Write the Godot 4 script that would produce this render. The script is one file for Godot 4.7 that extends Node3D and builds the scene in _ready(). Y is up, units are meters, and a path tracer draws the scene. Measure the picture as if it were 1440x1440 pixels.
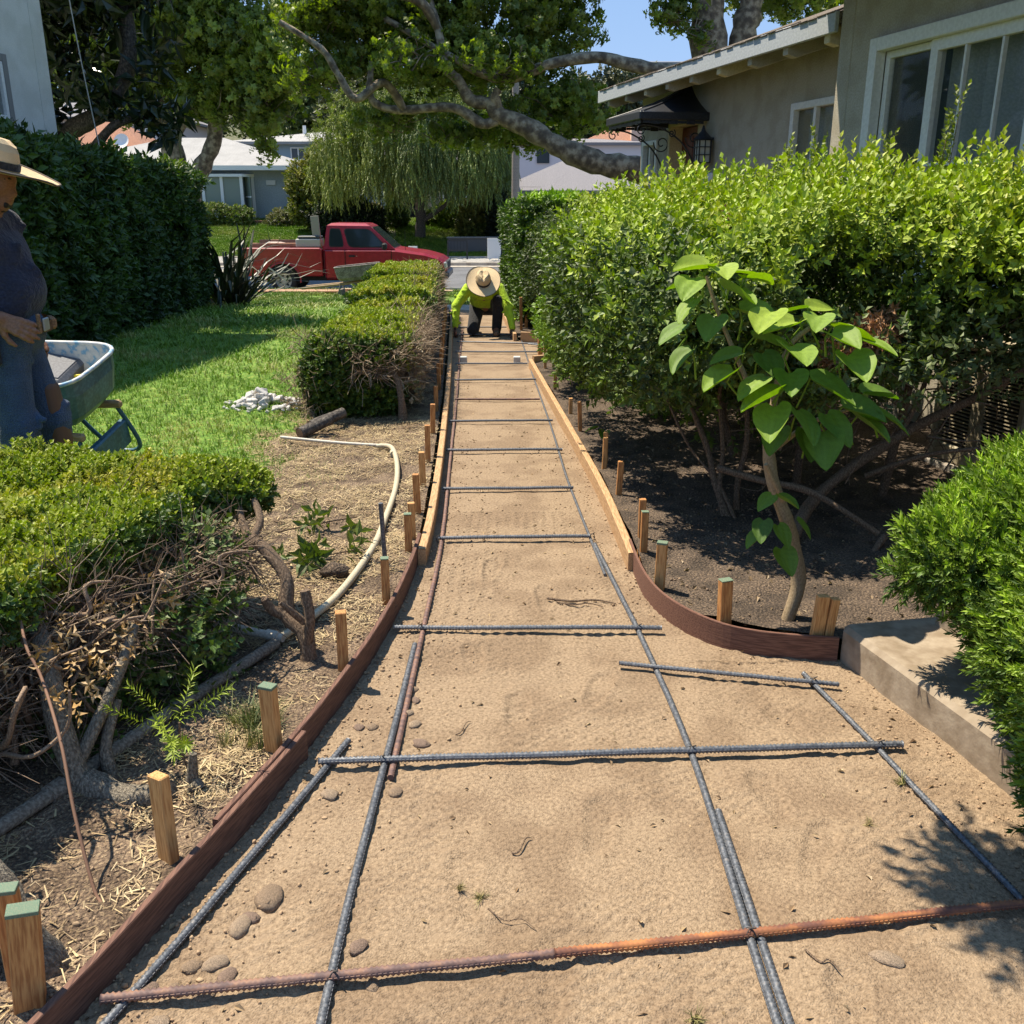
extends Node3D
# A walkway under construction between two gardens. Metres; x right, y up, the walk runs towards -z.

var rng := RandomNumberGenerator.new()
var nz := FastNoiseLite.new()
var taken := {}
var M := {}
var tex_cache := {}

# ---------------------------------------------------------------- mesh builder
class MB:
	var v := PackedVector3Array()
	var n := PackedVector3Array()
	var c := PackedColorArray()
	var ix := PackedInt32Array()
	var col := Color.WHITE
	func vert(p: Vector3, nn: Vector3) -> int:
		v.append(p); n.append(nn); c.append(col)
		return v.size() - 1
	func tri(a: Vector3, b: Vector3, d: Vector3) -> void:
		var nn := (d - a).cross(b - a).normalized()
		var i := v.size()
		vert(a, nn); vert(b, nn); vert(d, nn)
		ix.append(i); ix.append(i + 1); ix.append(i + 2)
	func quad(a: Vector3, b: Vector3, d: Vector3, e: Vector3) -> void:
		var nn := (d - a).cross(b - e).normalized() if (d - a).cross(e - b).length() > 0.0 else Vector3.UP
		nn = (d - a).cross(b - a) + (e - a).cross(d - a)
		nn = nn.normalized()
		var i := v.size()
		vert(a, nn); vert(b, nn); vert(d, nn); vert(e, nn)
		for k in [0, 1, 2, 0, 2, 3]: ix.append(i + k)
	# a face turned so that it looks away from the point inside
	func face(pts: Array, inside: Vector3) -> void:
		var nn: Vector3 = (pts[2] - pts[0]).cross(pts[1] - pts[0])
		if pts.size() > 3: nn += (pts[3] - pts[0]).cross(pts[2] - pts[0])
		nn = nn.normalized()
		var flip: bool = nn.dot(pts[0] - inside) < 0.0
		if flip: nn = -nn
		var i := v.size()
		for p in pts: vert(p, nn)
		for k in range(1, pts.size() - 1):
			if flip: ix.append_array([i, i + k + 1, i + k])
			else: ix.append_array([i, i + k, i + k + 1])
	func box(at: Vector3, s: Vector3, bev := 0.0, bs := Basis()) -> void:
		var h := s * 0.5
		bev = minf(bev, minf(h.x, minf(h.y, h.z)) * 0.8)
		var g := func(x: float, y: float, z: float) -> Vector3: return at + bs * Vector3(x, y, z)
		for ax in 3:
			for sg in [-1.0, 1.0]:
				var pts := []
				for k in [[-1, -1], [1, -1], [1, 1], [-1, 1]]:
					var p := Vector3.ZERO
					p[ax] = h[ax] * sg
					p[(ax + 1) % 3] = (h[(ax + 1) % 3] - bev) * k[0]
					p[(ax + 2) % 3] = (h[(ax + 2) % 3] - bev) * k[1]
					pts.append(at + bs * p)
				face(pts, at)
		if bev <= 0.0: return
		for ax in 3:
			var u := (ax + 1) % 3
			var w := (ax + 2) % 3
			for su in [-1.0, 1.0]:
				for sw in [-1.0, 1.0]:
					var pts := []
					for k in [[-1, 0], [1, 0], [1, 1], [-1, 1]]:
						var p := Vector3.ZERO
						p[ax] = (h[ax] - bev) * k[0]
						p[u] = (h[u] - (bev if k[1] == 1 else 0.0)) * su
						p[w] = (h[w] - (bev if k[1] == 0 else 0.0)) * sw
						pts.append(at + bs * p)
					face(pts, at)
		for sx in [-1.0, 1.0]:
			for sy in [-1.0, 1.0]:
				for sz in [-1.0, 1.0]:
					var q := Vector3(sx, sy, sz)
					face([at + bs * (q * Vector3(h.x, h.y - bev, h.z - bev)), at + bs * (q * Vector3(h.x - bev, h.y, h.z - bev)), at + bs * (q * Vector3(h.x - bev, h.y - bev, h.z))], at)
	# a tube along points; radii one number each
	func tube(pts: Array, rad: Array, sides := 8, cap := true, squash := 1.0) -> void:
		var m := pts.size()
		var t0: Vector3 = (pts[1] - pts[0]).normalized()
		var up := Vector3.UP if absf(t0.y) < 0.9 else Vector3.RIGHT
		var nx := t0.cross(up).normalized()
		var first := v.size()
		for i in m:
			var t: Vector3 = (pts[mini(i + 1, m - 1)] - pts[maxi(i - 1, 0)]).normalized()
			nx = (nx - t * nx.dot(t)).normalized()
			var ny := t.cross(nx)
			var r: float = rad[mini(i, rad.size() - 1)]
			for k in sides:
				var a := TAU * k / sides
				var d := nx * cos(a) + ny * sin(a) * squash
				vert(pts[i] + d * r, (nx * cos(a) * squash + ny * sin(a)).normalized())
		for i in m - 1:
			for k in sides:
				var a0 := first + i * sides + k
				var a1 := first + i * sides + (k + 1) % sides
				ix.append_array([a0, a1, a1 + sides, a0, a1 + sides, a0 + sides])
		if cap:
			for e in [0, m - 1]:
				var t: Vector3 = (pts[1] - pts[0]).normalized() * -1.0 if e == 0 else (pts[m - 1] - pts[m - 2]).normalized()
				var ci := vert(pts[e], t)
				var ring := []
				for k in sides: ring.append(vert(v[first + e * sides + k], t))
				for k in sides: ix.append_array([ci, ring[k], ring[(k + 1) % sides]])
	# a shape turned about the y axis: profile of (radius, height)
	func lathe(prof: Array, sides := 16, at := Vector3.ZERO, bs := Basis(), sharp := false) -> void:
		for i in prof.size() - 1:
			var p0: Vector2 = prof[i]
			var p1: Vector2 = prof[i + 1]
			var d := (p1 - p0)
			var nn := Vector2(d.y, -d.x).normalized()
			var n0 := nn
			var n1 := nn
			if not sharp:
				if i > 0:
					var e: Vector2 = prof[i] - prof[i - 1]
					var en := Vector2(e.y, -e.x).normalized()
					if en.dot(nn) > 0.5: n0 = (nn + en).normalized()
				if i < prof.size() - 2:
					var e: Vector2 = prof[i + 2] - prof[i + 1]
					var en := Vector2(e.y, -e.x).normalized()
					if en.dot(nn) > 0.5: n1 = (nn + en).normalized()
			var f := v.size()
			for k in sides + 1:
				var a := TAU * k / sides
				var ca := cos(a); var sa := sin(a)
				vert(at + bs * Vector3(p0.x * ca, p0.y, p0.x * sa), bs * Vector3(n0.x * ca, n0.y, n0.x * sa))
				vert(at + bs * Vector3(p1.x * ca, p1.y, p1.x * sa), bs * Vector3(n1.x * ca, n1.y, n1.x * sa))
			for k in sides:
				var b := f + k * 2
				ix.append_array([b, b + 1, b + 3, b, b + 3, b + 2])
	# polygon in the xy plane, from z0 to z1, moved by xf
	func prism(poly: PackedVector2Array, z0: float, z1: float, xf := Transform3D(), bev := 0.0) -> void:
		var tr := Geometry2D.triangulate_polygon(poly)
		var nn := poly.size()
		var ccw := 0.0
		for i in nn: ccw += poly[i].cross(poly[(i + 1) % nn])
		var sg := 1.0 if ccw > 0.0 else -1.0
		var inner := poly
		if bev > 0.0:
			var off := Geometry2D.offset_polygon(poly, -bev)
			inner = PackedVector2Array()
			for i in nn:
				var e0 := (poly[i] - poly[(i + nn - 1) % nn]).normalized()
				var e1 := (poly[(i + 1) % nn] - poly[i]).normalized()
				var nrm := (Vector2(-e0.y, e0.x) + Vector2(-e1.y, e1.x)) * sg
				nrm = nrm.normalized() / maxf(0.5, sqrt(maxf(0.1, (1.0 + e0.dot(e1)) / 2.0)))
				inner.append(poly[i] + nrm * bev)
		for e in [[z0, -1.0], [z1, 1.0]]:
			var i := v.size()
			var nv: Vector3 = (xf.basis * Vector3(0, 0, e[1])).normalized()
			for p in inner: vert(xf * Vector3(p.x, p.y, e[0]), nv)
			for k in tr: ix.append(i + k)
		for i in nn:
			var a := poly[i]; var b := poly[(i + 1) % nn]
			var d := (b - a).normalized()
			var o := Vector3(d.y, -d.x, 0) * sg
			var za := z0 + bev; var zb := z1 - bev
			var j := v.size()
			var nv := (xf.basis * o).normalized()
			for q in [[a, za], [b, za], [b, zb], [a, zb]]: vert(xf * Vector3(q[0].x, q[0].y, q[1]), nv)
			ix.append_array([j, j + 1, j + 2, j, j + 2, j + 3])
			if bev > 0.0:
				var ia := inner[i]; var ib := inner[(i + 1) % nn]
				for e in [[z0, za, -1.0], [z1, zb, 1.0]]:
					var k := v.size()
					var nb := (xf.basis * (o + Vector3(0, 0, e[2]))).normalized()
					for q in [[a, e[1]], [b, e[1]], [ib, e[0]], [ia, e[0]]]: vert(xf * Vector3(q[0].x, q[0].y, q[1]), nb)
					ix.append_array([k, k + 1, k + 2, k, k + 2, k + 3])
	# grid of points rows x cols, smooth
	func grid(rows: int, cols: int, pts: PackedVector3Array, colors := PackedColorArray()) -> void:
		var f := v.size()
		for i in rows:
			for j in cols:
				var du := pts[i * cols + mini(j + 1, cols - 1)] - pts[i * cols + maxi(j - 1, 0)]
				var dv := pts[mini(i + 1, rows - 1) * cols + j] - pts[maxi(i - 1, 0) * cols + j]
				var nn := dv.cross(du).normalized()
				if nn.y < 0.0: nn = -nn
				if colors.size(): col = colors[i * cols + j]
				vert(pts[i * cols + j], nn)
		for i in rows - 1:
			for j in cols - 1:
				var a := f + i * cols + j
				ix.append_array([a, a + 1, a + cols + 1, a, a + cols + 1, a + cols])
	func blob(at: Vector3, r: Vector3, noise: FastNoiseLite, amp: float, sides := 8, rings := 6, bs := Basis()) -> void:
		var f := v.size()
		for i in rings + 1:
			var th := PI * i / rings
			for k in sides:
				var ph := TAU * k / sides
				var d := Vector3(sin(th) * cos(ph), cos(th), sin(th) * sin(ph))
				var q := at * 13.7 + d * 9.0
				var s := 1.0 + noise.get_noise_3d(q.x * 4.0, q.y * 4.0, q.z * 4.0) * amp
				vert(at + bs * (d * r * s), bs * (d / r).normalized())
		for i in rings:
			for k in sides:
				var a0 := f + i * sides + k
				var a1 := f + i * sides + (k + 1) % sides
				ix.append_array([a0, a1, a1 + sides, a0, a1 + sides, a0 + sides])
	func done() -> ArrayMesh:
		var t := 0
		while t < ix.size():
			var a := ix[t]; var b := ix[t + 1]; var d := ix[t + 2]
			var g := (v[d] - v[a]).cross(v[b] - v[a])
			if g.dot(n[a] + n[b] + n[d]) < 0.0:
				ix[t + 1] = d; ix[t + 2] = b
			t += 3
		var arr := []
		arr.resize(Mesh.ARRAY_MAX)
		arr[Mesh.ARRAY_VERTEX] = v; arr[Mesh.ARRAY_NORMAL] = n; arr[Mesh.ARRAY_COLOR] = c; arr[Mesh.ARRAY_INDEX] = ix
		var m := ArrayMesh.new()
		m.add_surface_from_arrays(Mesh.PRIMITIVE_TRIANGLES, arr)
		return m

# ---------------------------------------------------------------- bodies: a smooth field round bones, meshed as surface nets
func body_mesh(bones: Array, cell: float, soft: float) -> ArrayMesh:
	var lo := Vector3.INF
	var hi := -Vector3.INF
	for b in bones:
		var r: float = maxf(b[2], b[3]) + soft * 3.0 + cell * 2.0
		lo = lo.min(b[0] - Vector3.ONE * r).min(b[1] - Vector3.ONE * r)
		hi = hi.max(b[0] + Vector3.ONE * r).max(b[1] + Vector3.ONE * r)
	var nx := int((hi.x - lo.x) / cell) + 2
	var ny := int((hi.y - lo.y) / cell) + 2
	var nzz := int((hi.z - lo.z) / cell) + 2
	var f := PackedFloat32Array()
	f.resize(nx * ny * nzz)
	for b in bones:
		var pa: Vector3 = b[0]
		var pb: Vector3 = b[1]
		var ra: float = b[2]
		var rb: float = b[3]
		var reach := maxf(ra, rb) + soft * 4.0 + cell
		var l0 := ((pa.min(pb) - Vector3.ONE * reach - lo) / cell).floor()
		var l1 := ((pa.max(pb) + Vector3.ONE * reach - lo) / cell).ceil()
		var ab := pb - pa
		var inv := 1.0 / maxf(ab.length_squared(), 1e-9)
		for z in range(maxi(0, int(l0.z)), mini(nzz, int(l1.z) + 1)):
			for y in range(maxi(0, int(l0.y)), mini(ny, int(l1.y) + 1)):
				var row := (z * ny + y) * nx
				for x in range(maxi(0, int(l0.x)), mini(nx, int(l1.x) + 1)):
					var p := lo + Vector3(x, y, z) * cell - pa
					var t := clampf(p.dot(ab) * inv, 0.0, 1.0)
					var d := (p - ab * t).length() - (ra + (rb - ra) * t)
					if d < soft * 5.0: f[row + x] += exp(-d / soft)
	var mb := MB.new()
	var at := {}
	var sx := 1; var sy := nx; var sz := nx * ny
	for z in nzz - 1:
		for y in ny - 1:
			for x in nx - 1:
				var i := (z * ny + y) * nx + x
				var mask := 0
				for k in 8:
					if f[i + (k & 1) + (sy if k & 2 else 0) + (sz if k & 4 else 0)] > 1.0: mask |= 1 << k
				if mask == 0 or mask == 255: continue
				var acc := Vector3.ZERO
				var cnt := 0
				for e in [[0, 1], [2, 3], [4, 5], [6, 7], [0, 2], [1, 3], [4, 6], [5, 7], [0, 4], [1, 5], [2, 6], [3, 7]]:
					var k0: int = e[0]; var k1: int = e[1]
					if ((mask >> k0) & 1) == ((mask >> k1) & 1): continue
					var f0 := -log(maxf(f[i + (k0 & 1) + (sy if k0 & 2 else 0) + (sz if k0 & 4 else 0)], 1e-4))
					var f1 := -log(maxf(f[i + (k1 & 1) + (sy if k1 & 2 else 0) + (sz if k1 & 4 else 0)], 1e-4))
					var t := f0 / (f0 - f1)
					acc += Vector3(k0 & 1, (k0 >> 1) & 1, k0 >> 2).lerp(Vector3(k1 & 1, (k1 >> 1) & 1, k1 >> 2), t)
					cnt += 1
				at[i] = mb.vert(lo + (Vector3(x, y, z) + acc / cnt) * cell, Vector3.ZERO)
	for z in range(1, nzz - 1):
		for y in range(1, ny - 1):
			for x in range(1, nx - 1):
				var i := (z * ny + y) * nx + x
				var s0 := f[i] > 1.0
				for ax in 3:
					var st: int = [sx, sy, sz][ax]
					var s1 := f[i + st] > 1.0
					if s0 == s1: continue
					var u: int = [sx, sy, sz][(ax + 1) % 3]
					var w: int = [sx, sy, sz][(ax + 2) % 3]
					var q := [at.get(i - u - w, -1), at.get(i - w, -1), at.get(i, -1), at.get(i - u, -1)]
					if q.has(-1): continue
					if s0: mb.ix.append_array([q[0], q[2], q[1], q[0], q[3], q[2]])
					else: mb.ix.append_array([q[0], q[1], q[2], q[0], q[2], q[3]])
	return smoothed(mb)

func smoothed(mb: MB) -> ArrayMesh:
	for i in mb.n.size(): mb.n[i] = Vector3.ZERO
	var t := 0
	while t < mb.ix.size():
		var a := mb.ix[t]; var b := mb.ix[t + 1]; var d := mb.ix[t + 2]
		var g := (mb.v[d] - mb.v[a]).cross(mb.v[b] - mb.v[a])
		mb.n[a] += g; mb.n[b] += g; mb.n[d] += g
		t += 3
	for i in mb.n.size(): mb.n[i] = mb.n[i].normalized()
	return mb.done()

# ---------------------------------------------------------------- naming and tagging
func numbered(called: String) -> String:
	var k: int = taken.get(called, 0)
	taken[called] = k + 1
	return called if k == 0 else "%s_%03d" % [called, k]

func part(called: String, mesh: Mesh, mat: Material, parent: Node3D, label := "") -> MeshInstance3D:
	var o := MeshInstance3D.new()
	o.mesh = mesh
	o.material_override = mat
	if parent == self:
		o.name = numbered(called)
	else:
		var k := 0
		var nm := called
		while parent.has_node(nm):
			k += 1
			nm = "%s_%03d" % [called, k]
		o.name = nm
	if label: o.set_meta("label", label)
	parent.add_child(o)
	return o

func tag(o: Node, label: String, category: String, group := "") -> void:
	o.set_meta("label", label)
	o.set_meta("category", category)
	if group: o.set_meta("group", group)

func thing(called: String, label: String, category: String, at := Vector3.ZERO, turn := 0.0, group := "") -> Node3D:
	var o := Node3D.new()
	o.name = numbered(called)
	add_child(o)
	o.position = at
	o.rotation.y = turn
	tag(o, label, category, group)
	return o

func copy(src: Node3D, label: String, at: Vector3, turn := 0.0) -> Node3D:
	var o: Node3D = src.duplicate()
	o.name = numbered(String(src.name).trim_suffix("_000"))
	add_child(o)
	o.position = at
	o.rotation.y = turn
	o.set_meta("label", label)
	return o

func struct(called: String, mesh: Mesh, mat: Material) -> MeshInstance3D:
	var o := part(called, mesh, mat, self)
	o.set_meta("kind", "structure")
	return o

func V(x: float, h: float, a: float) -> Vector3:
	return Vector3(x, h, -a)

func R(a: float, b: float) -> float:
	return rng.randf_range(a, b)

func lerp_list(l: Array, a: float) -> float:
	if a <= l[0].x: return l[0].y
	for i in l.size() - 1:
		if a <= l[i + 1].x: return lerpf(l[i].y, l[i + 1].y, (a - l[i].x) / (l[i + 1].x - l[i].x))
	return l[-1].y

# a smooth curve through points
func curve(pts: Array, per := 6) -> Array:
	var out := []
	for i in pts.size() - 1:
		var p0: Vector3 = pts[maxi(i - 1, 0)]
		var p1: Vector3 = pts[i]
		var p2: Vector3 = pts[i + 1]
		var p3: Vector3 = pts[mini(i + 2, pts.size() - 1)]
		for k in per: out.append(p1.cubic_interpolate(p2, p0, p3, float(k) / per))
	out.append(pts[-1])
	return out

func taper(r0: float, r1: float, count: int, pw := 1.0) -> Array:
	var out := []
	for i in count: out.append(lerpf(r0, r1, pow(float(i) / maxf(count - 1, 1), pw)))
	return out

# ---------------------------------------------------------------- materials
func lin(r: float, g: float, b: float) -> Color:
	return Color(r, g, b).linear_to_srgb()

func noise_tex(kind: int, freq: float, oct: int, stops: Array, sd := 1, size := 512) -> NoiseTexture2D:
	var fn := FastNoiseLite.new()
	fn.noise_type = kind
	fn.frequency = freq
	fn.fractal_octaves = oct
	fn.fractal_gain = 0.55
	fn.seed = sd
	var t := NoiseTexture2D.new()
	t.width = size; t.height = size
	t.seamless = true
	t.noise = fn
	if stops.size():
		var g := Gradient.new()
		g.offsets = PackedFloat32Array(stops.map(func(s): return s[0]))
		g.colors = PackedColorArray(stops.map(func(s): return s[1]))
		t.color_ramp = g
	return t

func mat(col: Color, rough := 0.8, metal := 0.0) -> StandardMaterial3D:
	var m := StandardMaterial3D.new()
	m.albedo_color = col
	m.roughness = rough
	m.metallic = metal
	return m

# a mottled surface: colours between the stops, relief of bump centimetres; tile is metres per repeat
func mottled(stops: Array, tile: Vector3, rough: float, freq := 0.02, oct := 4, bump := 0.0, bump_freq := 0.04, world := true, sd := 1) -> StandardMaterial3D:
	var m := mat(Color.WHITE, rough)
	m.albedo_texture = noise_tex(FastNoiseLite.TYPE_SIMPLEX_SMOOTH, freq, oct, stops, sd)
	m.uv1_triplanar = true
	m.uv1_world_triplanar = world
	m.uv1_scale = Vector3(1.0 / tile.x, 1.0 / tile.y, 1.0 / tile.z)
	m.uv1_triplanar_sharpness = 4.0
	if bump != 0.0:
		var key := "b%f" % bump_freq
		if not tex_cache.has(key): tex_cache[key] = noise_tex(FastNoiseLite.TYPE_SIMPLEX_SMOOTH, bump_freq, 5, [], 9)
		m.heightmap_enabled = true
		m.heightmap_texture = tex_cache[key]
		m.heightmap_scale = bump
	return m

# coarse patches multiplied over a material
func patches(m: StandardMaterial3D, dark: Color, tile: float, sd := 5) -> StandardMaterial3D:
	var key := "p%d%s" % [sd, str(dark)]
	if not tex_cache.has(key): tex_cache[key] = noise_tex(FastNoiseLite.TYPE_SIMPLEX_SMOOTH, 0.008, 4, [[0.3, dark], [0.62, Color.WHITE]], sd)
	m.detail_enabled = true
	m.detail_albedo = tex_cache[key]
	m.detail_blend_mode = BaseMaterial3D.BLEND_MODE_MUL
	m.detail_uv_layer = BaseMaterial3D.DETAIL_UV_2
	m.uv2_triplanar = true
	m.uv2_world_triplanar = m.uv1_world_triplanar
	m.uv2_scale = Vector3.ONE / tile
	return m

func wood(a: Color, b: Color, axis: int, rough := 0.75, sd := 3) -> StandardMaterial3D:
	var tile := Vector3(0.09, 0.09, 0.09)
	tile[axis] = 1.1
	var m := mottled([[0.25, a], [0.5, a.lerp(b, 0.6)], [0.75, b]], tile, rough, 0.02, 4, 0.06, 0.03, false, sd)
	return m

func leafy(rough := 0.5, back := Color(0.55, 0.6, 0.12)) -> StandardMaterial3D:
	var m := mat(Color.WHITE, rough)
	m.vertex_color_use_as_albedo = true
	m.backlight_enabled = true
	m.backlight = back
	return m

func tinted(rough := 0.8) -> StandardMaterial3D:
	var m := mat(Color.WHITE, rough)
	m.vertex_color_use_as_albedo = true
	return m

# ---------------------------------------------------------------- the scene
func _ready() -> void:
	rng.seed = 20240711
	nz.noise_type = FastNoiseLite.TYPE_SIMPLEX_SMOOTH
	nz.frequency = 0.02
	nz.seed = 4
	var cam := Camera3D.new()
	cam.name = "camera"
	cam.fov = 56.858
	cam.near = 0.05
	cam.far = 2000.0
	add_child(cam)
	cam.position = Vector3(0, 1.7, 0)
	cam.rotation_degrees = Vector3(-18.111, 0, 0)
	cam.current = true
	var sky := ProceduralSkyMaterial.new()
	sky.sky_top_color = lin(0.15, 0.28, 0.52)
	sky.sky_horizon_color = lin(0.34, 0.46, 0.64)
	sky.sky_curve = 0.12
	sky.ground_bottom_color = lin(0.16, 0.14, 0.1)
	sky.ground_horizon_color = lin(0.3, 0.28, 0.24)
	sky.sun_angle_max = 2.0
	var env := Environment.new()
	env.background_mode = Environment.BG_SKY
	env.sky = Sky.new()
	env.sky.sky_material = sky
	env.background_energy_multiplier = 0.9
	env.tonemap_mode = Environment.TONE_MAPPER_LINEAR
	env.tonemap_exposure = 1.85
	env.sdfgi_enabled = true
	env.ssao_enabled = true
	env.ssil_enabled = true
	var we := WorldEnvironment.new()
	we.name = "daylight"
	we.environment = env
	add_child(we)
	var sun := DirectionalLight3D.new()
	sun.name = "sun"
	sun.light_color = Color(1.0, 0.955, 0.87)
	sun.light_energy = 1.55
	sun.light_angular_distance = 0.5
	sun.shadow_enabled = true
	add_child(sun)
	sun.look_at_from_position(Vector3.ZERO, Vector3(0.42, -1.0, 0.26))
	make_lines()
	build_ground()
	M.dark_wire = mat(lin(0.05, 0.045, 0.042), 0.6)
	build_forms()
	build_bars()
	M.slab = patches(mottled([[0.25, lin(0.285, 0.225, 0.16)], [0.5, lin(0.315, 0.25, 0.18)], [0.75, lin(0.345, 0.28, 0.205)]], Vector3.ONE * 0.9, 0.92, 0.03, 5, 0.08, 0.08), lin(0.72, 0.68, 0.63), 0.9, 16)
	build_right_house()
	build_left_house()
	build_far_houses()
	build_materials_plants()
	M.dry_bark = mottled([[0.3, lin(0.20, 0.13, 0.085)], [0.7, lin(0.38, 0.27, 0.18)]], Vector3(0.1, 0.2, 0.1), 0.95, 0.03, 4, 0.2, 0.06, true, 7)
	build_lawn_grass()
	build_left_hedges()
	build_right_plants()
	M.rubber_leaf = mat(lin(0.02, 0.034, 0.014), 0.3)
	M.flax = [mat(lin(0.018, 0.03, 0.015), 0.45), mat(lin(0.03, 0.045, 0.02), 0.45), mat(lin(0.055, 0.055, 0.028), 0.5)]
	build_trees()
	build_overhang()
	M.fern = leafy(0.5, Color(0.6, 0.66, 0.1))
	M.fern.albedo_color = lin(0.30, 0.38, 0.03)
	M.runner = mat(lin(0.24, 0.13, 0.08), 0.8)
	M.plank_red = wood(lin(0.30, 0.13, 0.08), lin(0.46, 0.24, 0.15), 0, 0.85, 7)
	M.plank_pale = wood(lin(0.42, 0.28, 0.17), lin(0.58, 0.41, 0.27), 0, 0.85, 7)
	M.handle_wood = wood(lin(0.30, 0.19, 0.10), lin(0.46, 0.31, 0.17), 0, 0.7, 7)
	M.black_rubber = mat(lin(0.018, 0.018, 0.019), 0.75)
	M.red_plastic = mat(lin(0.46, 0.03, 0.02), 0.4)
	M.yellow = mat(lin(0.72, 0.55, 0.01), 0.5)
	M.case_grey = mottled([[0.3, lin(0.085, 0.085, 0.095)], [0.7, lin(0.13, 0.13, 0.14)]], Vector3.ONE * 0.3, 0.6, 0.03, 3)
	M.zinc = mat(lin(0.42, 0.42, 0.41), 0.45, 0.6)
	M.alloy = mat(lin(0.5, 0.48, 0.45), 0.4, 0.5)
	M.lamp_glass = mat(lin(0.5, 0.5, 0.5), 0.1, 0.3)
	M.car_glass = mat(lin(0.02, 0.03, 0.035), 0.06)
	build_yard_things()
	build_barrows()
	build_truck()
	build_people()

# ---------------------------------------------------------------- lie of the land
var profile := [Vector2(-40, 0), Vector2(0, 0), Vector2(12, 0), Vector2(15, -0.07), Vector2(18, -0.2), Vector2(24, -0.37), Vector2(35.7, -0.4), Vector2(37.6, -0.33), Vector2(39, -0.1), Vector2(41, 0.25), Vector2(43.5, 0.68), Vector2(45.5, 0.95), Vector2(52, 1.1), Vector2(65, 2.0), Vector2(85, 5.0), Vector2(120, 9.5), Vector2(170, 17.5), Vector2(300, 26), Vector2(900, 40)]
var left_line := []
var right_line := []

func gh(a: float) -> float:
	return lerp_list(profile, a)

func left_x(a: float) -> float: return lerp_list(left_line, a)
func right_x(a: float) -> float: return lerp_list(right_line, a)

func make_lines() -> void:
	var l := []
	for p in curve([Vector3(-1.28, 0, 0.8), Vector3(-1.0, 0, 1.53), Vector3(-0.85, 0, 2.03), Vector3(-0.69, 0, 2.6), Vector3(-0.575, 0, 3.15), Vector3(-0.49, 0, 3.8), Vector3(-0.46, 0, 4.6), Vector3(-0.49, 0, 5.8), Vector3(-0.56, 0, 7.5), Vector3(-0.66, 0, 9.6), Vector3(-0.9, 0, 13.9), Vector3(-1.15, 0, 18.2)], 5): l.append(Vector2(p.z, p.x))
	left_line = l
	var r := []
	for p in curve([Vector3(0.69, 0, 3.67), Vector3(0.62, 0, 3.98), Vector3(0.6, 0, 4.35), Vector3(0.56, 0, 5.5), Vector3(0.44, 0, 7.25), Vector3(0.22, 0, 10.25), Vector3(0.05, 0, 12.5), Vector3(-0.25, 0, 18.2)], 5): r.append(Vector2(p.z, p.x))
	right_line = r

func sheet(called: String, a0: float, a1: float, rows: int, cols: int, lx: Callable, rx: Callable, hf: Callable, m: Material, grow := 1.0) -> MeshInstance3D:
	var pts := PackedVector3Array()
	for i in rows:
		var a := lerpf(a0, a1, pow(float(i) / (rows - 1), grow))
		var x0: float = lx.call(a)
		var x1: float = rx.call(a)
		for j in cols:
			var x := lerpf(x0, x1, float(j) / (cols - 1))
			pts.append(V(x, hf.call(x, a), a))
	var mb := MB.new()
	mb.grid(rows, cols, pts)
	return struct(called, mb.done(), m)

func bumps(x: float, a: float) -> float:
	return nz.get_noise_2d(x * 60.0, a * 60.0) * 0.010 + nz.get_noise_2d(x * 260.0 + 50.0, a * 260.0) * 0.006 + nz.get_noise_2d(x * 900.0, a * 900.0 + 70.0) * 0.002

# marks of boot soles: short wavy ridges in patches
func tread(x: float, a: float) -> float:
	var patch := nz.get_noise_2d(x * 75.0 + 300.0, a * 55.0) + 0.2
	if patch < 0.12: return 0.0
	var t := a + 0.35 * x * nz.get_noise_2d(floorf(x * 3.0) * 90.0, floorf(a * 2.5) * 90.0)
	return sin((t + sin(x * 120.0) * 0.009) * TAU / 0.044) * 0.0034 * minf(1.0, (patch - 0.12) * 6.0)

var prints := [Vector3(0.1, 1.75, 0.1), Vector3(-0.12, 2.05, -0.2), Vector3(0.25, 2.3, 0.15), Vector3(0.02, 2.95, 0.05), Vector3(0.32, 3.1, 0.3), Vector3(-0.15, 3.35, -0.1), Vector3(0.85, 2.2, 0.5), Vector3(0.95, 2.85, -0.3), Vector3(0.75, 1.65, 0.2), Vector3(0.15, 3.95, 0.0), Vector3(-0.1, 4.3, 0.1), Vector3(-0.2, 1.5, -0.15), Vector3(0.3, 1.4, 0.1), Vector3(0.78, 2.45, -0.1)]

# shallow boot prints with a raised rim
func boot_print(x: float, a: float) -> float:
	var h := 0.0
	for p in prints:
		var dx: float = x - p.x
		var da: float = a - p.y
		if absf(dx) > 0.2 or absf(da) > 0.25: continue
		var c := cos(p.z)
		var s := sin(p.z)
		var u := (dx * c - da * s) / 0.05
		var v := (dx * s + da * c) / 0.14
		u /= 1.0 - 0.2 * cos(v * 3.0 + 0.6)
		var r := sqrt(u * u + v * v)
		h += -0.006 * smoothstep(1.0, 0.8, r) + 0.0035 * exp(-pow((r - 1.12) * 6.0, 2))
		if r < 0.95: h += sin(v * 24.0 + sin(u * 6.0)) * 0.0016
	return h

func soil(x: float, a: float) -> float:
	return gh(a) + 0.045 + nz.get_noise_2d(x * 40.0, a * 40.0) * 0.03 + nz.get_noise_2d(x * 170.0, a * 170.0) * 0.02 + nz.get_noise_2d(x * 600.0, a * 600.0) * 0.009

func lawn_h(x: float, a: float) -> float:
	var rise := smoothstep(-1.3, -2.1, x)
	return gh(a) + lerpf(0.0, 0.1, rise) + nz.get_noise_2d(x * 14.0, a * 14.0) * 0.02

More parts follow.
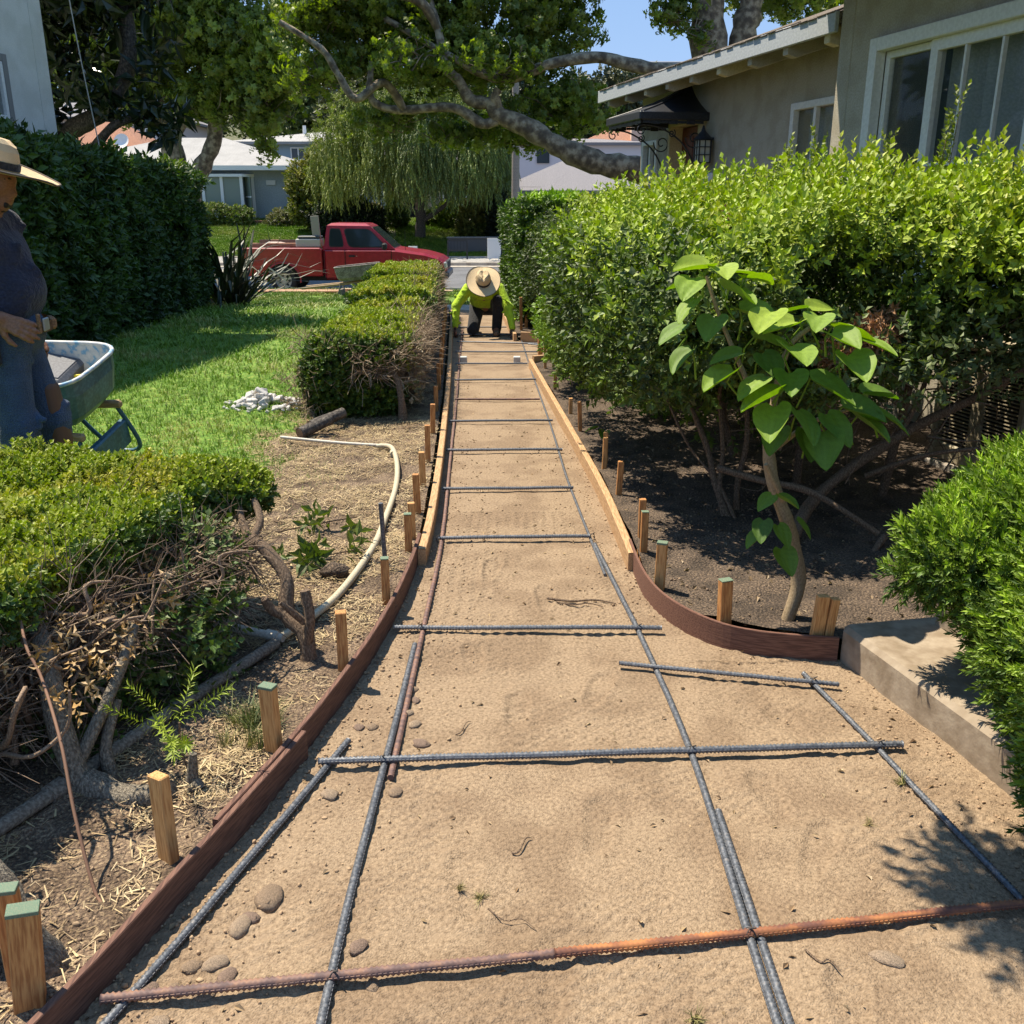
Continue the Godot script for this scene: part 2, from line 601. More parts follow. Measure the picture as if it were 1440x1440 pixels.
func build_ground() -> void:
	var dirt_lo := lin(0.15, 0.10, 0.058)
	var dirt_hi := lin(0.37, 0.262, 0.162)
	M.dirt = patches(mottled([[0.15, dirt_lo], [0.36, lin(0.245, 0.172, 0.106)], [0.62, lin(0.292, 0.209, 0.132)], [0.85, dirt_hi]], Vector3.ONE * 0.42, 0.95, 0.05, 5, 0.35, 0.11), lin(0.78, 0.75, 0.73), 1.7)
	M.soil = patches(mottled([[0.2, lin(0.10, 0.068, 0.045)], [0.5, lin(0.19, 0.13, 0.085)], [0.62, lin(0.27, 0.19, 0.12)], [0.8, lin(0.40, 0.30, 0.18)]], Vector3.ONE * 0.4, 0.95, 0.05, 5, 1.4, 0.05), lin(0.5, 0.47, 0.44), 1.3)
	M.dark_soil = patches(mottled([[0.2, lin(0.06, 0.042, 0.03)], [0.5, lin(0.12, 0.085, 0.06)], [0.8, lin(0.24, 0.17, 0.11)]], Vector3.ONE * 0.4, 0.95, 0.05, 5, 1.4, 0.05), lin(0.5, 0.5, 0.5), 1.1, 6)
	M.lawn_soil = mottled([[0.25, lin(0.07, 0.15, 0.014)], [0.5, lin(0.115, 0.225, 0.02)], [0.68, lin(0.17, 0.26, 0.03)], [0.85, lin(0.30, 0.29, 0.08)]], Vector3.ONE * 1.1, 0.95, 0.03, 5, 1.2, 0.08)
	M.far_grass = patches(mottled([[0.3, lin(0.08, 0.15, 0.018)], [0.55, lin(0.14, 0.22, 0.03)], [0.8, lin(0.22, 0.26, 0.06)]], Vector3.ONE * 1.6, 0.95, 0.05, 4, 3.0, 0.08), lin(0.7, 0.65, 0.5), 5.0, 7)
	M.concrete = patches(mottled([[0.25, lin(0.33, 0.285, 0.235)], [0.5, lin(0.43, 0.385, 0.325)], [0.75, lin(0.50, 0.455, 0.39)]], Vector3.ONE * 0.5, 0.9, 0.04, 5, 0.25, 0.06), lin(0.74, 0.70, 0.66), 1.7, 8)
	M.asphalt = patches(mottled([[0.3, lin(0.10, 0.10, 0.105)], [0.6, lin(0.145, 0.145, 0.15)], [0.8, lin(0.19, 0.19, 0.19)]], Vector3.ONE * 0.8, 0.9, 0.06, 4, 0.4, 0.08), lin(0.75, 0.75, 0.75), 6.0, 9)
	M.wild = patches(mottled([[0.3, lin(0.06, 0.075, 0.025)], [0.6, lin(0.13, 0.12, 0.055)], [0.8, lin(0.2, 0.17, 0.09)]], Vector3.ONE * 6.0, 0.95, 0.03, 5, 8.0, 0.05), lin(0.6, 0.65, 0.6), 30.0, 10)

	# the ground as one sheet to the horizon, a little below what lies on it
	var pts := PackedVector3Array()
	var aa := [-60.0, -20.0, -6.0, 0.0, 6.0, 12.0, 15.0, 18.0, 21.0, 24.0, 24.6, 35.0, 36.0, 37.6, 39.0, 41.0, 43.5, 45.5, 52.0, 58.0, 65.0, 75.0, 85.0, 100.0, 120.0, 145.0, 170.0, 230.0, 300.0, 500.0, 900.0]
	var xs := [-700.0, -300.0, -150.0, -90.0, -60.0, -40.0, -28.0, -20.0, -14.0, -9.0, -5.0, -2.0, 0.0, 2.0, 5.0, 9.0, 14.0, 20.0, 28.0, 40.0, 60.0, 90.0, 150.0, 300.0, 700.0]
	for a in aa:
		for x in xs:
			var hill := 0.0
			if a > 60.0: hill = nz.get_noise_2d(x * 0.9, a * 0.9) * (a - 60.0) * 0.06
			var cut := 0.12 if a < 24.0 or a > 36.0 else 0.35
			if a > 46.0: cut = 0.0
			pts.append(V(x, gh(a) - cut + hill, a))
	var mb := MB.new()
	mb.grid(aa.size(), xs.size(), pts)
	struct("terrain", mb.done(), M.wild)

	# the graded walk
	sheet("dirt_path", 1.1, 5.2, 430, 190, func(a): return left_x(a) - 0.012, func(a): return (1.5 + (3.3 - a) * 0.25 if a < 3.32 else lerpf(1.28, right_x(3.68), clampf((a - 3.32) / 0.36, 0, 1)) + 0.03) if a < 3.68 else right_x(a) + 0.03, func(x, a): return gh(a) + bumps(x, a) + tread(x, a) + boot_print(x, a), M.dirt, 1.25)
	sheet("dirt_path_far", 5.2, 18.0, 300, 60, func(a): return left_x(a) - 0.012, func(a): return right_x(a) + 0.03, func(x, a): return gh(a) + bumps(x, a) * 0.9, M.dirt, 1.3)
	sheet("branch_path", 10.3, 12.45, 60, 50, func(a): return right_x(a), func(a): return 2.2, func(x, a): return gh(a) + bumps(x, a) - 0.004, M.dirt)
	# beds on either side
	sheet("left_bed_soil", 0.6, 4.6, 150, 80, func(a): return minf(left_x(a) - 1.7, -1.9), func(a): return left_x(a) - 0.018, func(x, a): return soil(x, a), M.soil)
	sheet("left_verge_soil", 4.6, 18.0, 200, 50, func(a): return -2.0, func(a): return left_x(a) - 0.03, func(x, a): return soil(x, a), M.soil, 1.3)
	sheet("right_bed_soil", 3.42, 10.35, 170, 90, func(a): return (lerpf(1.28, right_x(3.7), clampf((a - 3.42) / 0.28, 0, 1)) if a < 3.7 else right_x(a)) + 0.03, func(a): return 6.0, func(x, a): return soil(x, a), M.dark_soil)
	sheet("right_verge_soil", 12.4, 18.0, 60, 30, func(a): return right_x(a) + 0.03, func(a): return 7.0, func(x, a): return soil(x, a), M.dark_soil)
	# lawn
	sheet("lawn", 0.5, 17.6, 160, 90, func(a): return -14.0, func(a): return -1.2 - 0.35 * smoothstep(6.0, 7.5, a) - nz.get_noise_1d(a * 60.0) * 0.12, func(x, a): return lawn_h(x, a), M.lawn_soil, 1.4)
	# street side
	var kx := func(a): return -60.0
	var kr := func(a): return 60.0
	mb = MB.new()
	for i in 26:
		var x0 := -26.0 + i * 2.0
		mb.box(V(x0 + 0.992, -0.215 - 0.06, 18.35), Vector3(1.984, 0.14, 1.15), 0.008)
	struct("sidewalk", mb.done(), M.concrete)
	sheet("parkway_lawn", 18.7, 23.85, 30, 60, kx, kr, func(x, a): return gh(a) + nz.get_noise_2d(x * 20.0, a * 20.0) * 0.02, M.lawn_soil)
	mb = MB.new()
	for i in 30: mb.box(V(-45.0 + i * 3.0 + 1.495, -0.46, 23.95), Vector3(2.99, 0.22, 0.18), 0.025)
	struct("near_kerb", mb.done(), M.concrete)
	sheet("street", 23.9, 35.7, 14, 20, kx, kr, func(x, a): return -0.52 + 0.05 * (1.0 - pow((a - 29.8) / 5.9, 2)), M.asphalt)
	sheet("gutter", 35.05, 35.62, 4, 20, kx, kr, func(x, a): return -0.495 + (a - 35.05) * 0.02, M.concrete)
	mb = MB.new()
	for i in 30: mb.box(V(-45.0 + i * 3.0 + 1.495, -0.46, 35.7), Vector3(2.99, 0.2, 0.18), 0.025)
	struct("far_kerb", mb.done(), M.concrete)
	var white_stone := mottled([[0.3, lin(0.42, 0.39, 0.35)], [0.7, lin(0.7, 0.67, 0.62)]], Vector3.ONE * 0.6, 0.9, 0.06, 4, 4.0, 0.06)
	sheet("far_gravel_strip", 35.7, 37.4, 24, 260, func(a): return -30.0, func(a): return 30.0, func(x, a): return gh(a) + 0.01 + absf(nz.get_noise_2d(x * 120.0, a * 120.0)) * 0.12, white_stone)
	sheet("far_lawn", 37.5, 46.5, 40, 60, kx, kr, func(x, a): return gh(a) + nz.get_noise_2d(x * 8.0, a * 8.0) * 0.03, M.far_grass)
	mb = MB.new()
	for i in 20: mb.box(V(-30.0 + i * 3.0 + 1.49, -0.32, 37.45), Vector3(2.98, 0.14, 0.14), 0.02)
	struct("lawn_edging_kerb", mb.done(), M.concrete)
	# pale walks up the far lawn
	sheet("far_front_walk", 39.6, 46.4, 24, 6, func(a): return -1.0 - (a - 39.6) * 0.42, func(a): return 0.3 - (a - 39.6) * 0.36, func(x, a): return gh(a) + 0.05, M.concrete)
	sheet("far_side_walk", 40.2, 46.4, 24, 6, func(a): return -5.2 - (a - 40.2) * 0.12, func(a): return -4.75 - (a - 40.2) * 0.12, func(x, a): return gh(a) + 0.05, M.concrete)

# ---------------------------------------------------------------- form boards and stakes
func board_strip(line: Array, thick: float, h0: float, h1: float, m: Material, called: String, label: String, side: float) -> Node3D:
	# line: Vector2(x, a) along the inner face
	var mb := MB.new()
	var nn := line.size()
	var rows := []
	for i in nn:
		var d: Vector2 = (line[mini(i + 1, nn - 1)] - line[maxi(i - 1, 0)]).normalized()
		var o := Vector2(-d.y, d.x) * side * thick
		var g := gh(line[i].y)
		var pi: Vector2 = line[i]
		var w := nz.get_noise_1d(pi.y * 90.0) * 0.004
		rows.append([V(pi.x, g + h0, pi.y), V(pi.x, g + h1 - 0.003 + w, pi.y), V(pi.x + o.x * 0.12, g + h1 + w, pi.y + o.y * 0.12), V(pi.x + o.x * 0.88, g + h1 + w, pi.y + o.y * 0.88), V(pi.x + o.x, g + h1 - 0.003 + w, pi.y + o.y), V(pi.x + o.x, g + h0, pi.y + o.y)])
	for i in nn - 1:
		var mid := Vector3.ZERO
		for q in rows[i]: mid += q / 12.0
		for q in rows[i + 1]: mid += q / 12.0
		for k in 5: mb.face([rows[i][k], rows[i + 1][k], rows[i + 1][k + 1], rows[i][k + 1]], mid)
	for e in [0, nn - 1]:
		var mid: Vector3 = rows[1][0].lerp(rows[1][4], 0.5) if e == 0 else rows[nn - 2][0].lerp(rows[nn - 2][4], 0.5)
		mb.face([rows[e][0], rows[e][1], rows[e][4], rows[e][5]], mid)
	var o := part(called, mb.done(), m, self)
	tag(o, label, "form board", "form boards edging the dirt walk")
	return o

func run(lf: Callable, a0: float, a1: float, step: float) -> Array:
	var out := []
	var k := int(ceil((a1 - a0) / step))
	for i in k + 1:
		var a := lerpf(a0, a1, float(i) / k)
		out.append(Vector2(lf.call(a), a))
	return out

func stake(x: float, a: float, h: float, w: float, t: float, lean: Vector2, turn: float, green: int, label: String, split := false) -> void:
	var o := thing("wooden_stake", label, "stake", V(x, gh(a), a), turn, "wooden stakes holding the form boards")
	o.rotation.x = lean.y
	o.rotation.z = lean.x
	var m: Material = M.stake_wood if rng.randf() < 0.6 else M.stake_wood_b
	var mb := MB.new()
	if split:
		mb.box(Vector3(-w * 0.2, h / 2 - 0.1, 0), Vector3(w * 0.56, h + 0.2, t), 0.003)
		mb.box(Vector3(w * 0.31, h / 2 - 0.105, 0.003), Vector3(w * 0.4, h + 0.19, t), 0.003, Basis(Vector3.FORWARD, 0.02))
	else:
		mb.box(Vector3(0, h / 2 - 0.1, 0), Vector3(w, h + 0.2, t), 0.003)
	part("shaft", mb.done(), m, o)
	if green > 0:
		mb = MB.new()
		mb.box(Vector3(0, h + 0.002, 0), Vector3(w + 0.001, 0.004 + 0.006 * (green - 1), t + 0.001), 0.001)
		part("painted_top", mb.done(), M.green_paint, o)

func build_forms() -> void:
	M.stake_wood = wood(lin(0.34, 0.135, 0.04), lin(0.56, 0.28, 0.095), 1, 0.75, 3)
	M.stake_wood_b = wood(lin(0.42, 0.19, 0.06), lin(0.64, 0.36, 0.135), 1, 0.75, 4)
	M.board_tan = wood(lin(0.33, 0.185, 0.085), lin(0.52, 0.33, 0.17), 2, 0.8, 5)
	M.board_brown = wood(lin(0.085, 0.038, 0.026), lin(0.175, 0.085, 0.056), 2, 0.8, 6)
	M.board_brown_x = wood(lin(0.10, 0.043, 0.028), lin(0.205, 0.098, 0.064), 0, 0.8, 6)
	M.green_paint = mottled([[0.35, lin(0.05, 0.12, 0.08)], [0.5, lin(0.12, 0.22, 0.15)], [0.68, lin(0.30, 0.24, 0.15)]], Vector3.ONE * 0.06, 0.8, 0.05, 4, 0.05, 0.05, false)
	board_strip(run(left_x, 0.7, 2.66, 0.08), 0.019, -0.06, 0.095, M.board_brown, "form_board", "dark brown bender board along the left edge nearest the camera", -1.0)
	board_strip(run(func(a): return left_x(a) - 0.021, 2.2, 4.55, 0.08), 0.019, -0.06, 0.098, M.board_brown, "form_board", "second dark brown bender board curving beside the grey pipe bed", -1.0)
	board_strip(run(left_x, 4.35, 9.6, 0.15), 0.04, -0.06, 0.09, M.board_tan, "form_board", "sunlit tan plank on edge along the left side beside the curved white pipe", -1.0)
	board_strip(run(left_x, 9.63, 17.6, 0.3), 0.04, -0.06, 0.09, M.board_tan, "form_board", "far tan plank on edge between the bare hedge and the kneeling worker", -1.0)
	board_strip(run(right_x, 4.28, 10.25, 0.15), 0.04, -0.06, 0.095, M.board_tan, "form_board", "long tan plank on edge along the right side below the tall bush", 1.0)
	var cl := []
	for p in curve([V(0.6, 0, 4.45), V(0.615, 0, 3.98), V(0.69, 0, 3.68), V(0.83, 0, 3.475), V(1.0, 0, 3.38), V(1.27, 0, 3.33)], 6): cl.append(Vector2(p.x - 0.004, -p.z))
	board_strip(cl, 0.012, -0.05, 0.105, M.board_brown_x, "form_board", "thin brown bender board curving round to the concrete landing", -1.0)
	board_strip([Vector2(0.24, 10.27), Vector2(0.5, 10.42), Vector2(0.8, 10.58), Vector2(1.15, 10.74)], 0.04, -0.06, 0.12, M.board_tan, "form_board", "short plank closing the near side of the branch walk", 1.0)
	board_strip([Vector2(1.25, 12.05), Vector2(0.9, 12.1), Vector2(0.55, 12.2), Vector2(0.12, 12.3)], 0.04, -0.06, 0.13, M.board_tan, "form_board", "plank across the far side of the branch walk by the worker's hand", 1.0)
	board_strip(run(right_x, 12.33, 17.6, 0.4), 0.04, -0.06, 0.1, M.board_tan, "form_board", "far right plank running from the branch walk to the street", 1.0)
	# stakes along the left boards, nearest first
	stake(-1.05, 1.62, 0.30, 0.062, 0.036, Vector2(-0.09, 0.05), 0.35, 2, "thick wooden stake with a green top in the lower left corner")
	stake(-1.095, 1.68, 0.30, 0.05, 0.032, Vector2(-0.02, 0.02), 0.2, 2, "green-topped wooden stake just behind the lower left corner stake")
	stake(-0.915, 2.11, 0.285, 0.052, 0.032, Vector2(0.05, -0.04), -0.55, 0, "bare yellowish stake beside the cut hedge limb, leaning back")
	stake(-0.755, 2.62, 0.275, 0.05, 0.034, Vector2(0.0, 0.02), -0.35, 2, "green-topped stake below the fern sprig on the left board")
	stake(-0.625, 3.15, 0.29, 0.04, 0.036, Vector2(-0.01, 0.0), 0.2, 0, "plain square stake in front of the twisted hedge stump")
	stake(-0.545, 3.78, 0.255, 0.034, 0.034, Vector2(0.0, 0.0), 0.1, 1, "slim stake with a green cap between the stump and the iron rod")
	stake(-0.512, 4.4, 0.25, 0.036, 0.034, Vector2(0.0, 0.0), 0.1, 1, "dark stake with green cap where the tan left plank begins")
	stake(-0.515, 4.62, 0.24, 0.036, 0.03, Vector2(0.01, 0.0), 0.1, 0, "stake close behind the dark green-capped one on the left")
	var names := ["stake beside the middle of the curved white pipe", "stake by the far bend of the white pipe", "stake just past the white pipe's bend", "stake below the bare side of the clipped hedge, nearest its end", "stake by the pale stump under the clipped hedge", "stake at the middle of the clipped hedge's bare side", "leaning stake past the middle of the clipped hedge", "stake two thirds along the clipped hedge", "tall stake near the far end of the clipped hedge", "far left stake beside the worker's sleeve", "farthest left stake near the street"]
	var as_ := [5.05, 5.55, 6.15, 6.95, 7.8, 8.7, 9.6, 10.6, 11.7, 13.0, 14.3]
	for i in names.size():
		var a: float = as_[i]
		stake(left_x(a) - 0.062, a, 0.27 + R(-0.03, 0.04) + (0.08 if i > 7 else 0.0), 0.036, 0.03, Vector2(R(-0.03, 0.03), R(-0.03, 0.03)), R(-0.2, 0.2), 0, names[i])
	# right side, nearest first
	stake(1.205, 3.375, 0.26, 0.085, 0.03, Vector2(-0.05, 0.03), 0.1, 0, "broad split stake at the corner of the concrete landing", true)
	stake(0.86, 3.5, 0.27, 0.05, 0.036, Vector2(0.03, 0.0), 0.3, 1, "orange stake behind the curved board left of the sapling")
	stake(0.66, 3.93, 0.27, 0.045, 0.036, Vector2(-0.02, 0.0), -0.3, 2, "green-topped stake where the curved board begins")
	stake(0.655, 4.42, 0.255, 0.035, 0.03, Vector2(0.0, 0.0), 0.0, 1, "first of two close stakes at the near end of the right tan plank")
	stake(0.67, 4.62, 0.26, 0.035, 0.03, Vector2(0.0, 0.0), 0.0, 0, "second of two close stakes at the near end of the right tan plank")
	stake(0.635, 5.4, 0.25, 0.035, 0.03, Vector2(-0.04, 0.0), 0.0, 0, "single stake in sun beside the right plank's middle")
	stake(0.605, 6.0, 0.25, 0.03, 0.03, Vector2(-0.02, 0.0), 0.0, 0, "left one of a pair of stakes by the right plank")
	stake(0.625, 6.14, 0.25, 0.03, 0.03, Vector2(0.0, 0.0), 0.0, 0, "right one of a pair of stakes by the right plank")
	stake(0.525, 7.1, 0.26, 0.03, 0.03, Vector2(0.04, 0.0), 0.0, 0, "thin stake in front of the drooping shaded leaves, right plank")
	stake(0.485, 7.7, 0.17, 0.03, 0.03, Vector2(0.0, 0.0), 0.0, 0, "low stake just past the drooping leaves, right plank")
	stake(0.40, 8.7, 0.2, 0.03, 0.03, Vector2(0.0, 0.0), 0.0, 0, "stake near the far end of the right plank")
	stake(0.35, 9.9, 0.3, 0.03, 0.03, Vector2(0.02, 0.0), 0.0, 0, "thin pale stake at the far tip of the right plank")
	stake(0.31, 10.42, 0.42, 0.05, 0.04, Vector2(0.0, 0.0), 0.2, 0, "tall dark stake at the near corner of the branch walk")
	stake(0.95, 10.75, 0.36, 0.04, 0.03, Vector2(0.0, 0.0), 0.0, 0, "pale stake at the end of the branch walk's near plank")
	stake(0.5, 12.34, 0.38, 0.07, 0.03, Vector2(0.0, 0.0), 0.0, 0, "left broad stake behind the branch walk's far plank")
	stake(0.88, 12.24, 0.38, 0.06, 0.03, Vector2(0.0, 0.0), 0.0, 0, "right broad stake behind the branch walk's far plank")
	stake(0.13, 13.2, 0.5, 0.04, 0.03, Vector2(0.02, 0.0), 0.0, 0, "stake behind the worker's right-hand sleeve, under the far hedge")
	stake(0.2, 13.6, 0.42, 0.04, 0.03, Vector2(-0.02, 0.0), 0.0, 0, "stake under the far hedge, just right of another")

# ---------------------------------------------------------------- reinforcing bars
func rebar(pts: Array, r: float, m: Material, label: String, ribs := true) -> void:
	var path := curve(pts, 8) if pts.size() > 2 else pts
	var total := 0.0
	for i in path.size() - 1: total += path[i].distance_to(path[i + 1])
	var step := 0.0062 if ribs else 0.15
	var cnt := int(total / step) + 2
	var out := []
	var rad := []
	var seg := 0
	var run_ := 0.0
	for k in cnt:
		var want := total * k / (cnt - 1)
		while seg < path.size() - 2 and run_ + path[seg].distance_to(path[seg + 1]) < want:
			run_ += path[seg].distance_to(path[seg + 1])
			seg += 1
		var t := (want - run_) / maxf(path[seg].distance_to(path[seg + 1]), 1e-6)
		var p: Vector3 = path[seg].lerp(path[seg + 1], t)
		p.y += nz.get_noise_2d(p.x * 80.0, p.z * 80.0) * 0.004
		out.append(p)
		rad.append(r * (1.27 if k % 2 == 0 else 0.86) if ribs else r)
	var mb := MB.new()
	mb.tube(out, rad, 8 if ribs else 6)
	# a lengthwise rib on both sides makes the bar read as deformed steel
	if ribs:
		for s in [-1.0, 1.0]:
			var line := []
			for k in range(0, out.size(), 12): line.append(out[k] + Vector3(0, r * 0.2, 0) + (out[mini(k + 1, out.size() - 1)] - out[maxi(k - 1, 0)]).normalized().cross(Vector3.UP) * r * s)
			if line.size() > 1: mb.tube(line, [r * 0.18], 4)
	var o := part("steel_bar", smoothed(mb) if ribs else mb.done(), m, self)
	tag(o, label, "rebar", "steel reinforcing bars laid on the dirt walk")

func build_bars() -> void:
	M.steel = mottled([[0.3, lin(0.075, 0.082, 0.095)], [0.6, lin(0.145, 0.155, 0.175)], [0.8, lin(0.21, 0.20, 0.195)]], Vector3.ONE * 0.25, 0.5, 0.03, 4, 0.03, 0.06)
	M.steel.metallic = 0.35
	M.rust = mottled([[0.25, lin(0.13, 0.055, 0.04)], [0.5, lin(0.26, 0.10, 0.045)], [0.75, lin(0.42, 0.17, 0.06)]], Vector3(1.1, 0.3, 0.3), 0.8, 0.012, 4, 0.03, 0.06)
	M.rust_dark = mottled([[0.25, lin(0.10, 0.06, 0.055)], [0.5, lin(0.17, 0.10, 0.085)], [0.75, lin(0.26, 0.14, 0.09)]], Vector3(0.6, 0.3, 0.3), 0.7, 0.02, 4, 0.03, 0.06)
	rebar([V(-0.91, 0.024, 1.655), V(0.1, 0.022, 1.79)], 0.0105, M.rust_dark, "brownish bar crossing the walk nearest the camera, left length")
	rebar([V(0.1, 0.022, 1.79), V(1.45, 0.024, 1.98)], 0.0105, M.rust, "bright orange rusty bar nearest the camera, running under the clipped shrub")
	rebar([V(-0.61, 0.026, 2.59), V(1.27, 0.026, 2.69)], 0.0105, M.steel, "grey cross bar, second from the camera, ending by the landing")
	rebar([V(0.41, 0.026, 3.26), V(1.2, 0.022, 3.1)], 0.0085, M.steel, "short grey bar lying between the second and third cross bars on the right")
	var rows := [[-0.49, 3.58, 0.62, 3.575], [-0.39, 4.68, 0.41, 4.71], [-0.43, 5.58, 0.38, 5.61], [-0.47, 6.54, 0.36, 6.56], [-0.51, 7.48, 0.33, 7.51], [-0.51, 8.38, 0.25, 8.38], [-0.57, 9.34, 0.24, 9.38], [-0.62, 10.35, 0.17, 10.35], [-0.67, 11.23, 0.9, 11.2], [-0.7, 12.1, 0.95, 11.75], [-0.75, 12.9, -0.02, 12.95], [-0.8, 13.9, -0.08, 13.9]]
	var nth := ["third cross bar from the camera, level with the leaning hedge stump", "fourth cross bar, where the right bars begin to narrow", "fifth cross bar, level with the iron rod in the bed", "sixth cross bar from the camera", "seventh cross bar, thin and grey", "eighth cross bar, rusty brown", "ninth cross bar, just in front of the two spacer blocks' second row", "tenth cross bar, right by the two concrete spacers", "eleventh cross bar, running on into the branch walk", "twelfth cross bar, in front of the kneeling worker", "cross bar under the kneeling worker's hands", "farthest cross bar, behind the kneeling worker"]
	for i in rows.size():
		var q: Array = rows[i]
		rebar([V(q[0], 0.026 + gh(q[1]), q[1]), V(q[2], 0.026 + gh(q[3]), q[3])], 0.0095, M.rust_dark if i == 5 else M.steel, nth[i], i < 4)
	rebar([V(-1.02, 0.012, 1.4), V(-0.88, 0.012, 1.6), V(-0.54, 0.012, 2.73)], 0.0095, M.steel, "grey lengthwise bar lying close against the dark left board")
	rebar([V(-0.41, 0.012, 1.3), V(-0.415, 0.012, 2.0), V(-0.40, 0.012, 2.75), V(-0.39, 0.012, 3.45)], 0.0095, M.steel, "grey lengthwise bar on the left, nearest the camera, past the pebbles")
	rebar([V(-0.375, 0.012, 2.52), V(-0.37, 0.012, 3.6), V(-0.37, 0.012, 4.71), V(-0.43, 0.012, 6.42), V(-0.5, 0.012, 8.4), V(-0.58, 0.01, 10.4), V(-0.7, 0.0, 13.5)], 0.0085, M.rust_dark, "long rusty lengthwise bar along the left side of the walk")
	rebar([V(0.575, 0.011, 1.3), V(0.575, 0.011, 1.87), V(0.578, 0.011, 2.68), V(0.525, 0.011, 3.56), V(0.43, 0.011, 4.63)], 0.0095, M.steel, "left one of the two bars overlapping down the walk's right half")
	rebar([V(0.60, 0.011, 1.3), V(0.601, 0.011, 2.35)], 0.0095, M.steel, "right one of the two bars overlapping nearest the camera")
	rebar([V(0.445, 0.011, 4.2), V(0.36, 0.011, 5.75), V(0.31, 0.011, 7.35), V(0.21, 0.011, 9.81), V(0.1, 0.0, 12.9), V(0.02, -0.04, 14.2)], 0.0085, M.steel, "long grey lengthwise bar on the right, running to the worker", false)
	rebar([V(1.1, 0.012, 3.2), V(1.19, 0.012, 2.69), V(1.3, 0.012, 1.98), V(1.42, 0.012, 1.4)], 0.0085, M.steel, "grey bar running beside the concrete landing into the shade")
	var ties := [[-0.41, 2.6, 0.026], [0.578, 2.655, 0.026], [1.195, 2.687, 0.026], [0.525, 3.575, 0.026], [-0.405, 1.722, 0.024], [0.575, 1.856, 0.024], [-0.38, 3.58, 0.026], [0.425, 4.71, 0.026], [-0.385, 4.68, 0.026], [1.11, 3.12, 0.024]]
	var tie_at := ["the second cross bar and the left near bar", "the second cross bar and the right-hand pair of bars", "the second cross bar and the bar beside the landing", "the third cross bar and the right lengthwise bar", "the brown bar and the left near bar", "the orange bar and the right-hand pair of bars", "the third cross bar and the long rusty bar", "the fourth cross bar and the right lengthwise bar", "the fourth cross bar and the long rusty bar", "the short grey bar and the bar beside the landing"]
	for ti in ties.size():
		var q: Array = ties[ti]
		var mb := MB.new()
		for k in 2:
			var line := []
			for i in 13:
				var an := TAU * i / 12.0
				var d := Vector3(1, 0, 0.9 if k == 0 else -0.9).normalized()
				line.append(V(q[0], q[2] - 0.006, q[1]) + d * cos(an) * 0.016 + Vector3.UP * sin(an) * 0.019)
			mb.tube(line, [0.0014], 4, false)
		mb.tube([V(q[0], q[2] + 0.012, q[1]), V(q[0] + 0.01, q[2] + 0.024, q[1] - 0.012)], [0.0022], 4)
		var tw := part("tie_wire", mb.done(), M.dark_wire, self)
		tag(tw, "tie wire joining " + tie_at[ti], "wire", "tie wires on the bar crossings")
	rebar([V(0.2, 0.02, 11.9), V(1.0, 0.02, 11.35)], 0.0085, M.steel, "bar lying at a slant in the branch walk", false)

# ---------------------------------------------------------------- buildings
func boxm(at: Vector3, s: Vector3, bev := 0.0, bs := Basis()) -> ArrayMesh:
	var mb := MB.new()
	mb.box(at, s, bev, bs)
	return mb.done()

# a wall in the local zy plane at x0..x1 with rectangular openings [z0, z1, y0, y1]
func wall_with(x0: float, x1: float, z0: float, z1: float, y0: float, y1: float, holes: Array) -> ArrayMesh:
	var mb := MB.new()
	var zs := [z0, z1]
	var ys := [y0, y1]
	for q in holes:
		for k in 2:
			if not zs.has(q[k]): zs.append(q[k])
			if not ys.has(q[k + 2]): ys.append(q[k + 2])
	zs.sort(); ys.sort()
	for i in zs.size() - 1:
		for j in ys.size() - 1:
			var cz: float = (zs[i] + zs[i + 1]) / 2
			var cy: float = (ys[j] + ys[j + 1]) / 2
			var hole := false
			for q in holes: hole = hole or (cz > q[0] and cz < q[1] and cy > q[2] and cy < q[3])
			if hole: continue
			var mid := Vector3((x0 + x1) / 2, cy, cz)
			var a0 := Vector3(x0, ys[j], zs[i]); var b0 := Vector3(x0, ys[j], zs[i + 1])
			var c0 := Vector3(x0, ys[j + 1], zs[i + 1]); var d0 := Vector3(x0, ys[j + 1], zs[i])
			var o := Vector3(x1 - x0, 0, 0)
			mb.face([a0, b0, c0, d0], mid)
			mb.face([a0 + o, b0 + o, c0 + o, d0 + o], mid)
	for q in holes + [[z0, z1, y0, y1]]:
		var mid := Vector3((x0 + x1) / 2, (q[2] + q[3]) / 2, (q[0] + q[1]) / 2)
		var cs := [Vector2(q[0], q[2]), Vector2(q[1], q[2]), Vector2(q[1], q[3]), Vector2(q[0], q[3])]
		for k in 4:
			var a: Vector2 = cs[k]; var b: Vector2 = cs[(k + 1) % 4]
			mb.face([Vector3(x0, a.y, a.x), Vector3(x0, b.y, b.x), Vector3(x1, b.y, b.x), Vector3(x1, a.y, a.x)], mid)
	return mb.done()

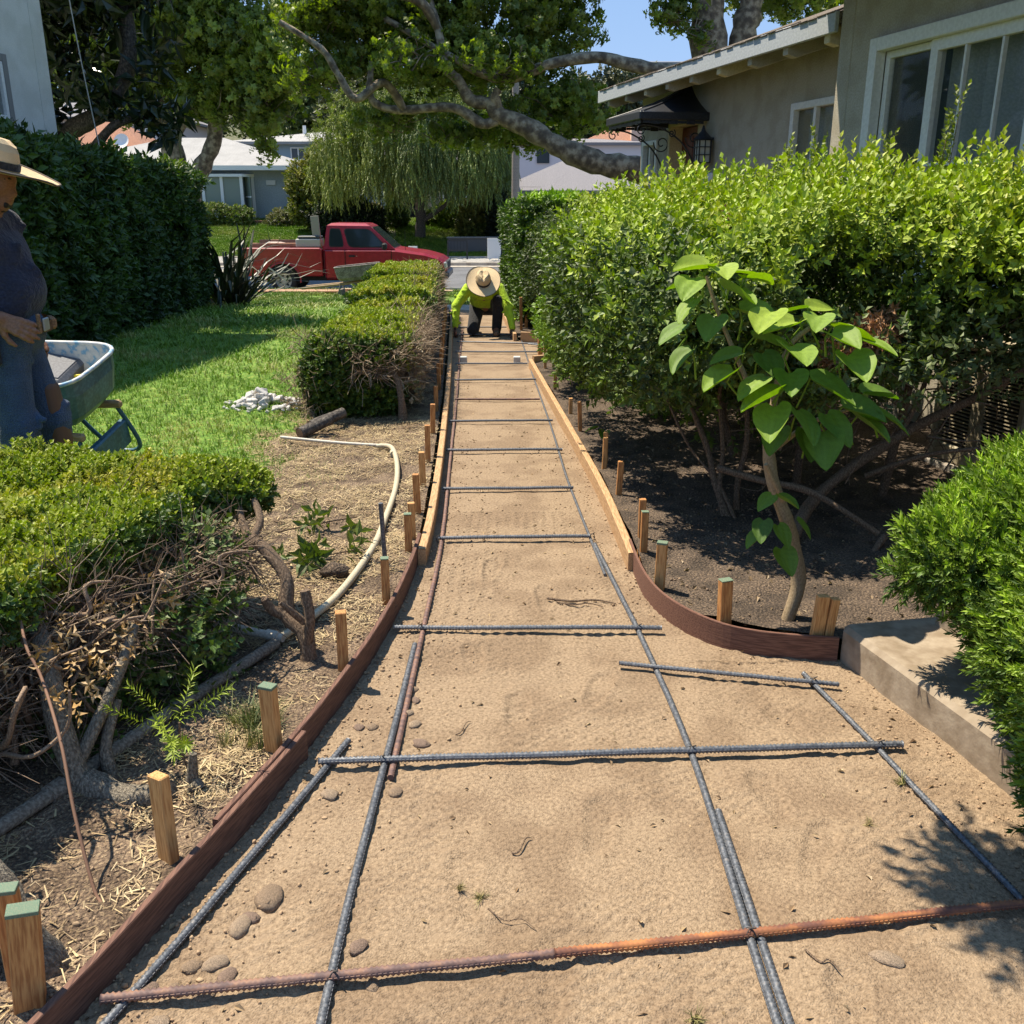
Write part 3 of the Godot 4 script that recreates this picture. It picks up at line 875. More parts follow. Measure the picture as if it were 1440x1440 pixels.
# rectangular frame in the zy plane
func frame_mesh(x: float, z0: float, z1: float, y0: float, y1: float, w: float, d: float, bars_z := [], bars_y := [], bw := 0.03) -> ArrayMesh:
	var mb := MB.new()
	mb.box(Vector3(x, (y0 + y1) / 2, z0 + w / 2), Vector3(d, y1 - y0, w), 0.004)
	mb.box(Vector3(x, (y0 + y1) / 2, z1 - w / 2), Vector3(d, y1 - y0, w), 0.004)
	mb.box(Vector3(x, y0 + w / 2, (z0 + z1) / 2), Vector3(d, w, z1 - z0 - 2 * w), 0.004)
	mb.box(Vector3(x, y1 - w / 2, (z0 + z1) / 2), Vector3(d, w, z1 - z0 - 2 * w), 0.004)
	for z in bars_z: mb.box(Vector3(x, (y0 + y1) / 2, z), Vector3(d * 0.7, y1 - y0 - 2 * w, bw), 0.002)
	for y in bars_y: mb.box(Vector3(x, y, (z0 + z1) / 2), Vector3(d * 0.62, bw, z1 - z0 - 2 * w), 0.002)
	return mb.done()

func gable_roof(w: float, d: float, h0: float, h1: float, over: float, hip: float, thick := 0.12) -> ArrayMesh:
	# eaves at h0 round a w x d plan centred on the origin, ridge along x shortened by hip
	var mb := MB.new()
	var x := w / 2 + over
	var z := d / 2 + over
	var rx := maxf(x - hip, 0.02)
	var e := [Vector3(-x, h0, z), Vector3(x, h0, z), Vector3(x, h0, -z), Vector3(-x, h0, -z)]
	var r0 := Vector3(-rx, h1, 0)
	var r1 := Vector3(rx, h1, 0)
	var mid := Vector3(0, h0 - 1.0, 0)
	mb.face([e[0], e[1], r1, r0], mid)
	mb.face([e[2], e[3], r0, r1], mid)
	mb.face([e[1], e[2], r1], mid)
	mb.face([e[3], e[0], r0], mid)
	var dn := Vector3(0, -thick, 0)
	for k in 4: mb.face([e[k], e[(k + 1) % 4], e[(k + 1) % 4] + dn, e[k] + dn], mid)
	mb.face([e[0] + dn, e[1] + dn, e[2] + dn, e[3] + dn], Vector3(0, h0 + 5, 0))
	return mb.done()

func window_part(o: Node3D, z0: float, z1: float, y0: float, y1: float, x: float, w: float, fm: Material, gm: Material, bz := [], by := []) -> void:
	var f := part("window", frame_mesh(x, z0, z1, y0, y1, w, 0.07, bz, by), fm, o)
	part("pane", boxm(Vector3(x + 0.01, (y0 + y1) / 2, (z0 + z1) / 2), Vector3(0.008, y1 - y0 - w * 2, z1 - z0 - w * 2)), gm, f)

func build_right_house() -> void:
	M.stucco = patches(mottled([[0.3, lin(0.40, 0.355, 0.27)], [0.7, lin(0.48, 0.43, 0.335)]], Vector3.ONE * 0.5, 0.95, 0.05, 4, 0.35, 0.1), lin(0.84, 0.82, 0.78), 1.6, 11)
	M.white_frame = mottled([[0.3, lin(0.68, 0.66, 0.61)], [0.7, lin(0.76, 0.74, 0.69)]], Vector3.ONE * 0.7, 0.5, 0.03, 3)
	M.cream = mottled([[0.3, lin(0.55, 0.46, 0.28)], [0.7, lin(0.63, 0.54, 0.35)]], Vector3.ONE * 0.5, 0.7, 0.03, 3)
	M.glass = mat(Color(0.5, 0.55, 0.53, 0.09), 0.03)
	M.glass.metallic_specular = 0.2
	M.glass.transparency = BaseMaterial3D.TRANSPARENCY_ALPHA
	M.dark = mat(lin(0.02, 0.02, 0.02), 0.9)
	M.blind = mottled([[0.3, lin(0.28, 0.30, 0.27)], [0.7, lin(0.36, 0.38, 0.345)]], Vector3.ONE * 0.4, 0.8, 0.03, 3)
	M.fascia = mottled([[0.3, lin(0.36, 0.385, 0.40)], [0.7, lin(0.44, 0.465, 0.48)]], Vector3.ONE * 0.5, 0.7, 0.03, 3)
	M.roof_brown = mottled([[0.3, lin(0.10, 0.075, 0.055)], [0.6, lin(0.19, 0.15, 0.11)], [0.8, lin(0.30, 0.24, 0.18)]], Vector3(0.4, 0.4, 0.4), 0.95, 0.04, 4, 1.0, 0.06)
	M.black_metal = mottled([[0.3, lin(0.016, 0.017, 0.02)], [0.7, lin(0.032, 0.034, 0.04)]], Vector3.ONE * 0.4, 0.45, 0.03, 3)
	M.red_door = mottled([[0.3, lin(0.13, 0.028, 0.018)], [0.7, lin(0.18, 0.042, 0.026)]], Vector3.ONE * 0.4, 0.45, 0.03, 3)
	var o := thing("stucco_house", "taupe stucco house beside the walk with black door awning and sliding window", "house", V(2.84, 0, 8.7), 0.238)
	var h := Basis()
	part("wall", wall_with(0.0, 0.22, 0.0, 7.2, -0.1, 3.85, [[0.42, 2.2, 1.24, 2.86]]), M.stucco, o)
	part("wall", boxm(Vector3(0.385, 1.9, -0.11), Vector3(0.77, 4.0, 0.22), 0.02), M.stucco, o)
	part("wall", wall_with(0.55, 0.77, -6.25, -0.222, -0.1, 3.35, [[-1.86, -1.05, 1.35, 2.62], [-5.02, -4.1, 0.62, 2.68], [-6.12, -5.62, 1.2, 2.5]]), M.stucco, o)
	part("wall", boxm(Vector3(4.4, 1.7, -6.14), Vector3(7.2, 3.5, 0.22)), M.stucco, o)
	part("wall", boxm(Vector3(8.1, 1.7, 0.5), Vector3(0.22, 3.5, 13.5)), M.stucco, o)
	part("wall", boxm(Vector3(4.1, 1.9, 7.1), Vector3(7.75, 3.9, 0.22)), M.stucco, o)
	part("floor", boxm(Vector3(4.3, 0.5, 0.4), Vector3(7.0, 0.14, 13.0)), M.dark, o)
	part("inner_wall", boxm(Vector3(3.2, 1.9, 0.4), Vector3(0.1, 2.8, 13.0)), mat(lin(0.16, 0.15, 0.13), 0.9), o)
	part("ceiling", boxm(Vector3(4.3, 3.02, 0.4), Vector3(6.9, 0.1, 12.8)), M.dark, o)
	# roof of the set-back part
	var mb := MB.new()
	var poly := PackedVector2Array([Vector2(0.0, 3.24), Vector2(4.4, 4.75), Vector2(8.8, 3.2), Vector2(8.8, 3.12), Vector2(4.4, 4.65), Vector2(0.0, 3.15)])
	mb.prism(poly, -6.55, -0.23)
	part("roof", mb.done(), M.roof_brown, o)
	mb = MB.new()
	poly = PackedVector2Array([Vector2(-0.95, 3.62), Vector2(4.4, 5.3), Vector2(9.4, 3.5), Vector2(9.4, 3.4), Vector2(4.4, 5.2), Vector2(-0.95, 3.5)])
	mb.prism(poly, -0.55, 7.9)
	part("roof", mb.done(), M.roof_brown, o)
	part("fascia", boxm(Vector3(-0.022, 3.165, -3.39), Vector3(0.04, 0.165, 6.3), 0.005), M.fascia, o)
	part("fascia", boxm(Vector3(-0.98, 3.52, 3.68), Vector3(0.04, 0.18, 8.45), 0.005), M.fascia, o)
	# shingle butts along the eave
	for i in 42:
		var zz := -0.32 - i * 0.148
		part("shingle", boxm(Vector3(0.09 + R(-0.012, 0.012), 3.285 + R(-0.004, 0.006), zz), Vector3(0.3, 0.014, 0.142), 0.003, Basis(Vector3.BACK, 0.33)), M.roof_brown, o)
	for i in 9:
		mb = MB.new()
		var rp := PackedVector2Array([Vector2(0.0, 3.09), Vector2(0.54, 3.27), Vector2(0.54, 3.1), Vector2(0.1, 2.96), Vector2(0.0, 2.985)])
		mb.prism(rp, -0.045, 0.045, Transform3D(Basis(), Vector3(0, 0.035, -0.42 - i * 0.72)), 0.006)
		part("rafter_tail", mb.done(), M.stucco if i % 3 else M.cream, o)
	# big sliding window: wide trim, two sashes, blinds hanging behind
	var w := part("window", frame_mesh(-0.015, 0.34, 2.28, 1.16, 2.94, 0.1, 0.09), M.white_frame, o)
	part("sill", boxm(Vector3(-0.06, 1.13, 1.31), Vector3(0.18, 0.06, 2.06), 0.01), M.white_frame, w)
	part("sash", frame_mesh(0.06, 0.44, 1.12, 1.26, 2.84, 0.055, 0.05), M.white_frame, w)
	part("sash", frame_mesh(0.02, 1.05, 2.19, 1.26, 2.84, 0.085, 0.05, [1.43, 1.8], [1.97], 0.022), M.white_frame, w)
	part("pane", boxm(Vector3(0.07, 2.05, 0.78), Vector3(0.006, 1.46, 0.57)), M.glass, w)
	part("pane", boxm(Vector3(0.035, 2.05, 1.62), Vector3(0.006, 1.4, 0.96)), M.glass, w)
	for i in 11:
		part("blind_slat", boxm(Vector3(0.2 + R(0, 0.008), 2.05, 1.1 + i * 0.1), Vector3(0.006, 1.5, 0.088), 0.0, Basis(Vector3.UP, 0.85 + R(-0.12, 0.12))), M.blind, w)
	# smaller window
	w = part("window", frame_mesh(0.57, -1.92, -0.99, 1.29, 2.68, 0.07, 0.07, [-1.45], [2.0], 0.05), M.white_frame, o)
	part("pane", boxm(Vector3(0.6, 1.98, -1.455), Vector3(0.006, 1.26, 0.8)), M.glass, w)
	part("curtain", wavy_curtain(0.74, -1.86, -1.05, 1.35, 2.62), M.blind, w)
	# tall window by the door
	w = part("window", frame_mesh(0.56, -6.16, -5.58, 1.16, 2.54, 0.06, 0.08, [-5.87], [], 0.04), M.white_frame, o)
	part("pane", boxm(Vector3(0.59, 1.85, -5.87), Vector3(0.006, 1.28, 0.48)), M.glass, w)
	part("curtain", wavy_curtain(0.74, -6.12, -5.62, 1.2, 2.5), mat(lin(0.45, 0.40, 0.36), 0.9), w)
	# door with its deep cream jamb
	part("door_jamb", frame_mesh(0.6, -5.08, -4.04, 0.56, 2.74, 0.075, 0.24), M.cream, o)
	var d := part("door", boxm(Vector3(0.68, 1.64, -4.56), Vector3(0.045, 2.02, 0.88), 0.004), M.red_door, o)
	for q in [[-4.77, 1.02, 0.55], [-4.35, 1.02, 0.55], [-4.77, 1.72, 0.66], [-4.35, 1.72, 0.66], [-4.77, 2.35, 0.36], [-4.35, 2.35, 0.36]]:
		part("panel", boxm(Vector3(0.655, q[1], q[0]), Vector3(0.02, q[2], 0.3), 0.009), M.red_door, d)
	mb = MB.new()
	mb.blob(Vector3(0.62, 1.55, -4.2), Vector3.ONE * 0.03, nz, 0.0)
	part("knob", mb.done(), mat(lin(0.5, 0.38, 0.16), 0.3, 0.9), d)
	part("mailbox", boxm(Vector3(0.5, 1.95, -3.72), Vector3(0.08, 0.2, 0.26), 0.01), M.white_frame, o)
	# flared black awning over the door
	mb = MB.new()
	var rings := []
	for k in 9:
		var t := k / 8.0
		var s := pow(1.0 - t, 1.75)
		var hw := 0.02 + 0.58 * s
		var pr := 0.02 + 0.86 * s
		var y := 2.76 + 0.45 * t
		rings.append([Vector3(0.545, y, -4.56 + hw), Vector3(0.545 - pr, y, -4.56 + hw), Vector3(0.545 - pr, y, -4.56 - hw), Vector3(0.545, y, -4.56 - hw)])
	for k in 8:
		for j in 3: mb.face([rings[k][j], rings[k][j + 1], rings[k + 1][j + 1], rings[k + 1][j]], Vector3(0.5, 2.3, -4.56))
	var aw := part("awning", mb.done(), M.black_metal, o)
	mb = MB.new()
	mb.box(Vector3(0.115, 2.715, -3.955), Vector3(0.9, 0.1, 0.045), 0.012)
	mb.box(Vector3(0.115, 2.715, -5.165), Vector3(0.9, 0.1, 0.045), 0.012)
	mb.box(Vector3(-0.345, 2.715, -4.56), Vector3(0.05, 0.1, 1.26), 0.012)
	part("gutter", mb.done(), M.black_metal, aw)
	for j in 2:
		var line := []
		for k in 9: line.append(rings[k][1 + j])
		mb = MB.new()
		mb.tube(line, [0.014], 6)
		part("seam", mb.done(), M.black_metal, aw)
	# cut-out valance under the gutter
	mb = MB.new()
	for i in 12: mb.box(Vector3(-0.33, 2.645, -4.03 - i * 0.098), Vector3(0.012, 0.05 if i % 2 else 0.032, 0.094))
	for i in 7:
		for zz in [-3.96, -5.16]: mb.box(Vector3(-0.26 + i * 0.115, 2.645, zz), Vector3(0.11, 0.05 if i % 2 else 0.032, 0.012))
	part("valance", mb.done(), M.black_metal, aw)
	for zz in [-4.03, -5.09]:
		mb = MB.new()
		var pts := curve([Vector3(-0.3, 2.62, zz), Vector3(-0.05, 2.58, zz), Vector3(0.25, 2.4, zz), Vector3(0.44, 2.1, zz), Vector3(0.5, 1.78, zz)], 6)
		mb.tube(pts, [0.011], 6)
		for q in [[Vector3(-0.3, 2.55, zz), 0.075, 0.0, 1.0], [Vector3(0.4, 1.76, zz), 0.1, 0.0, -1.0], [Vector3(0.4, 2.46, zz), 0.12, 3.0, 1.0], [Vector3(0.1, 2.52, zz), 0.05, 1.0, -1.0]]:
			var sp := []
			for k in 22:
				var an: float = q[2] + k * 0.42 * q[3]
				var rr: float = q[1] * (1.0 - k / 26.0)
				sp.append(q[0] + Vector3(cos(an), sin(an), 0) * rr)
			mb.tube(sp, [0.008], 5)
		part("scroll_bracket", mb.done(), M.black_metal, aw)
	# lantern on the wall
	var b := Transform3D(Basis(Vector3.UP, 0.238), V(2.84, 0, 8.7))
	var l := thing("wall_lantern", "black iron wall lantern with glass sides right of the red door", "lantern", b * Vector3(0.55, 2.2, -3.78), 0.238)
	part("bracket", boxm(Vector3(-0.05, 0.25, 0), Vector3(0.1, 0.03, 0.03), 0.005), M.black_metal, l)
	mb = MB.new()
	for sx in [-1, 1]:
		for sz in [-1, 1]: mb.box(Vector3(-0.14 + sx * 0.075, 0.1, sz * 0.075), Vector3(0.014, 0.26, 0.014))
	for yy in [-0.03, 0.06, 0.15, 0.23]:
		for s in [-1, 1]:
			mb.box(Vector3(-0.14 + s * 0.075, yy, 0), Vector3(0.012, 0.01, 0.136))
			mb.box(Vector3(-0.14, yy, s * 0.075), Vector3(0.136, 0.01, 0.012))
	for s in [-1, 1]:
		mb.box(Vector3(-0.14, 0.1, s * 0.075), Vector3(0.01, 0.256, 0.01))
		mb.box(Vector3(-0.14 + s * 0.075, 0.1, 0), Vector3(0.01, 0.256, 0.01))
	part("cage", mb.done(), M.black_metal, l)
	part("glass", boxm(Vector3(-0.14, 0.1, 0), Vector3(0.13, 0.25, 0.13)), mat(lin(0.5, 0.5, 0.44), 0.4), l)
	mb = MB.new()
	mb.lathe([Vector2(0.13, 0.0), Vector2(0.07, 0.06), Vector2(0.03, 0.1), Vector2(0.012, 0.16), Vector2(0.0, 0.17)], 8, Vector3(-0.14, 0.235, 0))
	part("cap", mb.done(), M.black_metal, l)
	# air conditioner
	var beige := patches(mottled([[0.3, lin(0.36, 0.31, 0.21)], [0.7, lin(0.46, 0.40, 0.285)]], Vector3.ONE * 0.5, 0.6, 0.03, 4, 0.0, 0.05, false), lin(0.7, 0.66, 0.6), 0.8, 12)
	var ac := thing("air_conditioner", "beige louvred air conditioner outside the stucco house behind the tall bush", "air conditioner", b * Vector3(-0.30, 0.0, 2.85), 0.238)
	part("pad", boxm(Vector3(0, 0.045, 0), Vector3(0.78, 0.09, 0.9), 0.01), M.concrete, ac)
	part("base_pan", boxm(Vector3(0, 0.15, 0), Vector3(0.7, 0.12, 0.8), 0.015), beige, ac)
	part("top_cover", boxm(Vector3(0, 0.86, 0), Vector3(0.72, 0.07, 0.82), 0.02), beige, ac)
	part("coil", boxm(Vector3(0, 0.52, 0), Vector3(0.6, 0.62, 0.7)), M.dark, ac)
	for s in [-1, 1]:
		for u in [-1, 1]: part("corner_post", boxm(Vector3(s * 0.32, 0.52, u * 0.37), Vector3(0.06, 0.62, 0.06), 0.012), beige, ac)
		part("mullion", boxm(Vector3(s * 0.335, 0.52, 0.0), Vector3(0.02, 0.62, 0.11), 0.004), beige, ac)
	for s in [-1, 1]:
		for i in 26:
			part("louver", boxm(Vector3(s * 0.335, 0.235 + i * 0.0228, 0), Vector3(0.02, 0.006, 0.68)), M.ac_grille if M.has("ac_grille") else beige, ac)
	for i in 26: part("louver", boxm(Vector3(0, 0.235 + i * 0.0228, 0.385), Vector3(0.58, 0.006, 0.02)), beige, ac)
	# concrete landing with a second step
	var st := thing("concrete_landing", "low poured concrete landing with rounded edge beside the clipped shrub", "landing", V(1.28, 0, 3.33))
	mb = MB.new()
	var lp := PackedVector2Array([Vector2(0, 0), Vector2(0.24, -0.93), Vector2(0.42, -1.6), Vector2(2.2, -1.4), Vector2(2.2, 0.45), Vector2(0.5, 0.13), Vector2(0.02, 0.04)])
	mb.prism(lp, -0.1, 0.145, Transform3D(Basis(Vector3.RIGHT, -PI / 2), Vector3.ZERO), 0.018)
	part("slab", mb.done(), M.slab, st)
	mb = MB.new()
	lp = PackedVector2Array([Vector2(0.36, 0.02), Vector2(0.62, -0.95), Vector2(2.2, -0.6), Vector2(2.2, 0.42), Vector2(0.52, 0.11)])
	mb.prism(lp, 0.1, 0.285, Transform3D(Basis(Vector3.RIGHT, -PI / 2), Vector3.ZERO), 0.02)
	part("step", mb.done(), M.slab, st)

func wavy_curtain(x: float, z0: float, z1: float, y0: float, y1: float) -> ArrayMesh:
	var mb := MB.new()
	var pts := PackedVector3Array()
	for i in 2:
		for j in 41:
			var z := lerpf(z0, z1, j / 40.0)
			pts.append(Vector3(x + sin(j * 1.1) * 0.02, y1 if i == 0 else y0, z))
	mb.grid(2, 41, pts)
	return mb.done()

func build_left_house() -> void:
	M.left_wall = patches(mottled([[0.3, lin(0.61, 0.60, 0.54)], [0.7, lin(0.68, 0.67, 0.61)]], Vector3.ONE * 0.5, 0.95, 0.05, 4, 0.3, 0.1), lin(0.88, 0.88, 0.86), 2.2, 13)
	var o := thing("pale_house", "pale grey-green stucco house corner rising above the tall dark hedge", "house", V(-6.1, 0, 13.3), -0.17)
	part("wall", wall_with(-0.25, 0.0, 0.0, 6.5, -0.2, 6.5, [[0.68, 1.9, 2.66, 3.34]]), M.left_wall, o)
	part("wall", boxm(Vector3(-3.2, 3.15, -0.13), Vector3(6.4, 6.7, 0.25)), M.left_wall, o)
	part("wall", boxm(Vector3(-6.3, 3.15, 3.2), Vector3(0.25, 6.7, 6.4)), M.left_wall, o)
	part("wall", boxm(Vector3(-3.2, 3.15, 6.4), Vector3(6.0, 6.7, 0.25)), M.left_wall, o)
	part("roof", boxm(Vector3(-3.1, 6.6, 3.1), Vector3(7.0, 0.2, 7.4)), M.roof_brown, o)
	var w := part("window", frame_mesh(0.0, 0.6, 1.98, 2.58, 3.42, 0.085, 0.06), mat(lin(0.21, 0.2, 0.185), 0.7), o)
	part("sash", frame_mesh(0.0, 0.69, 1.89, 2.67, 3.33, 0.05, 0.05, [1.3], [], 0.04), M.white_frame, w)
	part("pane", boxm(Vector3(-0.02, 3.0, 1.29), Vector3(0.006, 0.56, 1.1)), M.glass, w)
	for i in 12: part("blind_slat", boxm(Vector3(-0.12, 2.7 + i * 0.052, 1.29), Vector3(0.03, 0.004, 1.18), 0.0, Basis(Vector3.BACK, 0.5)), M.blind, w)
	part("inner_wall", boxm(Vector3(-1.5, 3.0, 3.2), Vector3(0.1, 6.0, 6.0)), M.dark, o)

func far_house(called: String, label: String, x0: float, x1: float, a0: float, depth: float, base: float, eave: float, ridge: float, wm: Material, rm: Material, hip := 3.0, over := 0.5) -> Node3D:
	var o := thing(called, label, "house", V((x0 + x1) / 2, base, a0 + depth / 2), 0.0, "houses across the street")
	part("wall", boxm(Vector3(0, (eave - base) / 2 - 0.4, 0), Vector3(x1 - x0, eave - base + 0.8, depth)), wm, o)
	part("roof", gable_roof(x1 - x0, depth, eave - base + 0.08, ridge - base, over, hip, 0.16), rm, o)
	return o

# a window on the front of a far house; x, y in the house's own axes, z the front face
func far_window(o: Node3D, x0: float, x1: float, y0: float, y1: float, z: float, fm: Material, gm: Material, bars := []) -> void:
	var mb := MB.new()
	var w := 0.07
	var d := 0.08
	mb.box(Vector3((x0 + x1) / 2, y0 - w / 2, z), Vector3(x1 - x0 + 2 * w, w, d))
	mb.box(Vector3((x0 + x1) / 2, y1 + w / 2, z), Vector3(x1 - x0 + 2 * w, w, d))
	mb.box(Vector3(x0 - w / 2, (y0 + y1) / 2, z), Vector3(w, y1 - y0, d))
	mb.box(Vector3(x1 + w / 2, (y0 + y1) / 2, z), Vector3(w, y1 - y0, d))
	for b in bars: mb.box(Vector3(b, (y0 + y1) / 2, z), Vector3(w, y1 - y0, d * 0.8))
	var f := part("window", mb.done(), fm, o)
	part("pane", boxm(Vector3((x0 + x1) / 2, (y0 + y1) / 2, z - 0.01), Vector3(x1 - x0, y1 - y0, 0.05)), gm, f)

func dish(o: Node3D, at: Vector3, r: float, called := "satellite_dish") -> void:
	var mb := MB.new()
	mb.lathe([Vector2(0.0, 0.0), Vector2(r * 0.6, r * 0.08), Vector2(r, r * 0.25), Vector2(r, r * 0.28), Vector2(r * 0.6, r * 0.12), Vector2(0.0, r * 0.04)], 16, at, Basis(Vector3.RIGHT, 1.2))
	mb.tube([at, at + Vector3(0, -r * 1.3, -0.1)], [0.04], 6)
	part(called, mb.done(), M.white_paint, o)

func build_far_houses() -> void:
	M.white_paint = mat(lin(0.74, 0.74, 0.72), 0.6)
	var slate := patches(mottled([[0.3, lin(0.235, 0.275, 0.285)], [0.7, lin(0.28, 0.32, 0.33)]], Vector3.ONE * 2.0, 0.9, 0.05, 4), lin(0.9, 0.9, 0.9), 6.0, 14)
	var pale_roof := patches(mottled([[0.3, lin(0.36, 0.345, 0.325)], [0.7, lin(0.44, 0.425, 0.405)]], Vector3(2.0, 0.25, 0.6), 0.95, 0.04, 4, 2.0, 0.05), lin(0.88, 0.88, 0.88), 5.0, 15)
	var blue := mat(lin(0.27, 0.36, 0.44), 0.9)
	var mauve := mat(lin(0.50, 0.43, 0.42), 0.9)
	var tile := mottled([[0.3, lin(0.42, 0.19, 0.11)], [0.7, lin(0.58, 0.30, 0.19)]], Vector3(0.6, 0.4, 0.4), 0.9, 0.05, 4, 4.0, 0.06)
	var grey_roof := mottled([[0.3, lin(0.20, 0.185, 0.19)], [0.7, lin(0.30, 0.28, 0.285)]], Vector3(1.2, 0.3, 0.5), 0.95, 0.05, 4, 2.0, 0.06)
	var cream := mat(lin(0.55, 0.46, 0.36), 0.9)
	var brick := mottled([[0.3, lin(0.18, 0.085, 0.055)], [0.6, lin(0.30, 0.15, 0.10)], [0.8, lin(0.36, 0.21, 0.15)]], Vector3(0.6, 0.25, 0.6), 0.95, 0.06, 4, 2.0, 0.06)
	var curtain_glass := mat(lin(0.19, 0.235, 0.19), 0.25)
	var dark_glass := mat(lin(0.035, 0.045, 0.055), 0.12)
	# slate-blue bungalow with a bay window
	var o := far_house("slate_bungalow", "slate-blue bungalow with pale hip roof and white bay window across the street", -21.0, -10.1, 45.7, 9.0, 0.95, 3.2, 4.75, slate, pale_roof, 4.6, 0.45)
	var fx := -15.55
	var mb := MB.new()
	var bay := PackedVector2Array([Vector2(-14.4 - fx, 0), Vector2(-14.0 - fx, 0.5), Vector2(-12.2 - fx, 0.5), Vector2(-11.8 - fx, 0)])
	mb.prism(bay, 0.0, 0.28, Transform3D(Basis(Vector3.RIGHT, PI / 2), Vector3(0, 0.28, 4.5)))
	var bw := part("window", mb.done(), M.white_paint, o, "white bay window")
	mb = MB.new()
	mb.prism(PackedVector2Array([Vector2(-14.45 - fx, 0), Vector2(-14.05 - fx, 0.6), Vector2(-12.15 - fx, 0.6), Vector2(-11.75 - fx, 0)]), 0.0, 0.12, Transform3D(Basis(Vector3.RIGHT, PI / 2), Vector3(0, 1.98, 4.5)))
	part("bay_roof", mb.done(), M.white_paint, bw)
	for q in [[-13.97, 5.0], [-13.12, 5.0], [-12.23, 5.0], [-14.36, 4.53], [-11.84, 4.53]]: part("frame", boxm(Vector3(q[0] - fx, 1.07, q[1] - 0.03), Vector3(0.13, 1.58, 0.1)), M.white_paint, bw)
	part("pane", boxm(Vector3(-13.1 - fx, 1.07, 4.93), Vector3(1.7, 1.56, 0.05)), curtain_glass, bw)
	part("pane", boxm(Vector3(-14.18 - fx, 1.07, 4.73), Vector3(0.55, 1.56, 0.05), 0.0, Basis(Vector3.UP, 0.9)), curtain_glass, bw)
	part("pane", boxm(Vector3(-12.02 - fx, 1.07, 4.73), Vector3(0.55, 1.56, 0.05), 0.0, Basis(Vector3.UP, -0.9)), curtain_glass, bw)
	part("frame", boxm(Vector3(-12.0 - fx, 1.0, 4.77), Vector3(0.5, 0.06, 0.07), 0.0, Basis(Vector3.UP, -0.9)), M.white_paint, bw)
	part("vent", boxm(Vector3(-11.0 - fx, 1.62, 4.52), Vector3(0.42, 0.2, 0.06)), mat(lin(0.5, 0.5, 0.48), 0.8), o)
	part("fascia", boxm(Vector3(0, 2.24, 5.0), Vector3(11.9, 0.2, 0.06)), M.white_paint, o)
	# low brick wall with courses that can be told apart
	var bwall := thing("brick_planter", "low brown brick planter wall in front of the slate-blue bungalow", "planter wall", V(-11.8, 0.35, 44.3))
	for r in 3:
		for i in 14:
			part("brick", boxm(Vector3(-2.6 + i * 0.4 + (0.2 if r % 2 else 0.0), 0.1 + r * 0.2 + R(-0.004, 0.004), R(-0.01, 0.01)), Vector3(0.385, 0.185, 0.2), 0.012), brick, bwall)
	part("soil", boxm(Vector3(0.1, 0.3, -0.55), Vector3(5.4, 0.5, 0.85)), M.dark_soil, bwall)
	# two-storey blue house behind
	o = far_house("blue_two_storey_house", "pale-roofed blue two-storey house behind the slate-blue bungalow", -17.0, -7.5, 62.0, 9.0, 1.8, 5.15, 6.1, blue, pale_roof, 5.0, 0.5)
	far_window(o, -13.5 + 12.25, -12.7 + 12.25, 2.45, 3.05, 4.55, M.white_paint, dark_glass, [-0.85])
	mb = MB.new()
	mb.tube([Vector3(-0.8, 4.0, 2.5), Vector3(-0.8, 4.5, 2.5)], [0.12, 0.1], 8)
	part("roof_vent", mb.done(), M.white_paint, o)
	# mauve house and orange roof at far left
	o = far_house("mauve_house", "mauve stucco house with white-framed windows far behind the tall hedge", -36.0, -23.5, 70.0, 9.0, 2.2, 7.2, 8.6, mauve, grey_roof, 3.0, 0.4)
	far_window(o, 3.0, 3.8, 2.9, 4.3, 4.55, M.white_paint, dark_glass, [3.4])
	far_window(o, 4.6, 5.2, 2.9, 4.3, 4.55, M.white_paint, dark_glass)
	o = far_house("orange_roofed_house", "low house with orange tile roof between the hedge and the mauve house", -27.0, -20.5, 57.0, 7.0, 1.4, 4.2, 6.3, mauve, tile, 3.2, 0.4)
	dish(o, Vector3(1.6, 3.6, 2.9), 0.42)
	# house behind the weeping tree: blue-grey part, dark carport, brick pier, cream part
	o = far_house("carport_house", "house with white railing, dark carport and brick pier behind the weeping tree", -9.2, -0.6, 47.2, 8.0, 0.75, 3.5, 4.6, cream, grey_roof, 3.0, 0.5)
	var cx := -4.9
	part("porch_wall", boxm(Vector3(-6.7 - cx, 1.2, 4.15), Vector3(1.5, 2.4, 0.3)), mat(lin(0.24, 0.29, 0.36), 0.9), o)
	part("carport_opening", boxm(Vector3(-5.15 - cx, 1.0, 4.06), Vector3(1.5, 2.1, 0.15)), M.dark, o)
	var rail := part("railing", boxm(Vector3(-6.05 - cx, 1.0, 4.5), Vector3(0.1, 2.3, 0.1)), M.white_paint, o)
	for i in 6: part("rung", boxm(Vector3(-6.3 - cx, 0.25 + i * 0.26, 4.5), Vector3(0.5, 0.07, 0.06)), M.white_paint, rail)
	var pier := part("brick_pier", boxm(Vector3(-4.28 - cx, 1.2, 4.3), Vector3(0.5, 2.6, 0.5)), brick, o)
	for i in 12: part("brick", boxm(Vector3(-4.28 - cx + R(-0.01, 0.01), 0.1 + i * 0.2, 4.56), Vector3(0.52, 0.17, 0.06)), brick, pier)
	far_window(o, -3.2 - cx, -2.2 - cx, 0.9, 2.0, 4.03, M.white_paint, dark_glass, [-2.7 - cx])
	# grey-roofed house on the right and the white house above it
	o = far_house("grey_shingled_house", "house with grey shingle roof and dark garage under the leaning tree limb", -0.4, 9.5, 50.0, 9.0, 0.9, 2.2, 4.2, cream, grey_roof, 4.5, 0.5)
	part("garage_door", boxm(Vector3(-3.9, 0.6, 4.53), Vector3(1.6, 1.9, 0.1)), M.dark, o)
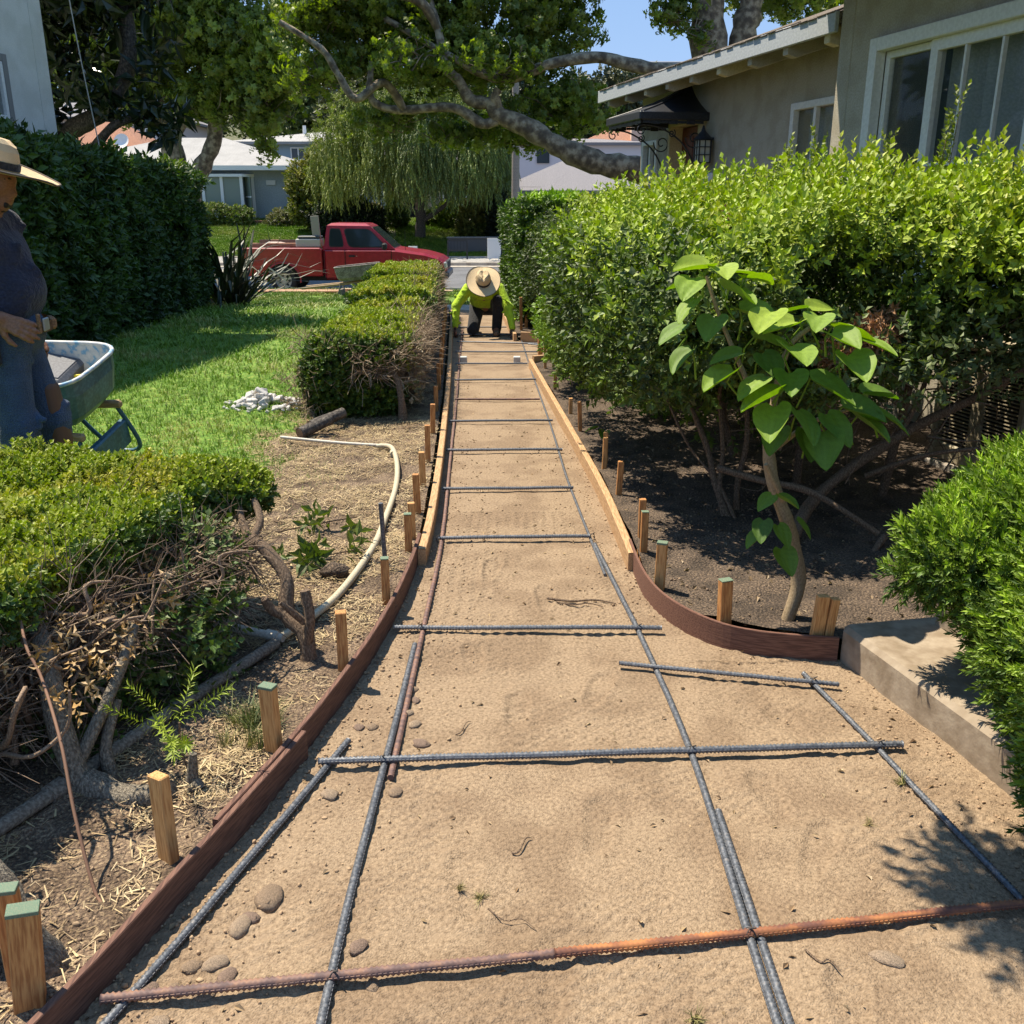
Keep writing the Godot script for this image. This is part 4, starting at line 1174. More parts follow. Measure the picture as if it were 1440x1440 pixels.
	o = far_house("white_upper_house", "white stucco house with small window above the grey shingle roof", 0.3, 8.0, 60.0, 7.0, 1.8, 5.0, 5.5, mat(lin(0.55, 0.52, 0.54), 0.9), grey_roof, 3.0, 0.3)
	far_window(o, -2.6, -2.0, 2.2, 2.9, 3.55, dark_glass, dark_glass)
	o = far_house("red_tiled_house", "red tiled house with pinkish chimney beyond the leaning limb", 4.4, 14.0, 70.0, 8.0, 3.0, 5.2, 7.1, mat(lin(0.5, 0.38, 0.30), 0.9), tile, 3.8, 0.5)
	part("chimney", boxm(Vector3(-0.5, 3.2, 3.0), Vector3(0.8, 2.2, 0.8)), mat(lin(0.62, 0.47, 0.36), 0.9), o)
	for i in 30: part("tile", boxm(Vector3(-5.2 + i * 0.36, 2.22, 4.58), Vector3(0.22, 0.1, 0.3), 0.03), tile, o)
	# modern house on the hilltop
	var hgt := 18.9
	o = thing("hilltop_house", "flat-roofed grey modern house on the hilltop above the red tiles", "house", V(21.5, hgt - 2.0, 150.0))
	part("wall", boxm(Vector3(0, 1.2, 0), Vector3(9.5, 2.8, 8.0)), mat(lin(0.34, 0.33, 0.32), 0.9), o)
	part("roof", boxm(Vector3(0.2, 2.95, 0.2), Vector3(10.4, 1.3, 9.0), 0.1), mat(lin(0.30, 0.30, 0.31), 0.8), o)
	part("terrace_wall", boxm(Vector3(-1.0, 1.6, 4.6), Vector3(7.0, 0.5, 0.3)), mat(lin(0.7, 0.68, 0.64), 0.8), o)
	dish(o, Vector3(-3.5, 2.1, 5.0), 0.9)
	dish(o, Vector3(-1.6, 2.1, 5.0), 0.9)
	# dark low retaining wall and pole
	o = thing("retaining_wall", "dark low retaining wall at the edge of the far lawn beside the pole", "wall", V(0.6, -0.25, 38.6))
	part("wall", boxm(Vector3(-0.9, 0.25, 0), Vector3(4.4, 0.75, 0.25), 0.02), mat(lin(0.09, 0.09, 0.095), 0.9), o)
	part("coping", boxm(Vector3(-0.9, 0.65, 0), Vector3(4.5, 0.06, 0.34), 0.01), mat(lin(0.16, 0.155, 0.15), 0.9), o)
	o = thing("utility_pole", "weathered grey wooden pole standing across the street by the weeping tree", "pole", V(0.12, -0.3, 38.0))
	mb = MB.new()
	mb.tube([Vector3.ZERO, Vector3(0.02, 4, 0), Vector3(0.0, 9.5, 0)], [0.17, 0.15, 0.11], 10)
	part("shaft", mb.done(), wood(lin(0.17, 0.14, 0.115), lin(0.33, 0.29, 0.25), 1, 0.9, 8), o)
	part("crossarm", boxm(Vector3(0, 8.9, 0.12), Vector3(2.2, 0.12, 0.1), 0.01), wood(lin(0.17, 0.14, 0.115), lin(0.33, 0.29, 0.25), 0, 0.9, 8), o)

# ---------------------------------------------------------------- plants
func leaf_into(mb: MB, base: Vector3, dir: Vector3, nrm: Vector3, length: float, width: float, fold := 0.15, droop := 0.1) -> void:
	var side := dir.cross(nrm).normalized()
	nrm = side.cross(dir).normalized()
	var mid := base + dir * length * 0.5 - nrm * length * droop * 0.3
	var l := base + dir * length * 0.42 + side * width * 0.5 + nrm * width * fold
	var r := base + dir * length * 0.42 - side * width * 0.5 + nrm * width * fold
	var tip := base + dir * length - nrm * length * droop
	mb.tri(base, l, mid); mb.tri(mid, l, tip); mb.tri(base, mid, r); mb.tri(mid, tip, r)

func rdir() -> Vector3:
	var z := R(-1, 1)
	var t := R(0, TAU)
	var s := sqrt(1.0 - z * z)
	return Vector3(s * cos(t), z, s * sin(t))

func along(d: Vector3, spin: float) -> Basis:
	var y := d.normalized()
	var x := y.cross(Vector3(0.3, 0.1, 1.0) if absf(y.z) < 0.9 else Vector3.RIGHT).normalized()
	return Basis(x, y, x.cross(y)).rotated(y, spin)

# a sprig along +y
func sprig(count: int, stem: float, length: float, width: float, spread: float, fold := 0.15, droop := 0.1, vary := 0.25) -> ArrayMesh:
	var mb := MB.new()
	for i in count:
		var t := (i + 0.5) / count
		var a := i * 2.4 + R(-0.3, 0.3)
		var out := Vector3(cos(a), 0, sin(a))
		var lean := spread * (1.15 - t * 0.6)
		var d := (Vector3.UP * cos(lean) + out * sin(lean)).normalized()
		var n := (Vector3.UP * sin(lean) - out * cos(lean)).normalized()
		mb.col = Color.WHITE * R(1.0 - vary, 1.0 + vary)
		leaf_into(mb, Vector3.UP * stem * t, d, n, length * R(0.75, 1.15), width * R(0.8, 1.15), fold, droop)
	return mb.done()

func lobed(count: int, stem: float, size: float) -> ArrayMesh:
	var mb := MB.new()
	for i in count:
		var t := (i + 0.5) / count
		var a := i * 2.4 + R(-0.4, 0.4)
		var out := Vector3(cos(a), R(-0.4, 0.5), sin(a)).normalized()
		var n := (Vector3.UP + rdir() * 0.5).normalized()
		var side := out.cross(n).normalized()
		n = side.cross(out)
		var s := size * R(0.7, 1.15)
		var c := Vector3.UP * stem * t + out * s * 0.35
		mb.col = Color.WHITE * R(0.75, 1.2)
		var ring := []
		for k in 10:
			var an := PI * 0.9 * (k / 4.5 - 1.0)
			var rr := s * (0.62 if k % 2 == 1 else 0.34)
			ring.append(c + (out * cos(an) + side * sin(an)) * rr - n * rr * 0.25)
		for k in 9: mb.tri(c, ring[k], ring[k + 1])
	return mb.done()

func strand(length: float, count: int, leaf: float, width: float) -> ArrayMesh:
	var mb := MB.new()
	for i in count:
		var t := (i + R(0, 1)) / count
		var a := R(0, TAU)
		var p := Vector3(sin(t * 5.0) * 0.04, -length * t, cos(t * 4.0) * 0.04)
		var d := Vector3(cos(a) * 0.55, -1.0, sin(a) * 0.55).normalized()
		mb.col = Color.WHITE * R(0.75, 1.25)
		leaf_into(mb, p, d, Vector3(cos(a), 0.6, sin(a)).normalized(), leaf * R(0.7, 1.2), width, 0.1, 0.05)
	return mb.done()

func twig_mesh(n: int, length: float, r: float, bend: float) -> ArrayMesh:
	var mb := MB.new()
	var p0 := Vector3.ZERO
	for i in n:
		var d := (Vector3.UP * 1.4 + rdir()).normalized()
		var st := Vector3(0, R(0, length * 0.5), 0) if i else Vector3.ZERO
		var l := length * R(0.45, 1.0)
		mb.col = Color.WHITE * R(0.7, 1.3)
		mb.tube([st, st + d * l * 0.5 + rdir() * bend * l, st + d * l + rdir() * bend * l * 1.6], [r, r * 0.75, r * 0.35], 3, false)
	return mb.done()

func grass_tuft(n: int, h: float, w: float, spread: float) -> ArrayMesh:
	var mb := MB.new()
	for i in n:
		var a := R(0, TAU)
		var o := Vector3(cos(a), 0, sin(a))
		var b := o * R(0, spread)
		var side := o.cross(Vector3.UP) * w * 0.5
		var hh := h * R(0.5, 1.1)
		var mid := b + Vector3.UP * hh * 0.55 + o * hh * R(0.05, 0.25)
		var tip := b + Vector3.UP * hh * R(0.7, 1.0) + o * hh * R(0.25, 0.8)
		mb.col = Color.WHITE * R(0.75, 1.25)
		mb.tri(b - side, b + side, mid + side * 0.8)
		mb.tri(b - side, mid + side * 0.8, mid - side * 0.8)
		mb.tri(mid - side * 0.8, mid + side * 0.8, tip)
	return mb.done()

func scatter(parent: Node3D, called: String, mesh: Mesh, m: Material, xf: Array, cols: Array) -> MultiMeshInstance3D:
	var mm := MultiMesh.new()
	mm.transform_format = MultiMesh.TRANSFORM_3D
	mm.use_colors = true
	mm.mesh = mesh
	mm.instance_count = xf.size()
	for i in xf.size():
		mm.set_instance_transform(i, xf[i])
		mm.set_instance_color(i, cols[i])
	var o := MultiMeshInstance3D.new()
	o.multimesh = mm
	o.material_override = m
	var k := 0
	var nm := called
	if parent == self: nm = numbered(called)
	else:
		while parent.has_node(nm):
			k += 1
			nm = "%s_%03d" % [called, k]
	o.name = nm
	o.set_meta("kind", "stuff")
	parent.add_child(o)
	return o

func mixc(a: Color, b: Color, t: float, vary := 0.2) -> Color:
	var c := a.lerp(b, clampf(t, 0, 1))
	var s := R(1.0 - vary, 1.0 + vary)
	return Color(c.r * s, c.g * s, c.b * s)

# leaves over the surface of a set of ellipsoids. blobs: [centre, radii]; tone(p, d) gives the colour
func shell(parent: Node3D, called: String, blobs: Array, per_m2: float, mesh: Mesh, m: Material, tone: Callable, scale := Vector2(0.8, 1.2), up := 0.35, deep := 0.3, rough := 0.12, keep = null, freq := 3.0) -> void:
	var xf := []
	var cols := []
	for bi in blobs.size():
		var c: Vector3 = blobs[bi][0]
		var r: Vector3 = blobs[bi][1]
		var area := 4.0 * PI * pow((pow(r.x * r.y, 1.6) + pow(r.x * r.z, 1.6) + pow(r.y * r.z, 1.6)) / 3.0, 1.0 / 1.6)
		for i in int(area * per_m2):
			var d := rdir()
			var q := c + d * r
			var bump := nz.get_noise_3d(q.x * 20.0 * freq, q.y * 20.0 * freq, q.z * 20.0 * freq) * rough * 2.0
			var s := 1.0 + bump + minf(0.0, log(maxf(rng.randf(), 0.002)) * deep * 0.35 + deep * 0.1)
			var p := c + d * r * s
			var inside := false
			for bj in blobs.size():
				if bj == bi: continue
				if ((p - blobs[bj][0]) / blobs[bj][1]).length() < 0.78:
					inside = true
					break
			if inside: continue
			if keep != null and not keep.call(p): continue
			var nrm := (d / r).normalized()
			var dir := (nrm + Vector3.UP * up + rdir() * 0.7).normalized()
			xf.append(Transform3D(along(dir, R(0, TAU)).scaled(Vector3.ONE * R(scale.x, scale.y)), p))
			cols.append(tone.call(p, d))
	scatter(parent, called, mesh, m, xf, cols)

# leaves over the faces of a box-like hedge: frame runs from p0 to p1 along the middle line, half widths, heights
func hedge_leaves(parent: Node3D, called: String, p0: Vector3, p1: Vector3, half: float, h0: float, h1: float, per_m2: float, mesh: Mesh, m: Material, tone: Callable, faces: Array, scale := Vector2(0.8, 1.2), deep := 0.08, rough := 0.05, up := 0.4, hi2 := -1.0) -> void:
	var ax := (p1 - p0)
	var ln := ax.length()
	ax /= ln
	var sd := ax.cross(Vector3.UP).normalized()
	var xf := []
	var cols := []
	if hi2 < 0.0: hi2 = h1
	for f in faces:
		var w: float = f[1]
		var area := 0.0
		match f[0]:
			"top": area = ln * half * 2
			"left", "right": area = ln * (h1 - h0)
			"near", "far": area = half * 2 * (h1 - h0)
		for i in int(area * per_m2 * w):
			var u := rng.randf()
			var v := rng.randf()
			var dp := -log(maxf(rng.randf(), 0.01)) * deep
			var nrm := Vector3.UP
			var p := Vector3.ZERO
			var top := lerpf(h1, hi2, u)
			match f[0]:
				"top":
					p = p0 + ax * ln * u + sd * half * (v * 2 - 1) + Vector3.UP * top
				"left":
					nrm = -sd
					p = p0 + ax * ln * u - sd * half + Vector3.UP * lerpf(h0, top, v)
				"right":
					nrm = sd
					p = p0 + ax * ln * u + sd * half + Vector3.UP * lerpf(h0, top, v)
				"near":
					nrm = -ax
					p = p0 + sd * half * (u * 2 - 1) + Vector3.UP * lerpf(h0, h1, v)
				"far":
					nrm = ax
					p = p1 + sd * half * (u * 2 - 1) + Vector3.UP * lerpf(h0, hi2, v)
			var bump := nz.get_noise_3d(p.x * 60.0, p.y * 60.0, p.z * 60.0) * rough * 2.0 + nz.get_noise_3d(p.x * 220.0, p.y * 220.0, p.z * 220.0) * rough
			p += nrm * (bump - dp)
			# rounded shoulders
			var over := maxf(0.0, absf((p - p0).dot(sd)) - (half - 0.12))
			if f[0] == "top": p.y -= over * over * 2.5
			var dir := (nrm + Vector3.UP * up + rdir() * 0.6).normalized()
			xf.append(Transform3D(along(dir, R(0, TAU)).scaled(Vector3.ONE * R(scale.x, scale.y)), p))
			cols.append(tone.call(p, nrm))
	scatter(parent, called, mesh, m, xf, cols)

func branch(o: Node3D, called: String, pts: Array, r0: float, r1: float, m: Material, sides := 7, per := 5) -> void:
	var path := curve(pts, per)
	var mb := MB.new()
	var rad := []
	for i in path.size():
		rad.append(lerpf(r0, r1, float(i) / (path.size() - 1)) * (1.0 + nz.get_noise_3d(path[i].x * 300.0, path[i].y * 300.0, path[i].z * 300.0) * 0.35))
	mb.tube(path, rad, sides)
	part(called, mb.done(), m, o)

func wander(a: Vector3, b: Vector3, amt: float, n := 3) -> Array:
	var out := [a]
	for i in range(1, n): out.append(a.lerp(b, float(i) / n) + rdir() * amt)
	out.append(b)
	return out

func build_materials_plants() -> void:
	M.leaf = leafy(0.55, Color(0.65, 0.72, 0.14))
	M.leaf_dull = leafy(0.6, Color(0.3, 0.34, 0.08))
	M.grass = leafy(0.6, Color(0.5, 0.6, 0.14))
	M.twig = tinted(0.9)
	M.bark = mottled([[0.25, lin(0.10, 0.065, 0.042)], [0.5, lin(0.19, 0.125, 0.08)], [0.75, lin(0.30, 0.21, 0.135)]], Vector3(0.12, 0.3, 0.12), 0.95, 0.03, 4, 0.5, 0.06)
	M.bark_grey = mottled([[0.25, lin(0.12, 0.10, 0.075)], [0.5, lin(0.22, 0.185, 0.14)], [0.75, lin(0.36, 0.31, 0.23)]], Vector3(0.15, 0.3, 0.15), 0.95, 0.03, 4, 0.6, 0.06, true, 2)
	M.bark_plane = mottled([[0.25, lin(0.10, 0.075, 0.05)], [0.45, lin(0.17, 0.13, 0.085)], [0.58, lin(0.26, 0.205, 0.135)], [0.75, lin(0.38, 0.31, 0.21)]], Vector3(2.2, 2.2, 2.2), 0.9, 0.02, 4, 1.0, 0.05, true, 3)
	M.bark_dark = mottled([[0.3, lin(0.05, 0.042, 0.036)], [0.6, lin(0.10, 0.085, 0.072)], [0.8, lin(0.17, 0.145, 0.12)]], Vector3(0.5, 0.8, 0.5), 0.95, 0.03, 4, 0.8, 0.05, true, 4)
	M.sapling = mottled([[0.3, lin(0.26, 0.185, 0.105)], [0.7, lin(0.40, 0.30, 0.18)]], Vector3(0.1, 0.25, 0.1), 0.85, 0.03, 4, 0.2, 0.06, true, 5)

func build_lawn_grass() -> void:
	var mesh := grass_tuft(9, 0.055, 0.0042, 0.035)
	var xf := []
	var cols := []
	var lush := Color(0.13, 0.235, 0.022)
	var lime := Color(0.22, 0.32, 0.03)
	var straw := Color(0.46, 0.39, 0.14)
	for band in [[3.4, 6.0, 700], [6.0, 9.0, 420], [9.0, 13.0, 170], [13.0, 17.6, 80]]:
		var far := smoothstep(5.0, 15.0, band[0])
		for i in int((band[1] - band[0]) * 4.6 * band[2]):
			var a := R(band[0], band[1])
			var x := R(-6.0, -1.05)
			if x < -0.62 * a - 0.3: continue
			var edge := -1.28 - 0.35 * smoothstep(6.0, 7.5, a) + nz.get_noise_2d(x * 90.0, a * 90.0) * 0.5
			if x > edge and R(0, 1) < smoothstep(0.0, 0.45, x - edge) + 0.1: continue
			var dry := nz.get_noise_2d(x * 35.0 + 90.0, a * 35.0) * 1.3 + nz.get_noise_2d(x * 130.0, a * 130.0) * 0.5 - 0.05 + smoothstep(-1.7, -1.2, x) * 0.5
			var s := R(0.7, 1.25) * (1.0 + far * 0.9)
			xf.append(Transform3D(along((Vector3.UP + rdir() * 0.25).normalized(), R(0, TAU)).scaled(Vector3(s * (1.0 + far), s, s * (1.0 + far))), V(x, lawn_h(x, a) - 0.006, a)))
			cols.append(mixc(lush.lerp(lime, R(0, 1)), straw, dry + R(-0.25, 0.25), 0.25))
	var o := scatter(self, "lawn_grass", mesh, M.grass, xf, cols)
	tag(o, "mown green grass of the front lawn beside the clipped hedge", "grass")
	# parkway and far lawn, coarser
	xf = []; cols = []
	var mesh2 := grass_tuft(8, 0.1, 0.012, 0.12)
	for i in 9000:
		var a := R(18.9, 23.7)
		var x := R(-8.0, 2.0)
		if nz.get_noise_2d(x * 30.0, a * 30.0) > 0.15: continue
		xf.append(Transform3D(along((Vector3.UP + rdir() * 0.25).normalized(), R(0, TAU)).scaled(Vector3.ONE * R(0.6, 1.2)), V(x, gh(a), a)))
		cols.append(mixc(lush, straw, nz.get_noise_2d(x * 40.0, a * 70.0) + R(-0.1, 0.4), 0.25))
	for i in 26000:
		var a := R(37.6, 46.0)
		var x := R(-16.0, 1.5)
		var c1 := (a - 39.6)
		if a > 39.6 and x > -1.1 - c1 * 0.42 and x < 0.4 - c1 * 0.36: continue
		xf.append(Transform3D(along((Vector3.UP + rdir() * 0.25).normalized(), R(0, TAU)).scaled(Vector3(1.6, R(0.8, 1.4), 1.6)), V(x, gh(a), a)))
		cols.append(mixc(lush.lerp(lime, R(0, 1)), straw, nz.get_noise_2d(x * 14.0, a * 20.0) * 0.8 + R(-0.2, 0.3), 0.2))
	o = scatter(self, "street_grass", mesh2, M.grass, xf, cols)
	tag(o, "grass of the parkway and of the lawns across the street", "grass")
	# dry clippings on the bare beds
	var mb := MB.new()
	for i in 7:
		var p := Vector3(R(-0.05, 0.05), R(0.0, 0.012), R(-0.05, 0.05))
		var a := R(0, TAU)
		var d := Vector3(cos(a), R(-0.15, 0.15), sin(a)) * R(0.015, 0.05)
		var s := d.cross(Vector3.UP).normalized() * R(0.0012, 0.003)
		mb.col = Color.WHITE * R(0.6, 1.3)
		mb.tri(p - s, p + s, p + d + s * 0.4)
		mb.tri(p - s, p + d + s * 0.4, p + d - s * 0.4)
	xf = []; cols = []
	for i in 10500:
		var a := 1.5 + pow(R(0, 1), 1.3) * 7.5
		var w := R(0.06, 1.35)
		var x := left_x(a) - w
		var k := nz.get_noise_2d(x * 70.0, a * 70.0)
		if k < -0.25 or (a < 3.4 and k < 0.2 and R(0, 1) < 0.88): continue
		xf.append(Transform3D(along((Vector3.UP + rdir() * 0.2).normalized(), R(0, TAU)).scaled(Vector3.ONE * R(0.6, 1.3)), V(x, maxf(soil(x, a), lawn_h(x, a) if x < -1.3 else -9.0) + 0.003, a)))
		cols.append(mixc(Color(0.50, 0.38, 0.20), Color(0.24, 0.15, 0.075), R(-0.4, 1.0), 0.3))
	o = scatter(self, "dry_clippings", mb.done(), M.leaf_dull, xf, cols)
	tag(o, "straw-coloured clippings strewn over the bare bed left of the boards", "clippings")
	# crumbs of earth
	mb = MB.new()
	mb.blob(Vector3.ZERO, Vector3(0.011, 0.008, 0.010), nz, 0.0, 5, 3)
	xf = []; cols = []
	for i in 9000:
		var a := 1.3 + pow(R(0, 1), 1.6) * 6.0
		var x := 0.0
		var y := 0.0
		var c := Color(0.33, 0.22, 0.13)
		if i % 3 == 0:
			var near_left := R(0, 1) < 0.6
			x = left_x(a) + R(0, 1) * R(0, 1) * 0.5 if near_left else (right_x(a) if a > 3.7 else 1.3 + (3.3 - a) * 0.2) - R(0, 1) * R(0, 1) * 0.5
			y = gh(a) + bumps(x, a)
		else:
			x = left_x(a) - 0.03 - R(0, 1) * 1.1 if i % 3 == 1 else maxf(right_x(a), 0.6) + 0.05 + R(0, 1) * 1.2
			y = soil(x, a)
			c = Color(0.19, 0.13, 0.085)
			if i % 3 == 2 and a < 3.6: continue
		var s := R(0.2, 0.8) * R(0.35, 1.1)
		xf.append(Transform3D(along(rdir(), 0).scaled(Vector3(R(0.7, 1.4), R(0.7, 1.2), 1) * s), V(x, y + 0.002, a)))
		cols.append(mixc(c, Color(0.42, 0.30, 0.18), R(-0.5, 0.7), 0.2))
	o = scatter(self, "earth_crumbs", mb.done(), M.twig, xf, cols)
	tag(o, "crumbs and small clods of earth along the boards", "soil")

func build_left_hedges() -> void:
	var box_leaf := sprig(10, 0.045, 0.023, 0.0125, 1.0, 0.12, 0.08)
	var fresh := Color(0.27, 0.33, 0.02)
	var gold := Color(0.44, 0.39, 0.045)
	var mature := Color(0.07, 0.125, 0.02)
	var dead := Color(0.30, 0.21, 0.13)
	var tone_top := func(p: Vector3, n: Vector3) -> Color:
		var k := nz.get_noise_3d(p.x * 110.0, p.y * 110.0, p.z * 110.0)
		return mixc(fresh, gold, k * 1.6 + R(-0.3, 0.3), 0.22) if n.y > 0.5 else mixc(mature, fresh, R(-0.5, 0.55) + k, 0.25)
	# clipped hedge in the foreground
	var o := thing("clipped_hedge", "yellow-green clipped hedge in the near bed with bare twisted stems and a stump", "hedge")
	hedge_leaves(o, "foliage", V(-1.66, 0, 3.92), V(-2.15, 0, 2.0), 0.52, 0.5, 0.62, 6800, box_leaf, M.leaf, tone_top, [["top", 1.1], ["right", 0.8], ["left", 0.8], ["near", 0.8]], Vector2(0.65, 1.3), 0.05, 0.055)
	var ax := [[V(-1.3, 0.58, 3.75), Vector3(0.2, 0.07, 0.16)], [V(-1.14, 0.56, 3.76), Vector3(0.11, 0.07, 0.1)]]
	shell(o, "foliage", ax, 5200, box_leaf, M.leaf, func(p, d): return tone_top.call(p, Vector3(0, 0.9 if d.y > 0.1 else 0.0, 0)), Vector2(0.8, 1.2), 0.4, 0.3, 0.2)
	# low leafy shoots inside, bigger rounder leaves
	var low := sprig(8, 0.09, 0.032, 0.021, 1.15, 0.1, 0.1)
	var blobs := [[V(-1.28, 0.2, 3.0), Vector3(0.2, 0.16, 0.16)], [V(-1.16, 0.33, 3.25), Vector3(0.13, 0.1, 0.13)], [V(-1.2, 0.2, 3.15), Vector3(0.14, 0.13, 0.14)], [V(-1.22, 0.42, 3.42), Vector3(0.16, 0.1, 0.16)], [V(-1.5, 0.12, 2.75), Vector3(0.2, 0.1, 0.15)]]
	shell(o, "foliage", blobs, 560, low, M.leaf, func(p, d): return mixc(mature * 1.2, Color(0.16, 0.2, 0.05), R(-0.6, 0.9), 0.25), Vector2(0.7, 1.2), 0.2, 0.9, 0.3)
	# stems
	branch(o, "trunk", [V(-0.775, -0.03, 3.24), V(-0.785, 0.14, 3.27), V(-0.86, 0.21, 3.32), V(-0.87, 0.33, 3.38), V(-0.97, 0.43, 3.45), V(-1.04, 0.45, 3.5)], 0.04, 0.018, M.bark, 9)
	branch(o, "stump", [V(-0.775, 0.12, 3.25), V(-0.755, 0.22, 3.24), V(-0.77, 0.33, 3.25)], 0.024, 0.018, M.bark)
	branch(o, "stub", [V(-0.86, 0.2, 3.31), V(-0.91, 0.23, 3.3), V(-0.935, 0.28, 3.29)], 0.022, 0.015, M.bark)
	branch(o, "stub", [V(-0.78, 0.2, 3.25), V(-0.83, 0.27, 3.22), V(-0.855, 0.3, 3.21)], 0.014, 0.009, M.bark)
	branch(o, "branch", [V(-1.02, 0.44, 3.49), V(-1.0, 0.5, 3.56), V(-1.04, 0.56, 3.64)], 0.02, 0.012, M.bark)
	branch(o, "branch", [V(-1.03, 0.45, 3.49), V(-1.08, 0.5, 3.58), V(-1.12, 0.56, 3.7)], 0.018, 0.01, M.bark)
	branch(o, "branch", [V(-1.0, 0.44, 3.47), V(-1.15, 0.44, 3.5), V(-1.3, 0.45, 3.4), V(-1.5, 0.55, 3.3)], 0.02, 0.012, M.bark)
	branch(o, "branch", [V(-1.02, 0.43, 3.48), V(-1.12, 0.41, 3.44), V(-1.26, 0.42, 3.36)], 0.012, 0.006, M.bark)
	branch(o, "trunk", [V(-1.34, -0.03, 3.0), V(-1.33, 0.2, 3.05), V(-1.3, 0.36, 3.2), V(-1.34, 0.53, 3.3)], 0.035, 0.018, M.bark, 8)
	branch(o, "trunk", [V(-1.22, 0.0, 2.42), V(-1.29, 0.08, 2.43), V(-1.34, 0.26, 2.46), V(-1.39, 0.4, 2.55), V(-1.5, 0.52, 2.7)], 0.042, 0.024, M.bark_grey, 9)
	branch(o, "cut_limb", [V(-1.27, 0.06, 2.43), V(-1.18, 0.025, 2.41), V(-1.09, 0.035, 2.39), V(-1.0, 0.065, 2.37)], 0.045, 0.038, M.bark_grey, 9)
	branch(o, "branch", [V(-1.3, 0.1, 2.44), V(-1.22, 0.3, 2.6), V(-1.2, 0.42, 2.75)], 0.022, 0.013, M.bark_grey)
	branch(o, "branch", [V(-1.22, 0.0, 2.5), V(-1.24, 0.12, 2.52), V(-1.22, 0.24, 2.6)], 0.02, 0.015, M.bark_grey)
	branch(o, "trunk", [V(-1.05, -0.03, 1.73), V(-1.11, 0.12, 1.74), V(-1.2, 0.26, 1.78), V(-1.38, 0.42, 1.85)], 0.056, 0.045, M.bark_grey, 10)
	branch(o, "stub", [V(-0.97, -0.02, 2.43), V(-0.955, 0.07, 2.44), V(-0.945, 0.15, 2.44)], 0.024, 0.014, M.bark_grey)
	branch(o, "stub", [V(-0.96, 0.03, 2.43), V(-0.93, 0.06, 2.42)], 0.02, 0.016, M.bark_grey)
	# many bare boughs reaching from the stems to the hedge top
	for i in 70:
		var t := R(0, 1)
		var u := R(0, 1)
		var b := V(-1.22 - u * 0.32 - R(0, 0.22), R(0.1, 0.4), 3.1 - u * 0.95)
		var e := b + Vector3(R(-0.2, 0.38), R(0.05, 0.3), R(-0.3, 0.3))
		e.y = minf(e.y, 0.54)
		var r0 := R(0.006, 0.013)
		branch(o, "branch", wander(b, e, 0.085, 4), r0, r0 * 0.45, M.bark if t < 0.5 else M.dry_bark, 5, 4)
	# fine dead twigs
	var tw := twig_mesh(7, 0.2, 0.0022, 0.22)
	var xf := []; var cols := []
	for i in 950:
		var u := pow(R(0, 1), 0.8)
		var base := V(-1.12, 0, 3.72).lerp(V(-1.72, 0, 2.1), u)
		var p := base + Vector3(R(-0.34, 0.13), lerpf(R(0.1, 0.5), R(0.25, 0.52), R(0, 1)), R(-0.1, 0.1))
		xf.append(Transform3D(along((rdir() + Vector3(0.5, 0.1, 0.2)).normalized(), R(0, TAU)).scaled(Vector3.ONE * R(0.5, 1.2)), p))
		cols.append(mixc(Color(0.22, 0.15, 0.105), Color(0.50, 0.38, 0.27), R(-0.3, 1.0), 0.25))
	scatter(o, "twigs", tw, M.twig, xf, cols)
	var dl := sprig(6, 0.05, 0.03, 0.014, 1.1, 0.3, 0.3)
	xf = []; cols = []
	for i in 260:
		var p := V(-1.3, 0.42, 3.0) + Vector3(R(-0.4, 0.15), R(-0.12, 0.1), R(-0.6, 0.7))
		xf.append(Transform3D(along(rdir(), R(0, TAU)).scaled(Vector3.ONE * R(0.6, 1.2)), p))
		cols.append(mixc(Color(0.42, 0.24, 0.07), Color(0.5, 0.36, 0.2), R(0, 1), 0.3))
	scatter(o, "withered_leaves", dl, M.leaf_dull, xf, cols)
	# clipped hedge farther on, in three steps
	o = thing("clipped_hedge", "long clipped hedge with stepped yellow-green top and bare twiggy side along the walk", "hedge")
	var big := sprig(10, 0.06, 0.034, 0.02, 1.0, 0.12, 0.08)
	var secs := [[-1.2, 7.55, -1.29, 10.2, 0.37, 0.665], [-1.30, 10.2, -1.41, 12.6, 0.42, 0.75], [-1.43, 12.6, -1.66, 16.2, 0.43, 0.82]]
	for k in 3:
		var q: Array = secs[k]
		var p0 := V(q[0], gh(q[1]), q[1])
		var p1 := V(q[2], gh(q[3]), q[3])
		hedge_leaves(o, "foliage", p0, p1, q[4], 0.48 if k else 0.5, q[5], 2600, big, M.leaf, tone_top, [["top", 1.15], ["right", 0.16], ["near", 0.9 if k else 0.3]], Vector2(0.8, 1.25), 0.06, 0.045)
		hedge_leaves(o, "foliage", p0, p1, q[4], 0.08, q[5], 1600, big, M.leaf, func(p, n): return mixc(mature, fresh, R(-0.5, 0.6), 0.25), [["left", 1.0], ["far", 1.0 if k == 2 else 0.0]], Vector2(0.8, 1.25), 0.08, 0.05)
	# leafy left half of the near end
	var end_blobs := [[V(-1.45, 0.42, 7.58), Vector3(0.22, 0.26, 0.2)], [V(-1.3, 0.2, 7.7), Vector3(0.34, 0.2, 0.2)], [V(-1.2, 0.55, 7.58), Vector3(0.3, 0.1, 0.1)], [V(-1.5, 0.25, 8.1), Vector3(0.16, 0.25, 0.4)]]
	shell(o, "foliage", end_blobs, 2300, big, M.leaf, func(p, d): return mixc(mature, fresh, R(-0.7, 0.6), 0.25), Vector2(0.8, 1.2), 0.3, 0.5, 0.2)
	xf = []; cols = []
	tw = twig_mesh(8, 0.26, 0.0032, 0.2)
